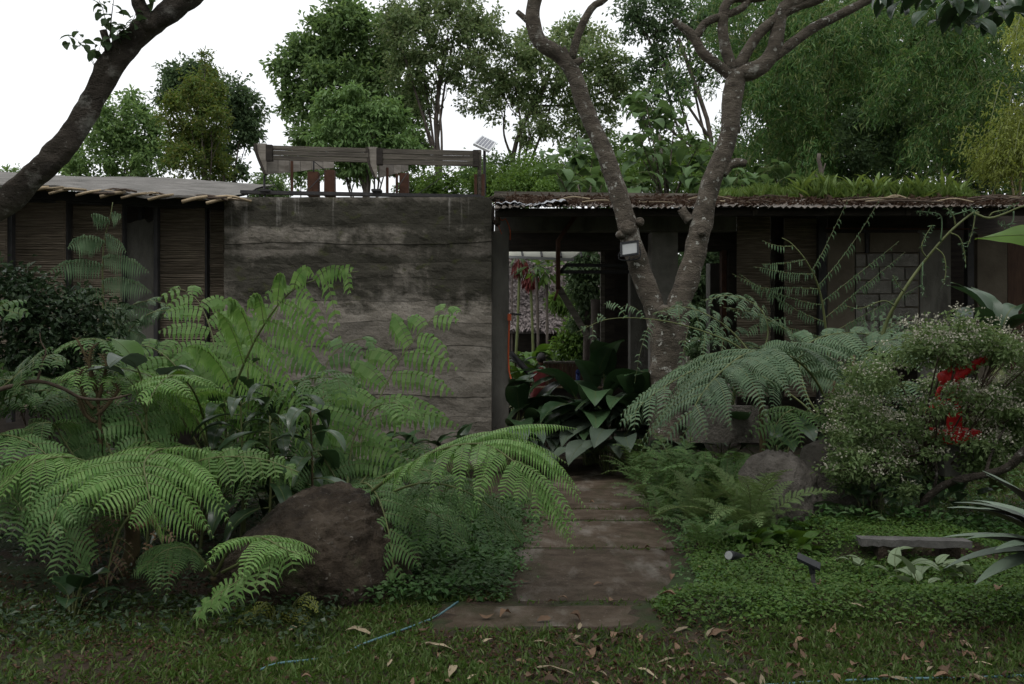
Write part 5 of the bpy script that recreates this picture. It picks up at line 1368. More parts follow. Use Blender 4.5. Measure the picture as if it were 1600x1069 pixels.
A = fern('tall tree fern whose longest frond rises in front of the earth wall', gr(318, 7.7), P(330, 725, 7.6), .05)
frond(A, [(328,728,7.6),(338,690,7.55),(352,640,7.5),(372,590,7.42),(405,520,7.3),(452,458,7.2),(505,434,7.1),(560,424,7.0)], 13, 170, seed=1, pl_px=27, sp_px=7.0, wid=.78, stalk=.1, droop=.42, lift=.16, face=(-.3,-.92,.3), r0=.014, lean=(.62,.2), pdroop=.65)
frond(A, [(326,730,7.6),(300,680,7.6),(262,625,7.5),(225,600,7.4),(185,592,7.3),(160,600,7.2)], 12, 90, seed=2, pl_px=28, stalk=.3, droop=.4, face=(0,-.4,1), pdroop=.6)
frond(A, [(330,725,7.6),(310,640,7.8),(280,580,7.9),(240,545,8.0),(195,540,8.0),(165,556,8.0)], 11, 95, seed=3, pl_px=26, sp_px=7, wid=.8, stalk=.25, droop=.35, face=(0,-.5,1), pdroop=.6)
frond(A, [(332,722,7.6),(340,620,8.0),(335,540,8.3),(315,480,8.5),(290,455,8.6),(260,450,8.7)], 11, 110, seed=4, pl_px=26, sp_px=7.5, wid=.8, stalk=.25, droop=.4, face=(0,-.6,.8), pdroop=.6)
frond(A, [(334,722,7.6),(380,610,8.1),(420,520,8.4),(440,460,8.6),(430,440,8.7)], 10, 110, seed=5, pl_px=24, sp_px=7.5, wid=.8, stalk=.3, droop=.45, face=(.2,-.7,.7))
frond(A, [(330,728,7.6),(290,700,7.3),(250,690,7.0),(215,700,6.8),(190,730,6.7)], 10, 85, seed=6, pl_px=27, stalk=.2, droop=.5, face=(0,-.3,1))
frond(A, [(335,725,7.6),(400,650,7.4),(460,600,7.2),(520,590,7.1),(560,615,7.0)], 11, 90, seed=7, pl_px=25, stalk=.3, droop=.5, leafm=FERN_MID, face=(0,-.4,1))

Bf = fern('arching tree fern leaning over the path from behind the large boulder', gr(545, 7.1), P(540, 800, 7.0), .05)
frond(Bf, [(545,800,6.7),(604,750,6.45),(680,706,6.2),(752,694,6.0),(803,722,5.82),(838,762,5.72),(862,805,5.66)], 15, 205, seed=11, pl_px=30, sp_px=5.4, stalk=.30, droop=.42, lift=.25, face=(0.05,-.25,1), r0=.013, lean=(.95,.25), pdroop=.7, side_len=(1, .62))
frond(Bf, [(548,805,6.8),(600,775,6.6),(660,755,6.4),(720,765,6.2),(775,800,6.1),(815,850,6.05)], 11, 80, seed=12, pl_px=24, stalk=.4, droop=.5, leafm=FERN_MID, face=(0,-.3,1), pdroop=.7)
frond(Bf, [(540,800,7.0),(555,720,7.5),(585,640,7.8),(620,570,8.0),(660,515,8.1),(694,482,8.2),(722,478,8.2)], 12, 135, seed=13, pl_px=28, sp_px=7.0, wid=.8, stalk=.2, droop=.38, face=(0.1,-.5,.9), pdroop=.75, lean=(.3,.35))
frond(Bf, [(540,800,7.0),(545,730,7.3),(555,680,7.4),(580,640,7.5),(620,630,7.5),(655,650,7.4)], 10, 95, seed=14, pl_px=25, sp_px=6.5, wid=.8, stalk=.25, droop=.5, face=(0,-.4,1))
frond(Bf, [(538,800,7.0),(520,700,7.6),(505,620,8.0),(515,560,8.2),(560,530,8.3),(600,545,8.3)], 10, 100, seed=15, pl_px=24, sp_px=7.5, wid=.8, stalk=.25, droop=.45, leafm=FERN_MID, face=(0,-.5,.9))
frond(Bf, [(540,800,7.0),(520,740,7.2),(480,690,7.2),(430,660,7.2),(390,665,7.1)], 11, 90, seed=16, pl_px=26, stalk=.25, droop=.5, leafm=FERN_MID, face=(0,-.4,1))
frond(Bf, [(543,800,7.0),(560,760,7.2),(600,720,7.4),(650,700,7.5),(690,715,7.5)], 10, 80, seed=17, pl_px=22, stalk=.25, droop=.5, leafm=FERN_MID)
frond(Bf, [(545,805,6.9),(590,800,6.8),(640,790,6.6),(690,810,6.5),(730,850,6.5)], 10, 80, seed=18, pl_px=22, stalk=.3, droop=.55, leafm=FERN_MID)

Cf = fern('low spreading tree fern at the lower left with fronds reaching towards the lawn', gr(190, 6.6), P(205, 800, 6.6), .05)
frond(Cf, [(300,770,6.9),(285,715,6.6),(252,702,6.25),(226,722,5.95),(230,760,5.7),(238,800,5.6),(243,830,5.58)], 11, 160, seed=21, pl_px=34, sp_px=6.5, stalk=.42, droop=.45, lift=.25, face=(0,.35,1), r0=.012, lean=.35, pdroop=.7)
frond(Cf, [(205,800,6.6),(250,750,6.4),(320,718,6.2),(400,716,6.1),(468,738,6.0)], 12, 62, seed=22, pl_px=40, sp_px=7, stalk=.2, droop=.35, face=(0,-.7,.8), pdroop=.95, lean=.9)
frond(Cf, [(205,800,6.6),(160,740,6.4),(110,715,6.2),(50,725,6.0),(-10,770,5.9)], 12, 110, seed=23, pl_px=34, sp_px=6.5, stalk=.2, droop=.5, pdroop=.8)
frond(Cf, [(200,800,6.6),(150,790,6.3),(105,785,6.1),(80,800,5.95),(120,850,5.8),(140,890,5.75)], 10, 70, seed=24, pl_px=30, sp_px=6.5, stalk=.3, droop=.45, leafm=FERN_MID, face=(-.2,-.6,.7))
frond(Cf, [(205,800,6.6),(170,700,6.9),(130,640,7.0),(90,620,7.0),(50,640,7.0)], 12, 85, seed=26, pl_px=28, stalk=.25, droop=.4, leafm=FERN_MID)
frond(Cf, [(205,800,6.6),(140,745,6.7),(100,690,6.7),(82,662,6.6),(50,668,6.5),(25,700,6.4)], 11, 75, seed=27, pl_px=30, stalk=.3, droop=.4, leafm=FERN_MID)
frond(Cf, [(208,800,6.6),(230,700,6.9),(205,640,7.1),(165,640,7.1),(120,668,7.0)], 11, 70, seed=28, pl_px=28, stalk=.35, droop=.45, leafm=FERN_MID)
frond(Cf, [(205,805,6.6),(130,790,6.5),(60,770,6.3),(0,790,6.2),(-40,830,6.1)], 11, 95, seed=29, pl_px=30, stalk=.25, droop=.5, leafm=FERN_MID)

Df = fern('fern entering from the left edge with long narrow leaflets', gr(-90, 6.9), P(-85, 690, 6.9), .05)
frond(Df, [(-85,690,6.9),(-70,600,6.9),(-45,520,6.9),(-10,485,6.8),(30,490,6.7)], 11, 120, seed=31, pl_px=34, sp_px=7, stalk=.25, droop=.4, leafm=FERN_MID, face=(.2,-.6,.8))
frond(Df, [(-85,690,6.9),(-40,640,6.7),(10,600,6.6),(60,560,6.6),(100,565,6.5)], 11, 90, seed=32, pl_px=32, sp_px=7, stalk=.25, droop=.4, leafm=FERN_MID)
frond(Df, [(-85,690,6.9),(-40,690,6.6),(10,680,6.4),(60,700,6.3),(100,745,6.2)], 11, 90, seed=33, pl_px=30, sp_px=6.5, stalk=.25, droop=.5, leafm=FERN_MID)
frond(Df, [(-85,690,6.9),(-60,720,6.5),(-20,740,6.2),(30,790,6.0),(50,850,5.9)], 11, 90, seed=34, pl_px=30, sp_px=6.5, stalk=.25, droop=.5, leafm=FERN_MID)

Ef = fern('small fern with one frond arching in front of the large boulder', gr(330, 6.1), P(335, 900, 6.1), .03, name='fern')
frond(Ef, [(335,900,6.1),(365,850,5.95),(405,840,5.75),(445,858,5.55),(470,868,5.45)], 8, 95, seed=41, pl_px=30, sp_px=6.2, stalk=.35, droop=.45, face=(.0,.1,1), lean=.25)
frond(Ef, [(335,900,6.1),(400,870,5.8),(450,862,5.6),(400,890,5.5),(340,930,5.45),(300,968,5.42)], 13, 34, seed=42, pl_px=38, sp_px=8, stalk=.4, droop=.4, face=(0,-.6,.7), lean=.7)
frond(Ef, [(335,900,6.1),(300,860,6.0),(260,860,5.9),(220,890,5.8)], 9, 70, seed=43, pl_px=26, stalk=.3, droop=.5, leafm=FERN_MID)
Yf = fern('small yellowing fern below the large boulder at the grass edge', gr(440, 5.85), P(440, 965, 5.8), 0, name='fern')
for k, (ex, ey) in enumerate(((395, 965), (480, 975), (500, 955), (420, 1000), (365, 985), (470, 1000))):
    frond(Yf, [(440,985,5.8),((440+ex)/2, min(955, ey-22),5.72),(ex,ey,5.6)], 8, 24, leafm=FERN_YEL, seed=44+k, pl_px=10, sp_px=4.5, stalk=.2, droop=.4)

def autofronds(root, crown_, n, L, seed, leafm, az0=0.0, az1=6.28, pl=.10, plen=.36, el=(35, 75), **kw):
    r_ = np.random.RandomState(seed); crown_ = np.array(crown_)
    for k in range(n):
        az = az0 + (az1 - az0) * (k + r_.rand() * .7) / n; e = R(r_.uniform(*el)); l = L * r_.uniform(.75, 1.15)
        pts = [crown_]; bend = R(r_.uniform(95, 135))
        for q_ in range(11):
            f = (q_ + .5) / 11; an = e - bend * f ** 1.25
            pts.append(pts[-1] + l / 11 * np.array([math.cos(an) * math.cos(az), math.cos(an) * math.sin(az), math.sin(an)]))
        g, gs = G(), G()
        frond_geo(g, np.array(pts), 10, plen * r_.uniform(.85, 1.15), pl * .8, .020 if crown_[1] < 8 else .032, r_, wid=.8, stalk=.22, droop=.5, lift=.2, lean=.3, face=(0, -.3, 1), r0=.011, pdroop=.75, gs=gs, **kw)
        o = part('frond', gs, RACH, root, smooth=True); part('leaflets', g, leafm, o, kind='stuff')
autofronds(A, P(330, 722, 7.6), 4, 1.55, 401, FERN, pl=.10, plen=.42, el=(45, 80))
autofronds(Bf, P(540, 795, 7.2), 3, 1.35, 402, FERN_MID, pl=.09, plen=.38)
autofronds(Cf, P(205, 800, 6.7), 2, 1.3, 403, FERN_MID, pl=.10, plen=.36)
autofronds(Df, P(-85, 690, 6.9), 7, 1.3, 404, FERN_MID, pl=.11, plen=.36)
A2 = fern('tree fern between the dark shrub and the tallest fern, its fronds against the bamboo screens', gr(255, 8.6), P(262, 640, 8.6), .05)
autofronds(A2, P(262, 640, 8.6), 11, 1.35, 405, FERN_MID, pl=.09, plen=.40, el=(35, 75))
A3 = fern('tree fern close to the earth wall right of the tallest fern', gr(470, 9.2), P(470, 680, 9.2), .05)
autofronds(A3, P(470, 680, 9.2), 7, 1.4, 406, FERN_MID, pl=.09, plen=.40, el=(35, 78))
# withered brown fronds hanging at the trunks
for root_, c_, sd_ in ((A, P(330, 730, 7.55), 411), (Cf, P(205, 806, 6.55), 412), (Bf, P(540, 806, 7.0), 413)):
    autofronds(root_, c_, 3, .7, sd_, DRY, az0=-2.6, az1=-.5, pl=.05, plen=.14, el=(-10, 20), sparse=.6)

# upright croziers and bare stem at the left
cz = thing('fern_crozier', 'brown upright fern shoots with curled tips among the left ferns', 'fern', gr(150, 6.9))
for (pts) in ([(160,740,6.9),(154,640,6.9),(146,590,6.9),(128,545,6.9),(120,530,6.9)], [(152,630,6.9),(160,600,6.9),(166,570,6.9),(160,556,6.9)], [(150,610,6.9),(140,575,6.9),(142,548,6.9),(148,540,6.9)], [(146,640,6.9),(132,620,6.9),(124,590,6.9),(128,578,6.9)], [(152,650,6.9),(170,630,6.9),(184,610,6.9),(180,600,6.9)], [(150,660,6.9),(136,650,6.9),(126,625,6.9)]):
    g = G(); c = spline(PP(pts), 18); g.tube(c, np.linspace(.016, .008, 18), 8, bump=.3, freq=30)
    for k in range(3, 18, 1):
        for sd in (-1, 1):
            g.tube([c[k], c[k] + [sd * .03, -.01, .015]], [.006, .003], 5)
    part('shoot', g, RACH_BR, cz, smooth=True)
g = G(); g.tube(spline(PP([(-20,615,6.4),(20,603,6.45),(60,596,6.5),(95,606,6.55),(128,622,6.6),(170,624,6.6),(205,616,6.7)]), 30), np.linspace(.017, .006, 30), 8, bump=.2, freq=12)
g.tube(spline(PP([(58,597,6.5),(66,565,6.5),(72,550,6.5),(64,535,6.5),(62,520,6.5)]), 12), np.linspace(.009, .003, 12), 6)
top('bare_branch', g, TWIG, 'thin bare brown branch bending across the left ferns', 'branch', smooth=True)

# bluish fern behind, in front of the bamboo wing
Gf = fern('bluish green fern standing tall in front of the bamboo screens at left', gr(160, 10.9), P(162, 600, 10.9), .04)
frond(Gf, [(162,600,10.9),(161,540,10.9),(161,480,10.9),(160,420,10.85),(163,375,10.8),(172,340,10.7),(176,316,10.7)], 10, 108, leafm=FERN_BLUE, seed=51, pl_px=24, sp_px=4.2, stalk=.08, droop=.38, lift=.3, face=(0,-1,.15), lean=.08, pdroop=.95, r0=.016)
for k, c in enumerate(([(162,600,10.9),(200,520,10.7),(235,490,10.5),(270,486,10.4),(290,500,10.3)], [(162,600,10.9),(140,530,10.7),(110,505,10.6),(80,500,10.5)], [(162,600,10.9),(190,560,10.6),(230,540,10.4),(260,545,10.3)], [(162,600,10.9),(180,500,11),(230,470,11),(265,480,11)])):
    frond(Gf, c, 10, 62, leafm=FERN_BLUE, seed=52 + k, pl_px=13, sp_px=3.6, stalk=.25, droop=.4, pdroop=.8)

# ================================================================== ferns, right
Rf = fern('big grey green tree fern with one broad frond arching over the right bed', gr(1300, 9.6), P(1298, 672, 9.5), .06)
frond(Rf, [(1298,672,9.5),(1290,625,9.4),(1262,578,9.2),(1222,552,8.9),(1172,551,8.55),(1130,578,8.3),(1100,612,8.15),(1082,645,8.05),(1079,690,8.0)], 19, 185, leafm=FERN_BLUE, seed=61, pl_px=27, sp_px=5.0, stalk=.22, droop=.5, lift=.3, face=(0,.15,1), r0=.016, lean=.28, pdroop=.5, jitter=.05)
frond(Rf, [(1298,672,9.5),(1240,620,9.7),(1170,580,9.7),(1100,575,9.5),(1045,600,9.3),(1005,630,9.2),(978,662,9.1)], 14, 110, leafm=FERN_BLUE, seed=62, pl_px=26, sp_px=5.2, stalk=.25, droop=.5, face=(0,-.2,1), pdroop=.6)
frond(Rf, [(1298,672,9.5),(1310,610,9.6),(1335,565,9.6),(1380,535,9.5),(1430,528,9.4),(1480,545,9.3)], 13, 110, leafm=FERN_BLUE, seed=63, pl_px=24, sp_px=5, stalk=.25, droop=.4, face=(0,-.4,1))
frond(Rf, [(1298,672,9.5),(1262,620,9.6),(1250,560,9.8),(1275,530,9.9),(1330,520,9.9),(1400,530,9.8)], 12, 100, leafm=FERN_BLUE, seed=64, pl_px=22, sp_px=5, stalk=.3, droop=.4)
frond(Rf, [(1298,672,9.5),(1330,640,9.2),(1370,610,9.0),(1420,600,8.9),(1460,620,8.8)], 12, 80, leafm=FERN_BLUE, seed=65, pl_px=22, sp_px=5, stalk=.25, droop=.5)
frond(Rf, [(1298,676,9.5),(1270,650,9.0),(1240,640,8.7),(1215,660,8.5),(1205,700,8.4)], 10, 75, leafm=FERN_MID, seed=66, pl_px=22, sp_px=5, stalk=.3, droop=.5)
for pts in ([(1298,690,9.5),(1312,640,9.4),(1328,590,9.3),(1335,555,9.3)], [(1296,690,9.5),(1302,640,9.6),(1304,595,9.6)], [(1300,690,9.5),(1285,672,9.2),(1262,652,9.0)]):
    g = G(); g.tube(spline(PP(pts), 12), np.linspace(.022, .014, 12), 7, bump=.2, freq=20); part('stalk', g, RACH_BR, Rf, smooth=True)
Sf = fern('gaunt fern with sparse whip like fronds in front of the bamboo screens at right', gr(1298, 11.2), P(1299, 600, 11.2), .045)
frond(Sf, [(1299,600,11.2),(1294,550,11.2),(1286,480,11.1),(1276,440,11.0),(1258,405,10.9),(1236,380,10.9),(1222,372,10.9)], 11, 172, leafm=FERN_BLUE, seed=71, pl_px=11, sp_px=4.6, stalk=.12, droop=-.1, lift=.1, face=(.1,-1,.2), lean=.4, pdroop=.8, sparse=.68, r0=.02, curl=.05, stem=RACH, wid=.5)
frond(Sf, [(1299,600,11.2),(1280,560,11.1),(1235,520,11.0),(1180,490,10.9),(1130,480,10.9)], 11, 80, leafm=FERN_BLUE, seed=72, pl_px=15, sp_px=4.2, stalk=.2, droop=.3, sparse=.75, pdroop=.8)
frond(Sf, [(1299,600,11.2),(1250,570,11.0),(1190,545,10.9),(1120,530,10.8),(1060,535,10.8)], 12, 75, leafm=FERN_BLUE, seed=73, pl_px=15, sp_px=4.2, stalk=.2, droop=.35, sparse=.8, pdroop=.8)
frond(Sf, [(1299,600,11.2),(1330,560,11.1),(1375,520,11),(1420,500,11)], 9, 80, leafm=FERN_BLUE, seed=74, pl_px=12, sp_px=4.5, stalk=.3, droop=.1, sparse=.6)
Tf = fern('fern with a green stalk reaching left across the forked trunk', gr(1190, 11.0), P(1185, 570, 10.6), .03)
frond(Tf, [(1185,570,10.6),(1150,540,10.5),(1105,520,10.4),(1050,504,10.3),(995,497,10.2),(945,500,10.1),(900,520,10.1)], 11, 92, leafm=FERN_BLUE, seed=75, pl_px=14, sp_px=5, stalk=.2, droop=.55, sparse=.6, curl=.08, face=(0,-.8,.5), lean=.3, stem=RACH, wid=.42)
frond(Tf, [(1185,570,10.6),(1155,530,10.8),(1120,500,10.9),(1070,480,11),(1020,490,11)], 11, 70, leafm=FERN_BLUE, seed=76, pl_px=14, sp_px=4.5, stalk=.25, droop=.45, sparse=.75)
frond(Tf, [(1185,570,10.6),(1160,560,10.4),(1115,560,10.2),(1075,575,10.1)], 9, 60, leafm=FERN_BLUE, seed=77, pl_px=14, sp_px=4.5, stalk=.2, droop=.5, sparse=.8)
frond(Tf, [(1185,570,10.6),(1200,520,10.7),(1185,480,10.7),(1140,462,10.7),(1100,470,10.7)], 9, 70, leafm=FERN_BLUE, seed=78, pl_px=14, sp_px=4.5, stalk=.3, droop=.4, sparse=.75)
# the tall unfurling stalk with hanging tendrils
Uf = fern('tall bare fern stalk with dangling withered tendrils reaching the right eave', gr(1370, 10.4), P(1372, 560, 10.4), .03)
g = G(); c = spline(PP([(1372,560,10.4),(1385,505,10.4),(1412,455,10.3),(1445,408,10.3),(1485,362,10.2),(1520,333,10.2),(1530,332,10.2)]), 30); g.tube(c, np.linspace(.022, .010, 30), 9); part('stalk', g, RACH, Uf, smooth=True)
g = G(); g.tube(spline(PP([(1522,333,10.2),(1545,341,10.15),(1570,334,10.1),(1600,322,10.0),(1640,318,10)]), 16), np.linspace(.014, .007, 16), 7); part('tip', g, RACH, Uf, smooth=True)
for k, pts in enumerate(([(1442,410),(1441,440),(1443,462)], [(1483,363),(1500,372),(1508,400),(1509,412)], [(1462,387),(1475,400),(1478,425),(1474,445)], [(1470,378),(1472,350),(1468,335),(1445,331),(1433,330)], [(1493,352),(1490,338),(1480,325),(1484,330)], [(1524,335),(1520,360),(1512,385)], [(1492,335),(1510,330),(1521,327),(1523,333)], [(1448,402),(1441,392),(1442,378),(1456,352)], [(1545,340),(1552,332),(1570,328),(1590,318)], [(1584,330),(1583,345),(1575,352),(1560,350)], [(1412,455),(1405,448),(1395,430)], [(1398,478),(1380,470),(1345,482),(1320,478)])):
    g = G(); c = spline(PP([(x, y, 10.2 - .02 * k_) for k_, (x, y) in enumerate(pts)]), 14); g.tube(c, np.linspace(.008, .003, 14), 6)
    part('tendril', g, RACH if k % 3 else FERN_BLUE, Uf, smooth=True)
    g2 = G(); m = 26; ii_ = rf.randint(5, 14, m); V, F = leaf_cloud(c[ii_], rf.normal(size=(m, 3)) + [0, 0, -.4], rdir(m, rf), .05, .012); g2.add(V, F); part('leaflets', g2, FERN_BLUE, Uf, kind='stuff')
# feathery small ferns, one mesh set shared
def local_fronds(pre, m, n, L, plen, pl, sp, pitch, bend, seed, npairs=14, **kw):
    out = []
    for k in range(n):
        rg_ = np.random.RandomState(seed + k)
        a = R(pitch + rg_.uniform(-14, 10)); bd = R(bend + rg_.uniform(-15, 20)); pts = [np.zeros(3)]
        sw = rg_.uniform(-.12, .12)
        for i_ in range(12):
            f = i_ / 11; an = a - bd * f ** 1.3
            pts.append(pts[-1] + np.array([sw * f, math.cos(an), math.sin(an)]) * L / 12)
        g = G(); frond_geo(g, np.array(pts), npairs, plen, pl, sp, rg_, face=(0, -.3, 1), **kw)
        out.append(g.mesh(pre, [m, RACH]))
    return out
FEA = local_fronds('frond', FERN_FEATHER, 4, .75, .19, .017, .011, 72, 85, 200, 20, stalk=.15, droop=.25, lean=.35, prof='tri', wid=.7, r0=.004, pdroop=.3)
FEB = local_fronds('frond', FERN_MID, 4, .8, .19, .019, .013, 78, 80, 230, 16, stalk=.2, droop=.3, lean=.35, prof='tri', wid=.65, r0=.004, pdroop=.4)
FEC = local_fronds('frond', FERN_MID, 3, .85, .085, .02, .02, 76, 110, 260, 26, stalk=.1, droop=.3, lean=.2, wid=.7, r0=.004, pdroop=.4)
def small_fern(label, x, y, meshes, n, sc, group=None, z=None, tilt=.25):
    root = thing('fern', label, 'fern', (x, y, float(gz(x, y)) if z is None else z), group)
    a0 = rf.rand() * 6
    for k in range(n):
        a = a0 + k * 2.4 + rf.normal() * .3
        inst('frond', meshes[rf.randint(len(meshes))], root, (-math.sin(a) * .04, math.cos(a) * .04, 0), (rf.uniform(-tilt, tilt), rf.uniform(-tilt, tilt), a), sc * rf.uniform(.75, 1.2))
small_fern('light green feathery fern beside the path in front of the pointed boulder', 1.85, 7.75, FEA, 15, 1.0)
small_fern('light feathery fern just left of the brightest feathery fern by the path', 1.55, 8.3, FEA, 10, .75)
small_fern('low feathery fern drooping onto the path edge', 1.45, 7.35, FEB, 9, .6)
small_fern('upright ladder fern standing behind the feathery fern', 2.0, 9.2, FEC, 14, 1.15)
for k, (x, y, n, s, ms) in enumerate(((1.35, 9.3, 10, .85, FEB), (1.6, 9.9, 11, 1.0, FEB), (1.95, 10.2, 10, 1.0, FEC), (1.35, 10.6, 10, .9, FEB), (1.75, 11.1, 10, 1.0, FEC), (2.3, 9.9, 11, 1.05, FEC), (1.45, 11.7, 9, .9, FEB), (2.4, 8.3, 8, .6, FEB), (1.7, 8.9, 10, .8, FEB), (2.75, 9.9, 9, .9, FEC), (1.3, 8.6, 8, .55, FEB), (2.2, 10.9, 10, 1.05, FEB))):
    small_fern(('mid green fern on the path edge behind the light feathery fern', 'fern midway along the right path edge', 'narrow ladder fern behind the ferns of the path edge', 'fern at the far third of the right path edge', 'ladder fern below the fronds of the big arching fern', 'ladder fern left of the pointed boulder, behind the upright one', 'fern at the far right end of the path beside the lilies', 'small fern touching the left flank of the pointed boulder', 'fern just behind the brightest feathery fern', 'ladder fern behind the pointed boulder', 'smallest fern spilling onto the path joint', 'fern in front of the short concrete block')[k], x, y, ms, n, s, 'ferns along the right side of the path')
for k, (x, y, n, s) in enumerate(((-3.2, 8.6, 11, 1.3), (-2.6, 8.2, 12, 1.4), (-3.9, 9.0, 11, 1.3), (-2.2, 9.0, 11, 1.2), (-1.7, 8.6, 10, 1.1), (-3.6, 7.6, 11, 1.1), (-1.35, 9.3, 10, 1.1), (-2.9, 7.4, 10, 1.0))):
    small_fern(('dark fern behind the low spreading tree fern', 'dark fern under the tallest frond', 'dark fern below the dark shrub at left', 'dark fern behind the ginger canes', 'dark fern near the pale tree stump', 'dark fern at the left below the bare branch', 'dark fern between tree stump and earth wall', 'dark fern just left of the ginger canes')[k], x, y, FEB, n, s, 'ferns in the left bed')

# ================================================================== broad leaved plants
LILY = [blade_mesh('lily_leaf', BROAD, L=l, W=w, pet=pt, pitch=p, bend=b, seed=s, fold=.2, wave=.05) for l, w, pt, p, b, s in ((.55,.21,.55,82,100,1),(.6,.24,.45,75,120,2),(.5,.2,.65,85,85,3),(.58,.23,.4,65,110,4),(.5,.22,.5,80,140,5))]
LILYG = [blade_mesh('lily_leaf', BROAD_GREY, L=l, W=w, pet=pt, pitch=p, bend=b, seed=s, fold=.15, wave=.06) for l, w, pt, p, b, s in ((.5,.24,.5,75,135,6),(.55,.25,.4,65,130,7))]
rp = np.random.RandomState(88)
LILYLAB = ['lily plant in the doorway touching the corner of the earth wall', 'upright lily plant in the doorway in front of the seated person', 'lily plant at the middle of the doorway below the counter', 'lily plant squeezed between column and earth wall, farthest back', 'lily plant at the right end of the doorway ledge', 'lily plant directly left of the forked trunk base', 'lily plant directly in front of the forked trunk base', 'lily plant behind the fern that reaches across the forked trunk', 'lily plant against the plinth at the right of the doorway', 'rightmost lily plant below the forked tree',
  'drooping grey leaved lily plant at the left edge of the path end', 'small grey leaved lily plant on the dark plinth at the path end', 'grey leaved lily plant hanging to the ground right of the path end', 'torn grey leaved lily plant nearest to the camera at the right path edge']
WALLLAB = ['broad leaved plant at the foot of the earth wall, middle of three', 'broad leaved plant at the foot of the earth wall, leftmost of three', 'broad leaved plant at the foot of the earth wall nearest to the path', 'dark broad plant behind the crown of the big arching fern', 'dark broad plant under the tall bare fern stalk', 'dark broad plant behind the flowering shrub, right of the big fern', 'dark broad plant in front of the block wall panel', 'dark broad plant behind the short concrete block']
for k, (x, y, n, s, ms) in enumerate(((-.12, 12.3, 9, .85, LILY), (.15, 12.5, 10, .95, LILY), (.4, 12.75, 9, .9, LILYG), (.0, 12.75, 9, 1.0, LILY), (.95, 12.7, 10, 1.2, LILY), (1.2, 12.3, 10, 1.2, LILY), (1.45, 12.6, 10, 1.2, LILYG), (1.65, 12.1, 9, 1.1, LILY), (1.1, 12.9, 9, 1.3, LILY), (1.85, 12.6, 9, 1.15, LILYG),
        (.05, 11.9, 6, .8, LILYG), (.35, 12.3, 5, .8, LILYG), (1.15, 11.9, 6, .85, LILYG), (1.35, 11.6, 6, .8, LILYG))):
    left = x < .6
    lab_ = LILYLAB[k]
    leafy_plant('lily_plant', lab_, 'plant', (x, y, 0), ms, n + 2, rp, (s * 1.05, s * 1.5), group='dark lily plants left of the doorway' if left else 'dark lily plants right of the doorway', rad=.08, az=(2.9, 5.9) if left else (1.7, 4.6) if k % 2 == 0 else None)
for k, (x, y, n, s, gl) in enumerate(((-1.0, 11.6, 9, .8, 0), (-1.25, 11.2, 9, .8, 0), (-.7, 11.9, 8, .75, 0), (3.5, 10.6, 9, 1.1, 1), (3.9, 10.9, 9, 1.2, 1), (4.3, 10.6, 9, 1.1, 1), (3.0, 11.2, 8, 1.1, 1), (2.4, 11.4, 8, 1.0, 1))):
    leafy_plant('lily_plant', WALLLAB[k], 'plant', (x, y, 0), LILY, n, rp, (s * .8, s * 1.2), group='plants at the foot of the earth wall' if not gl else 'broad plants under the right hand ferns', rad=.08)
# ginger canes with hanging lance leaves
GING = [blade_mesh('ginger_leaf', BROAD, L=l, W=w, pet=.05, pitch=p, bend=b, seed=s, fold=.25, wave=.04) for l, w, p, b, s in ((.36,.115,25,105,1),(.38,.13,5,85,2),(.33,.11,40,125,3))]
for k, (px, Y, t, n, lb_) in enumerate(((415, 6.85, 650, 12, 'ginger cane directly behind the left end of the boulder'), (375, 7.0, 620, 13, 'dark ginger cane in front of the base of the tallest frond'), (440, 7.2, 600, 12, 'ginger cane above the middle of the boulder'), (482, 6.9, 640, 13, 'ginger cane with hanging lance leaves just above the large boulder'), (352, 7.3, 600, 11, 'ginger cane below the tallest frond'), (420, 7.6, 580, 11, 'ginger cane between the two tall ferns'), (380, 7.9, 560, 12, 'ginger cane behind the tallest frond'), (455, 8.0, 600, 11, 'ginger cane nearest to the earth wall'), (310, 7.0, 700, 10, 'short ginger cane left of the boulder'))):
    b = gr(px, Y); root = thing('ginger_plant', lb_, 'plant', b)
    tp = P(px + rp.uniform(-8, 8), t, Y); c = spline([b, (b + tp) / 2 + [.02, 0, 0], tp], 20)
    g = G(); g.tube(c, np.linspace(.013, .006, 20), 7); part('cane', g, RACH_BR if k == 3 else RACH, root, smooth=True)
    for q_ in range(n):
        i_ = int(8 + 11.9 * q_ / n); inst('leaf', GING[q_ % 3], root, c[i_] - b, (0, 0, q_ * 2.6 + rp.normal() * .5), rp.uniform(.8, 1.2))
# round leaved plant among left ferns
RND = [blade_mesh('round_leaf', BROAD_LT, L=.26, W=.2, pet=.3, pitch=p, bend=b, seed=s, shape=.8, wave=.05) for p, b, s in ((80, 70, 1), (75, 120, 2))]
RNG_ = [blade_mesh('round_leaf', BROAD_GREY, L=.28, W=.21, pet=.3, pitch=p, bend=b, seed=s, shape=.8, wave=.05) for p, b, s in ((80, 125, 3), (70, 100, 4))]
def placed(name, label, cat, base, items):
    root = thing(name, label, cat, base)
    for (me, rot, sc) in items: inst('leaf', me, root, (0, 0, 0), rot, sc)
    return root
b_ = P(228, 648, 7.0)
g = G(); rr0 = placed('round_leaved_plant', 'plant with one bright green and one grey round leaf above the left ferns', 'plant', gr(228, 7.0), [])
g.tube(spline([gr(228, 7.0), (gr(228, 7.0) + b_) / 2 + [.02, 0, 0], b_], 10), .009, 6); part('stem', g, RACH, rr0)
for me, a, s in ((RND[0], 1.2, 1.25), (RNG_[0], 2.9, 1.2), (RNG_[1], 2.0, 1.0), (RND[1], -.9, .9), (RNG_[1], 4.4, 1.0)):
    inst('leaf', me, rr0, b_ - gr(228, 7.0), (0, 0, a), s)
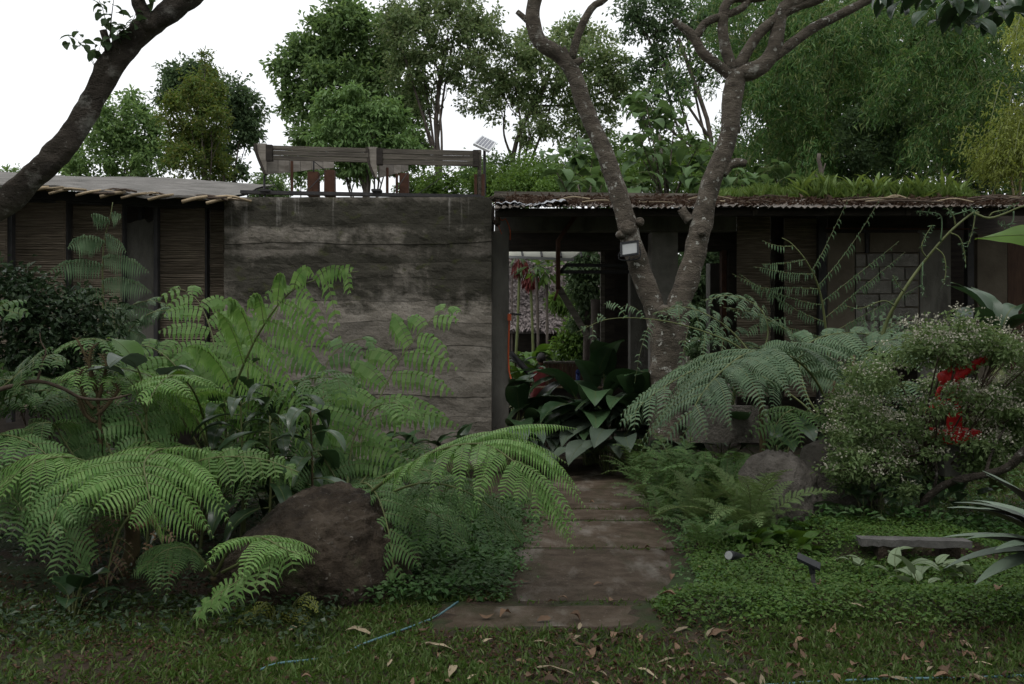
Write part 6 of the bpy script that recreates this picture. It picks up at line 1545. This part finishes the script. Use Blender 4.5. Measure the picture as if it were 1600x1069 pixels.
lowp = leafy_plant('broad_weed', 'dark weed with broad toothed leaves in the lower left shade', 'plant', gr(112, 5.75), [blade_mesh('weed_leaf', BROAD, L=.17, W=.14, pet=.16, pitch=p, bend=b, seed=s, shape=.8, n=7) for p, b, s in ((75, 80, 1), (60, 100, 2))], 9, rp, (.8, 1.3), rad=.06)
# banana plants at right
BANM = [blade_mesh('banana_leaf', BROAD, L=.95, W=.30, pet=.35, pitch=p, bend=b, seed=s, n=14, split=.12, wave=.06, pr=.014) for p, b, s in ((85, 70, 1), (75, 110, 2), (80, 150, 3))] 
bn = thing('banana_plant', 'banana plant with torn dark leaves in front of the right end of the pavilion', 'plant', gr(1560, 10.6))
zb0 = np.array([0, 0, 1.4])
g = G(); g.tube([np.array(bn.location[:]), np.array(bn.location[:]) + [0, 0, 1.45]], [.09, .07], 10); part('stem', g, RACH, bn, smooth=True)
for a, s, m_ in ((1.4, .8, 0), (.6, .85, 0), (-.8, .9, 1), (2.2, .8, 1), (-1.9, .9, 1), (3.6, .7, 2), (.1, .8, 0), (-2.8, .7, 1)):
    inst('leaf', BANM[m_], bn, zb0, (0, 0, a), s)
bn2 = thing('banana_plant', 'second banana plant, mostly outside the right edge, with a folded grey leaf', 'plant', gr(1500, 10.9))
for a, s, m_ in ((.9, .75, 1), (1.9, .7, 2), (-.6, .75, 0), (3.9, .6, 1)):
    inst('leaf', BANM[m_], bn2, (0, 0, 1.25), (0, 0, a), s)
bigl = thing('banana_plant', 'banana plant outside the right edge holding one bright backlit leaf into view', 'plant', gr(1790, 8.2))
g = G(); g.tube(spline([gr(1790, 8.2), gr(1790, 8.2) + [0, 0, 1.2], P(1760, 365, 8.2)], 12), np.linspace(.1, .03, 12), 10); part('stem', g, RACH, bigl, smooth=True)
mB = blade_mesh('banana_leaf', BANANA, L=1.3, W=.34, pet=.02, pitch=12, bend=22, seed=5, n=16, split=.1, wave=.05, fold=-.25, pr=.012)
inst('leaf', mB, bigl, P(1765, 380, 8.2) - gr(1790, 8.2), (0, R(-48), R(92)), 1.0)
inst('leaf', mB, bigl, P(1765, 374, 8.2) - gr(1790, 8.2), (0, 0, R(-60)), .9)
# strap leaved rosette at the right edge
STR = [blade_mesh('strap_leaf', AGAVE, L=l, W=w, pet=.0, pitch=p, bend=b, seed=s, n=11, fold=.3, wave=.01, shape=.7, rib=False) for l, w, p, b, s in ((.62,.20,48,50,1),(.66,.20,25,30,2),(.6,.21,65,40,3),(.6,.18,12,45,4))]
ag = thing('strap_leaved_rosette', 'rosette of stiff strap leaves with dark undersides at the right edge', 'plant', P(1668, 878, 5.2))
g = G(); g.tube([P(1668, 990, 5.2), P(1668, 872, 5.2)], [.07, .05], 10, bump=.3, freq=12); part('stem', g, BARK_D, ag, smooth=True)
for k, (a, m_, s) in enumerate(((88,1,1.0),(70,0,1.0),(105,3,1.0),(82,0,1.1),(60,2,1.0),(120,1,.95),(95,2,1.1),(75,3,1.05),(140,0,.9),(30,0,1),(0,1,1),(-40,0,1),(-90,1,1),(-130,0,1),(180,1,1),(160,3,.95),(98,1,.9),(84,0,.9))):
    inst('leaf', STR[m_], ag, (0, 0, rp.uniform(-.02, .04)), (0, 0, R(a)), s)

# ================================================================== shrubs
ds = tree('dark_shrub', 'dense dark small leaved shrub at the left edge in front of the bamboo screens', 8.4, [(70, 690), (72, 600)], 4,
     [(20,475,40),(80,490,42),(10,540,45),(75,550,46),(125,520,30),(135,480,22),(50,448,20),(0,436,22),(120,570,30),(165,500,18),(20,600,40),(90,600,32),(30,428,12),(155,530,18)], SHRUB_D, 430, 12, 24, 13, 7, 91, cat='shrub', tname='stem', barkm=TWIG, twigs=3)
g = G()
rt2 = np.random.RandomState(92)
fsh = thing('flowering_shrub', 'wide shrub dusted with tiny white flowers at the right', 'shrub', gr(1440, 8.3))
fl_lobes = []
for k in range(74):
    px = rt2.uniform(1320, 1660); top_y = np.interp(px, [1300, 1340, 1400, 1450, 1500, 1560, 1620, 1670], [660, 590, 535, 505, 500, 525, 560, 570]); bot_y = np.interp(px, [1300, 1400, 1500, 1670], [740, 745, 720, 700])
    py = top_y + (bot_y - top_y) * rt2.rand() ** 1.25 + 12
    fl_lobes.append((P(px, py, 8.3 + rt2.uniform(-.55, .7)), rt2.uniform(24, 50) / FPX * 8.3))
for k in range(16):
    fl_lobes.append((P(rt2.uniform(1305, 1490), rt2.uniform(650, 775), 7.9 + rt2.uniform(-.2, .4)), rt2.uniform(16, 26) / FPX * 8))
for k in range(26):
    fl_lobes.append((P(rt2.uniform(1500, 1690), rt2.uniform(545, 700), 8.3 + rt2.uniform(-.6, .3)), rt2.uniform(16, 28) / FPX * 8.3))
for k in range(17):     # sprays in front of the red stand, with gaps
    fl_lobes.append((P(rt2.uniform(1455, 1560), rt2.uniform(535, 700), rt2.uniform(7.5, 7.95)), rt2.uniform(11, 19) / FPX * 8))
limbs(g, None, np.array([gr(1440, 8.3), P(1445, 740, 8.3), P(1450, 690, 8.3)]), fl_lobes[::2], .03, rt2, twigs=2); part('stem', g, TWIG, fsh, smooth=True)
V, F = crown(fl_lobes, 2500, 13, .085, .048, .026, rt2, .1, .0, flat=.55, squash=.35); g = G(); g.add(V, F); part('foliage', g, SHRUB_FL, fsh, kind='stuff')
rt3 = np.random.RandomState(93)
nfl = 900
w = np.array([l[1] for l in fl_lobes]); idx = rt3.choice(len(fl_lobes), nfl, p=w / w.sum())
d = rdir(nfl, rt3); d[:, 2] = np.abs(d[:, 2]) * .5 + .15
cc = np.array([fl_lobes[i_][0] for i_ in idx]) + d * np.array([fl_lobes[i_][1] for i_ in idx])[:, None] * rt3.uniform(.5, 1.25, nfl)[:, None]
kk = 15; cc = np.repeat(cc, kk, 0) + rt3.normal(size=(nfl * kk, 3)) * [.045, .045, .015]
V, F = leaf_cloud(cc, rdir(len(cc), rt3) + [0, -.2, .4], rdir(len(cc), rt3) + [0, 0, 1], .021, .016, .1); g = G(); g.add(V, F); part('flowers', g, PETAL, fsh, kind='stuff')
g = G(); g.tube(spline(PP([(1435, 800, 7.9), (1455, 772, 7.8), (1490, 752, 7.7), (1540, 742, 7.6), (1575, 730, 7.5), (1600, 706, 7.4), (1660, 650, 7.3)]), 40), np.linspace(.026, .036, 40), 12, bump=.25, freq=8)
g.tube(spline(PP([(1458, 769, 7.8), (1464, 740, 7.8), (1460, 710, 7.8)]), 10), np.linspace(.016, .008, 10), 8); g.tube(spline(PP([(1540, 741, 7.6), (1552, 700, 7.7), (1570, 670, 7.8)]), 10), np.linspace(.016, .008, 10), 8)
top('low_branch', g, BARK_D, 'mossy curved low branch sweeping in from the right edge under the flowering shrub', 'branch', smooth=True)
# pale arrow leaves in the clover, and variegated climber at the boulder
ARR = [blade_mesh('arrow_leaf', SYNG, L=.15, W=.085, pet=.10, pitch=p, bend=b, seed=s, n=7, shape=.75, fold=.1, wave=.03, pr=.003) for p, b, s in ((75, 80, 1), (60, 100, 2), (85, 130, 3))]
for k, (px, py, n) in enumerate(((1405, 905, 4), (1440, 925, 4), (1455, 892, 3), (1350, 895, 3), (1370, 890, 2), (1478, 908, 2), (1510, 905, 3), (1525, 915, 3), (1400, 880, 3))):
    Y = 1.52 * FPX / (py - 534.5); x = (px - 800) / FPX * Y
    leafy_plant('arrow_leaf_plant', ('pale arrow leaves below the middle of the bench', 'pale arrow leaves in front of the bench, nearest to the camera', 'pale arrow leaves touching the bench slab', 'pale arrow leaves left of the bench, leftmost', 'pale arrow leaves below the left bench end', 'pale arrow leaves beside the right bench leg', 'pale arrow leaves left of the strap leaved rosette', 'pale arrow leaves under the tips of the rosette', 'pale arrow leaves close under the slab at its left half')[k], 'plant', (x, Y, float(gz(x, Y))), ARR, n, rp, (.8, 1.3), group='pale arrow leaf plants by the bench', rad=.04, tilt=.3)
VAR = [blade_mesh('climber_leaf', BROAD_LT, L=.16, W=.085, pet=.08, pitch=p, bend=b, seed=s, n=7, fold=.1, pr=.003) for p, b, s in ((70, 100, 1), (50, 90, 2), (80, 150, 3))]
for k, (px, py, Y) in enumerate(((1165, 815, 7.6), (1190, 830, 7.5), (1150, 840, 7.4), (1210, 815, 7.8), (1180, 850, 7.3), (1215, 845, 7.5), (1240, 850, 7.6), (1260, 830, 7.9), (1285, 850, 7.7), (1310, 835, 7.9), (1330, 855, 7.6), (1240, 870, 7.2))):
    p = P(px, py + 22, Y); p[2] = max(p[2] - .1, .05)
    leafy_plant('climbing_plant', ('creeper between feathery fern and pointed boulder, leftmost', 'creeper at the front foot of the pointed boulder', 'creeper under the right fronds of the feathery fern', 'creeper against the right foot of the pointed boulder', 'creeper nearest to the spot lamp', 'creeper in front of the pointed boulder towards the lawn', 'creeper right of the pointed boulder at ground level', 'creeper climbing between the two right boulders', 'creeper left of the bench under the shrub', 'creeper under the left end of the flowering shrub', 'creeper nearest to the left end of the bench', 'creeper directly behind the solar spike light')[k], 'plant', p, VAR, 9, rp, (.8, 1.25), group='creepers at the foot of the right boulders', rad=.12, tilt=.4)
for k, (x, y) in enumerate(((3.05, 8.1), (3.4, 7.9), (3.2, 8.5), (2.8, 7.9), (3.7, 8.3))):
    leafy_plant('creeper', ('creeper below the middle of the flowering shrub', 'creeper beside the mossy low branch', 'creeper deep under the flowering shrub beside the low boulder', 'creeper left below the flowering shrub, near the boulder', 'creeper right of the low branch base')[k], 'plant', (x, y, .15), LILY, 8, rp, (.35, .55), group='creepers under the flowering shrub', rad=.15, tilt=.4)

# ================================================================== ground cover, grass and fallen leaves
def scatter(x0, x1, y0, y1, n, fn, rng):
    x = rng.uniform(x0, x1, n); y = rng.uniform(y0, y1, n); k = rng.rand(n) < fn(x, y)
    return x[k], y[k]
def onpath(x, y):
    c = 0.64 + (y - 7.0) * .085; w = .60
    m = (np.abs(x - c) < w) & (y > 6.03) & (y < 13.2)
    m |= (x > -.45) & (x < .83) & (y > 5.47) & (y < 6.06)
    return m
rgc = np.random.RandomState(101)
def cover(name, label, mats, x0, x1, y0, y1, n, fn, h, ln, wd, cat='ground cover'):
    x, y = scatter(x0, x1, y0, y1, n, fn, rgc); n = len(x)
    z = gz(x, y) + rgc.rand(n) ** .6 * h
    dirs = rgc.normal(size=(n, 3)) * [1, 1, .35]
    V, F = leaf_cloud(np.stack([x, y, z], -1), dirs, rgc.normal(size=(n, 3)) * .35 + [0, -.15, 1], ln * rgc.uniform(.6, 1.3, n), wd * rgc.uniform(.6, 1.3, n), .1, .1)
    g = G(); g.add(V, F); return top(name, g, mats, label, cat, kind='stuff')
mn = lambda x, y, s, o_: np.array([mnoise.noise(Vector((a * s, b * s, o_))) for a, b in zip(x, y)])
cover('clover', 'low clover carpet covering the mound right of the path', CLOVER, .6, 5.5, 5.35, 8.8, 95000, lambda x, y: (~onpath(x, y)) * sstep(.012, .04, gz(x, y)) * (1 - .6 * sstep(6.5, 9, y)) * np.clip(.85 + .9 * mn(x, y, 1.6, 3), .1, 1) * (.45 + .55 * sstep(5.35, 5.75, y)), .07, .030, .020)
cover('leafy_ground_cover', 'green leafy ground cover between the boulder and the path', COVER, -1.4, .15, 5.95, 9.6, 22000, lambda x, y: (~onpath(x, y)) * sstep(.12 + .0, -.1, x - .02 * (y - 6)) * (.7 + .6 * mn(x, y, 1.8, 5)), .13, .05, .032)
cover('leafy_ground_cover', 'shaded undergrowth below the left ferns', SHRUB_D, -4.5, -1.0, 5.0, 10.5, 16000, lambda x, y: (.3 + .6 * (mn(x, y, 1.1, 7) > .0)) * sstep(4.9, 5.7, y + .3 * mn(x, y, 2, 3)), .12, .045, .026)
cover('leafy_ground_cover', 'shaded undergrowth in the right bed below ferns and shrub', COVER, 1.15, 6.5, 7.5, 12.5, 22000, lambda x, y: (~onpath(x, y)) * (.35 + .6 * (mn(x, y, 1.1, 9) > -.1)) * (1 - .7 * (x > 4.4)), .16, .06, .035)
x, y = scatter(-4.0, 4.2, 4.3, 6.25, 85000, lambda x, y: (~onpath(x, y)) * (1 - .85 * sstep(.04, .12, gz(x, y))) * np.clip(.75 + .9 * mn(x, y, 1.5, 11), .12, 1) * (1 - .7 * np.exp(-((x - .42) / .38) ** 2)) * (.35 + .65 * sstep(-2.3, -1.4, x)), rgc); n = len(x)
V, F = leaf_cloud(np.stack([x, y, gz(x, y)], -1), rgc.normal(size=(n, 3)) * [.75, .75, .2] + [0, 0, .75], rgc.normal(size=(n, 3)) + [0, -1, .3], rgc.uniform(.02, .06, n), .0055, .1, .5)
g = G(); g.add(V, F); top('lawn_grass', g, GRASSM, 'thin lawn grass in the foreground', 'grass', kind='stuff')
x, y = scatter(3.4, 9, 7.5, 13, 22000, lambda x, y: np.clip(.6 + .9 * mn(x, y, 1.1, 13), .1, 1), rgc); n = len(x)
V, F = leaf_cloud(np.stack([x, y, gz(x, y)], -1), rgc.normal(size=(n, 3)) * [.7, .7, .2] + [0, 0, .8], rgc.normal(size=(n, 3)) + [0, -1, .3], rgc.uniform(.03, .08, n), .009, .1, .5)
g = G(); g.add(V, F); top('lawn_grass', g, GRASSM, 'rough lawn behind the flowering shrub at right', 'grass', kind='stuff')
# grass growing in the joints of the path
x, y = scatter(-.4, 1.6, 5.4, 13, 26000, lambda x, y: np.clip(sum(np.exp(-((y - c) / .045) ** 2) for c in (6.05, 7.63, 8.8, 9.42)), 0, 1) * (np.abs(x - (.64 + (y - 7) * .085)) < .62) * np.clip(.5 + 1.1 * mn(x, y, 2.5, 15), 0, 1), rgc); n = len(x)
V, F = leaf_cloud(np.stack([x, y, np.full(n, .0)], -1), rgc.normal(size=(n, 3)) * [.6, .6, .2] + [0, 0, .8], rgc.normal(size=(n, 3)) + [0, -1, .3], rgc.uniform(.03, .06, n), .008, .1, .5)
g = G(); g.add(V, F); top('joint_grass', g, GRASSM, 'tufts of grass in the joints between the path slabs', 'grass', kind='stuff')

cover('leafy_ground_cover', 'creeping greenery spilling over both edges of the path', COVER, -.4, 1.9, 6.0, 13, 30000, lambda x, y: np.exp(-((np.abs(x - (.64 + (y - 7) * .085)) - .60) / .09) ** 2) * np.clip(.35 + 1.3 * mn(x, y, 2.2, 21), 0, 1), .06, .035, .022)
def dry_mesh(L, W, curl, seed, m, twist=.5):
    r_ = np.random.RandomState(seed); n_ = 7; V = []
    for k in range(n_):
        f = k / (n_ - 1); w_ = W / 2 * math.sin(math.pi * min(max(f, .02), .985) ** .85) + .001
        a = twist * (f - .5); zc = curl * L * (math.sin(math.pi * f) * .35 + .25 * (f - .5) ** 2)
        for sx in (-1, 0, 1):
            wv = r_.uniform(-.006, .006) * abs(sx)
            V.append([sx * w_ * math.cos(a) , L * (f - .5), zc + abs(sx) * w_ * curl * .9 + sx * w_ * math.sin(a) + wv])
    V = np.array(V); V[:, 2] -= V[:, 2].min()
    g = G(); g.add(V, [[3*k+j_, 3*k+j_+1, 3*k+4+j_, 3*k+3+j_] for k in range(n_ - 1) for j_ in (0, 1)])
    return g.mesh('fallen_leaf', m, smooth=True)
DM = [dry_mesh(.11, .05, .5, 1, DRY), dry_mesh(.13, .06, .7, 2, DRY, .9), dry_mesh(.10, .055, .25, 3, DRY, .2), dry_mesh(.12, .045, -.4, 4, DRY, .7), dry_mesh(.09, .05, .9, 5, DRY, 1.1), dry_mesh(.17, .03, .2, 6, DRY_PALE, .3), dry_mesh(.20, .035, .3, 7, DRY_PALE, .6)]
rd_ = np.random.RandomState(111)
def drop(px, py, me, group, label, sc=1.0):
    Y = 1.58 * FPX / (py - 534.5); x = (px - 800) / FPX * Y
    o = bpy.data.objects.new('fallen_leaf', me); COL.objects.link(o)
    z = float(gz(x, Y)) + (.045 if gz(x, Y) > .05 else .012)
    if onpath(np.array([x]), np.array([Y]))[0]: z = .032
    o.location = (x, Y, z); o.rotation_euler = (rd_.normal() * .22, rd_.normal() * .22, rd_.uniform(0, 6.28)); o.scale = (sc,) * 3
    tag(o, label, 'leaf', group)
cnt = 0
while cnt < 150:
    px = rd_.uniform(330, 1600); py = 950 + 119 * rd_.rand() ** .75
    dens = .35 + .65 * math.exp(-((px - 1020) / 170) ** 2) + .5 * math.exp(-((px - 1400) / 200) ** 2) * (py > 1000)
    if px < 620: dens *= .55
    if py < 985 and 690 < px < 1300: dens *= .25
    if rd_.rand() > dens: continue
    t = rd_.rand()
    drop(px, py, DM[rd_.randint(5)] if t < .84 else DM[5 + rd_.randint(2)], 'fallen leaves on the lawn', 'dry curled brown leaf lying on the foreground grass', rd_.uniform(.35, .8))
    cnt += 1
for px, py in ((820, 912), (935, 917), (862, 945), (880, 939), (956, 942), (1065, 930), (1080, 913), (1095, 905), (925, 788), (1012, 860), (1050, 905), (898, 970), (790, 965), (760, 968), (1045, 955), (850, 972)):
    drop(px, py, DM[rd_.randint(5)], 'fallen leaves on the path', 'dry brown leaf lying on the concrete path', rd_.uniform(.5, .9))
for px, py in ((1285, 925), (1300, 985), (1345, 1000), (1120, 990), (1335, 1040), (1240, 1010)):
    drop(px, py, DM[rd_.randint(5)], 'fallen leaves on the clover mound', 'dry orange brown leaf lying on the clover mound', rd_.uniform(.7, 1.1))
for px, py, sc, lb_ in ((862, 1049, 1.15, 'long pale bamboo sheath lying on the grass at the bottom centre'), (690, 1012, .9, 'thin pale bamboo sheath on the grass right of the hose'), (705, 1050, 1.0, 'pale bamboo sheath on the grass below the hose end'), (905, 1000, .9, 'brownish sheath on the grass just below the front slab'), (568, 985, .8, 'pale sheath beside the hose under the boulder'), (1010, 1052, .8, 'pale curled sheath among the leaves right of the path')):
    drop(px, py, DM[6], 'bamboo sheaths on the lawn', lb_, sc)
# fine litter too small to pick apart
x, y = scatter(-4.5, 4.5, 4.3, 6.6, 15000, lambda x, y: np.clip(.25 + .7 * (mn(x, y, 1.7, 17) > 0) + .8 * np.exp(-((x - .42) / .4) ** 2), 0, 1) * (1 - sstep(.04, .1, gz(x, y))) * (~onpath(x, y)), rgc); n = len(x)
V, F = leaf_cloud(np.stack([x, y, gz(x, y) + .012], -1), rgc.normal(size=(n, 3)) * [1, 1, .12], rgc.normal(size=(n, 3)) * .3 + [0, 0, 1], rgc.uniform(.015, .05, n), rgc.uniform(.006, .02, n), .5, .3)
g = G(); g.add(V, F); top('leaf_litter', g, DRY, 'small scraps of dry leaf litter strewn over the lawn and bed', 'leaf litter', kind='stuff')

# ================================================================== unseen trees added behind and beside the photographer to shade the scene
for k, (x, y, h, r, lb_) in enumerate(((-9, -5, 7, 3.4, 'big unseen tree added for shade behind the photographer to the left'), (-3, -9, 8, 3.8, 'big unseen tree added for shade straight behind the photographer'), (4, -7.5, 7.5, 3.6, 'big unseen tree added for shade behind the photographer to the right'), (10, -4, 7, 3.4, 'unseen tree added for shade beside the lawn far right behind the photographer'), (-11, 3, 6.5, 3.2, 'unseen tree added for shade far out beside the left bed'), (11.5, 5, 6.5, 3.0, 'unseen tree added for shade right of the lawn'))):
    rg_ = np.random.RandomState(300 + k)
    root = thing('added_shade_tree', lb_, 'tree', (x, y, 0), 'unseen trees added for shade around the photographer')
    L = [(np.array([x, y, h]) + rg_.normal(size=3) * [r * .55, r * .55, r * .4], r * rg_.uniform(.5, .75)) for _ in range(7)] + [(np.array([x + dx, y + dy, 2.2]), 1.9) for dx, dy in ((-2.2, 0), (2.2, .5), (0, -1.5))]
    g = G(); limbs(g, None, np.array([[x, y, 0], [x + .2, y, h * .4], [x, y + .2, h * .75]]), L, .22, rg_, twigs=1); part('trunk', g, BARK_FAR, root, smooth=True)
    V, F = crown(L, 520, 15, .55, .3, .17, rg_, .4); g = G(); g.add(V, F); part('crown', g, TREE_B, root, kind='stuff')

# unseen tall tree, added to darken the left bed
rg_ = np.random.RandomState(330)
root = thing('added_shade_tree', 'tall unseen tree added close beside the left bed to darken it', 'tree', (-7.6, 6.2, 0), 'unseen trees added for shade around the photographer')
L = [(np.array([-7.4, 6.2, 4.5]) + rg_.normal(size=3) * [1.0, 1.3, 1.2], rg_.uniform(1.0, 1.6)) for _ in range(9)]
g = G(); limbs(g, None, np.array([[-7.6, 6.2, 0], [-7.5, 6.3, 2.2], [-7.4, 6.2, 4.2]]), L, .2, rg_, twigs=1); part('trunk', g, BARK_FAR, root, smooth=True)
V, F = crown(L, 420, 15, .45, .24, .14, rg_, .4); g = G(); g.add(V, F); part('crown', g, TREE_B, root, kind='stuff')

for k, (x, lb_) in enumerate(((-5, 'hedge tree behind the thatched hut, leftmost'), (-1.5, 'hedge tree behind the left end of the thatched hut'), (2, 'hedge tree behind the right end of the thatched hut'), (5.5, 'hedge tree behind the pavilion, seen through gaps'), (9, 'hedge tree far behind the right end of the pavilion'))):
    rg_ = np.random.RandomState(350 + k); y = 33 + rg_.rand() * 2
    root = thing('hedge_tree', lb_, 'tree', (x, y, 0), 'hedge behind the courtyard')
    L = [(np.array([x + dx, y + rg_.normal() * .5, z]), 1.5) for dx, z in ((-1.2, 1.2), (1.2, 1.3), (0, 2.6), (-1, 3.4), (1, 3.2))]
    g = G(); limbs(g, None, np.array([[x, y, 0], [x, y, 1.5], [x + .1, y, 3]]), L, .12, rg_, twigs=1); part('trunk', g, BARK_FAR, root, smooth=True)
    V, F = crown(L, 190, 14, .4, .26, .14, rg_, .4); g = G(); g.add(V, F); part('crown', g, TREE_B, root, kind='stuff')
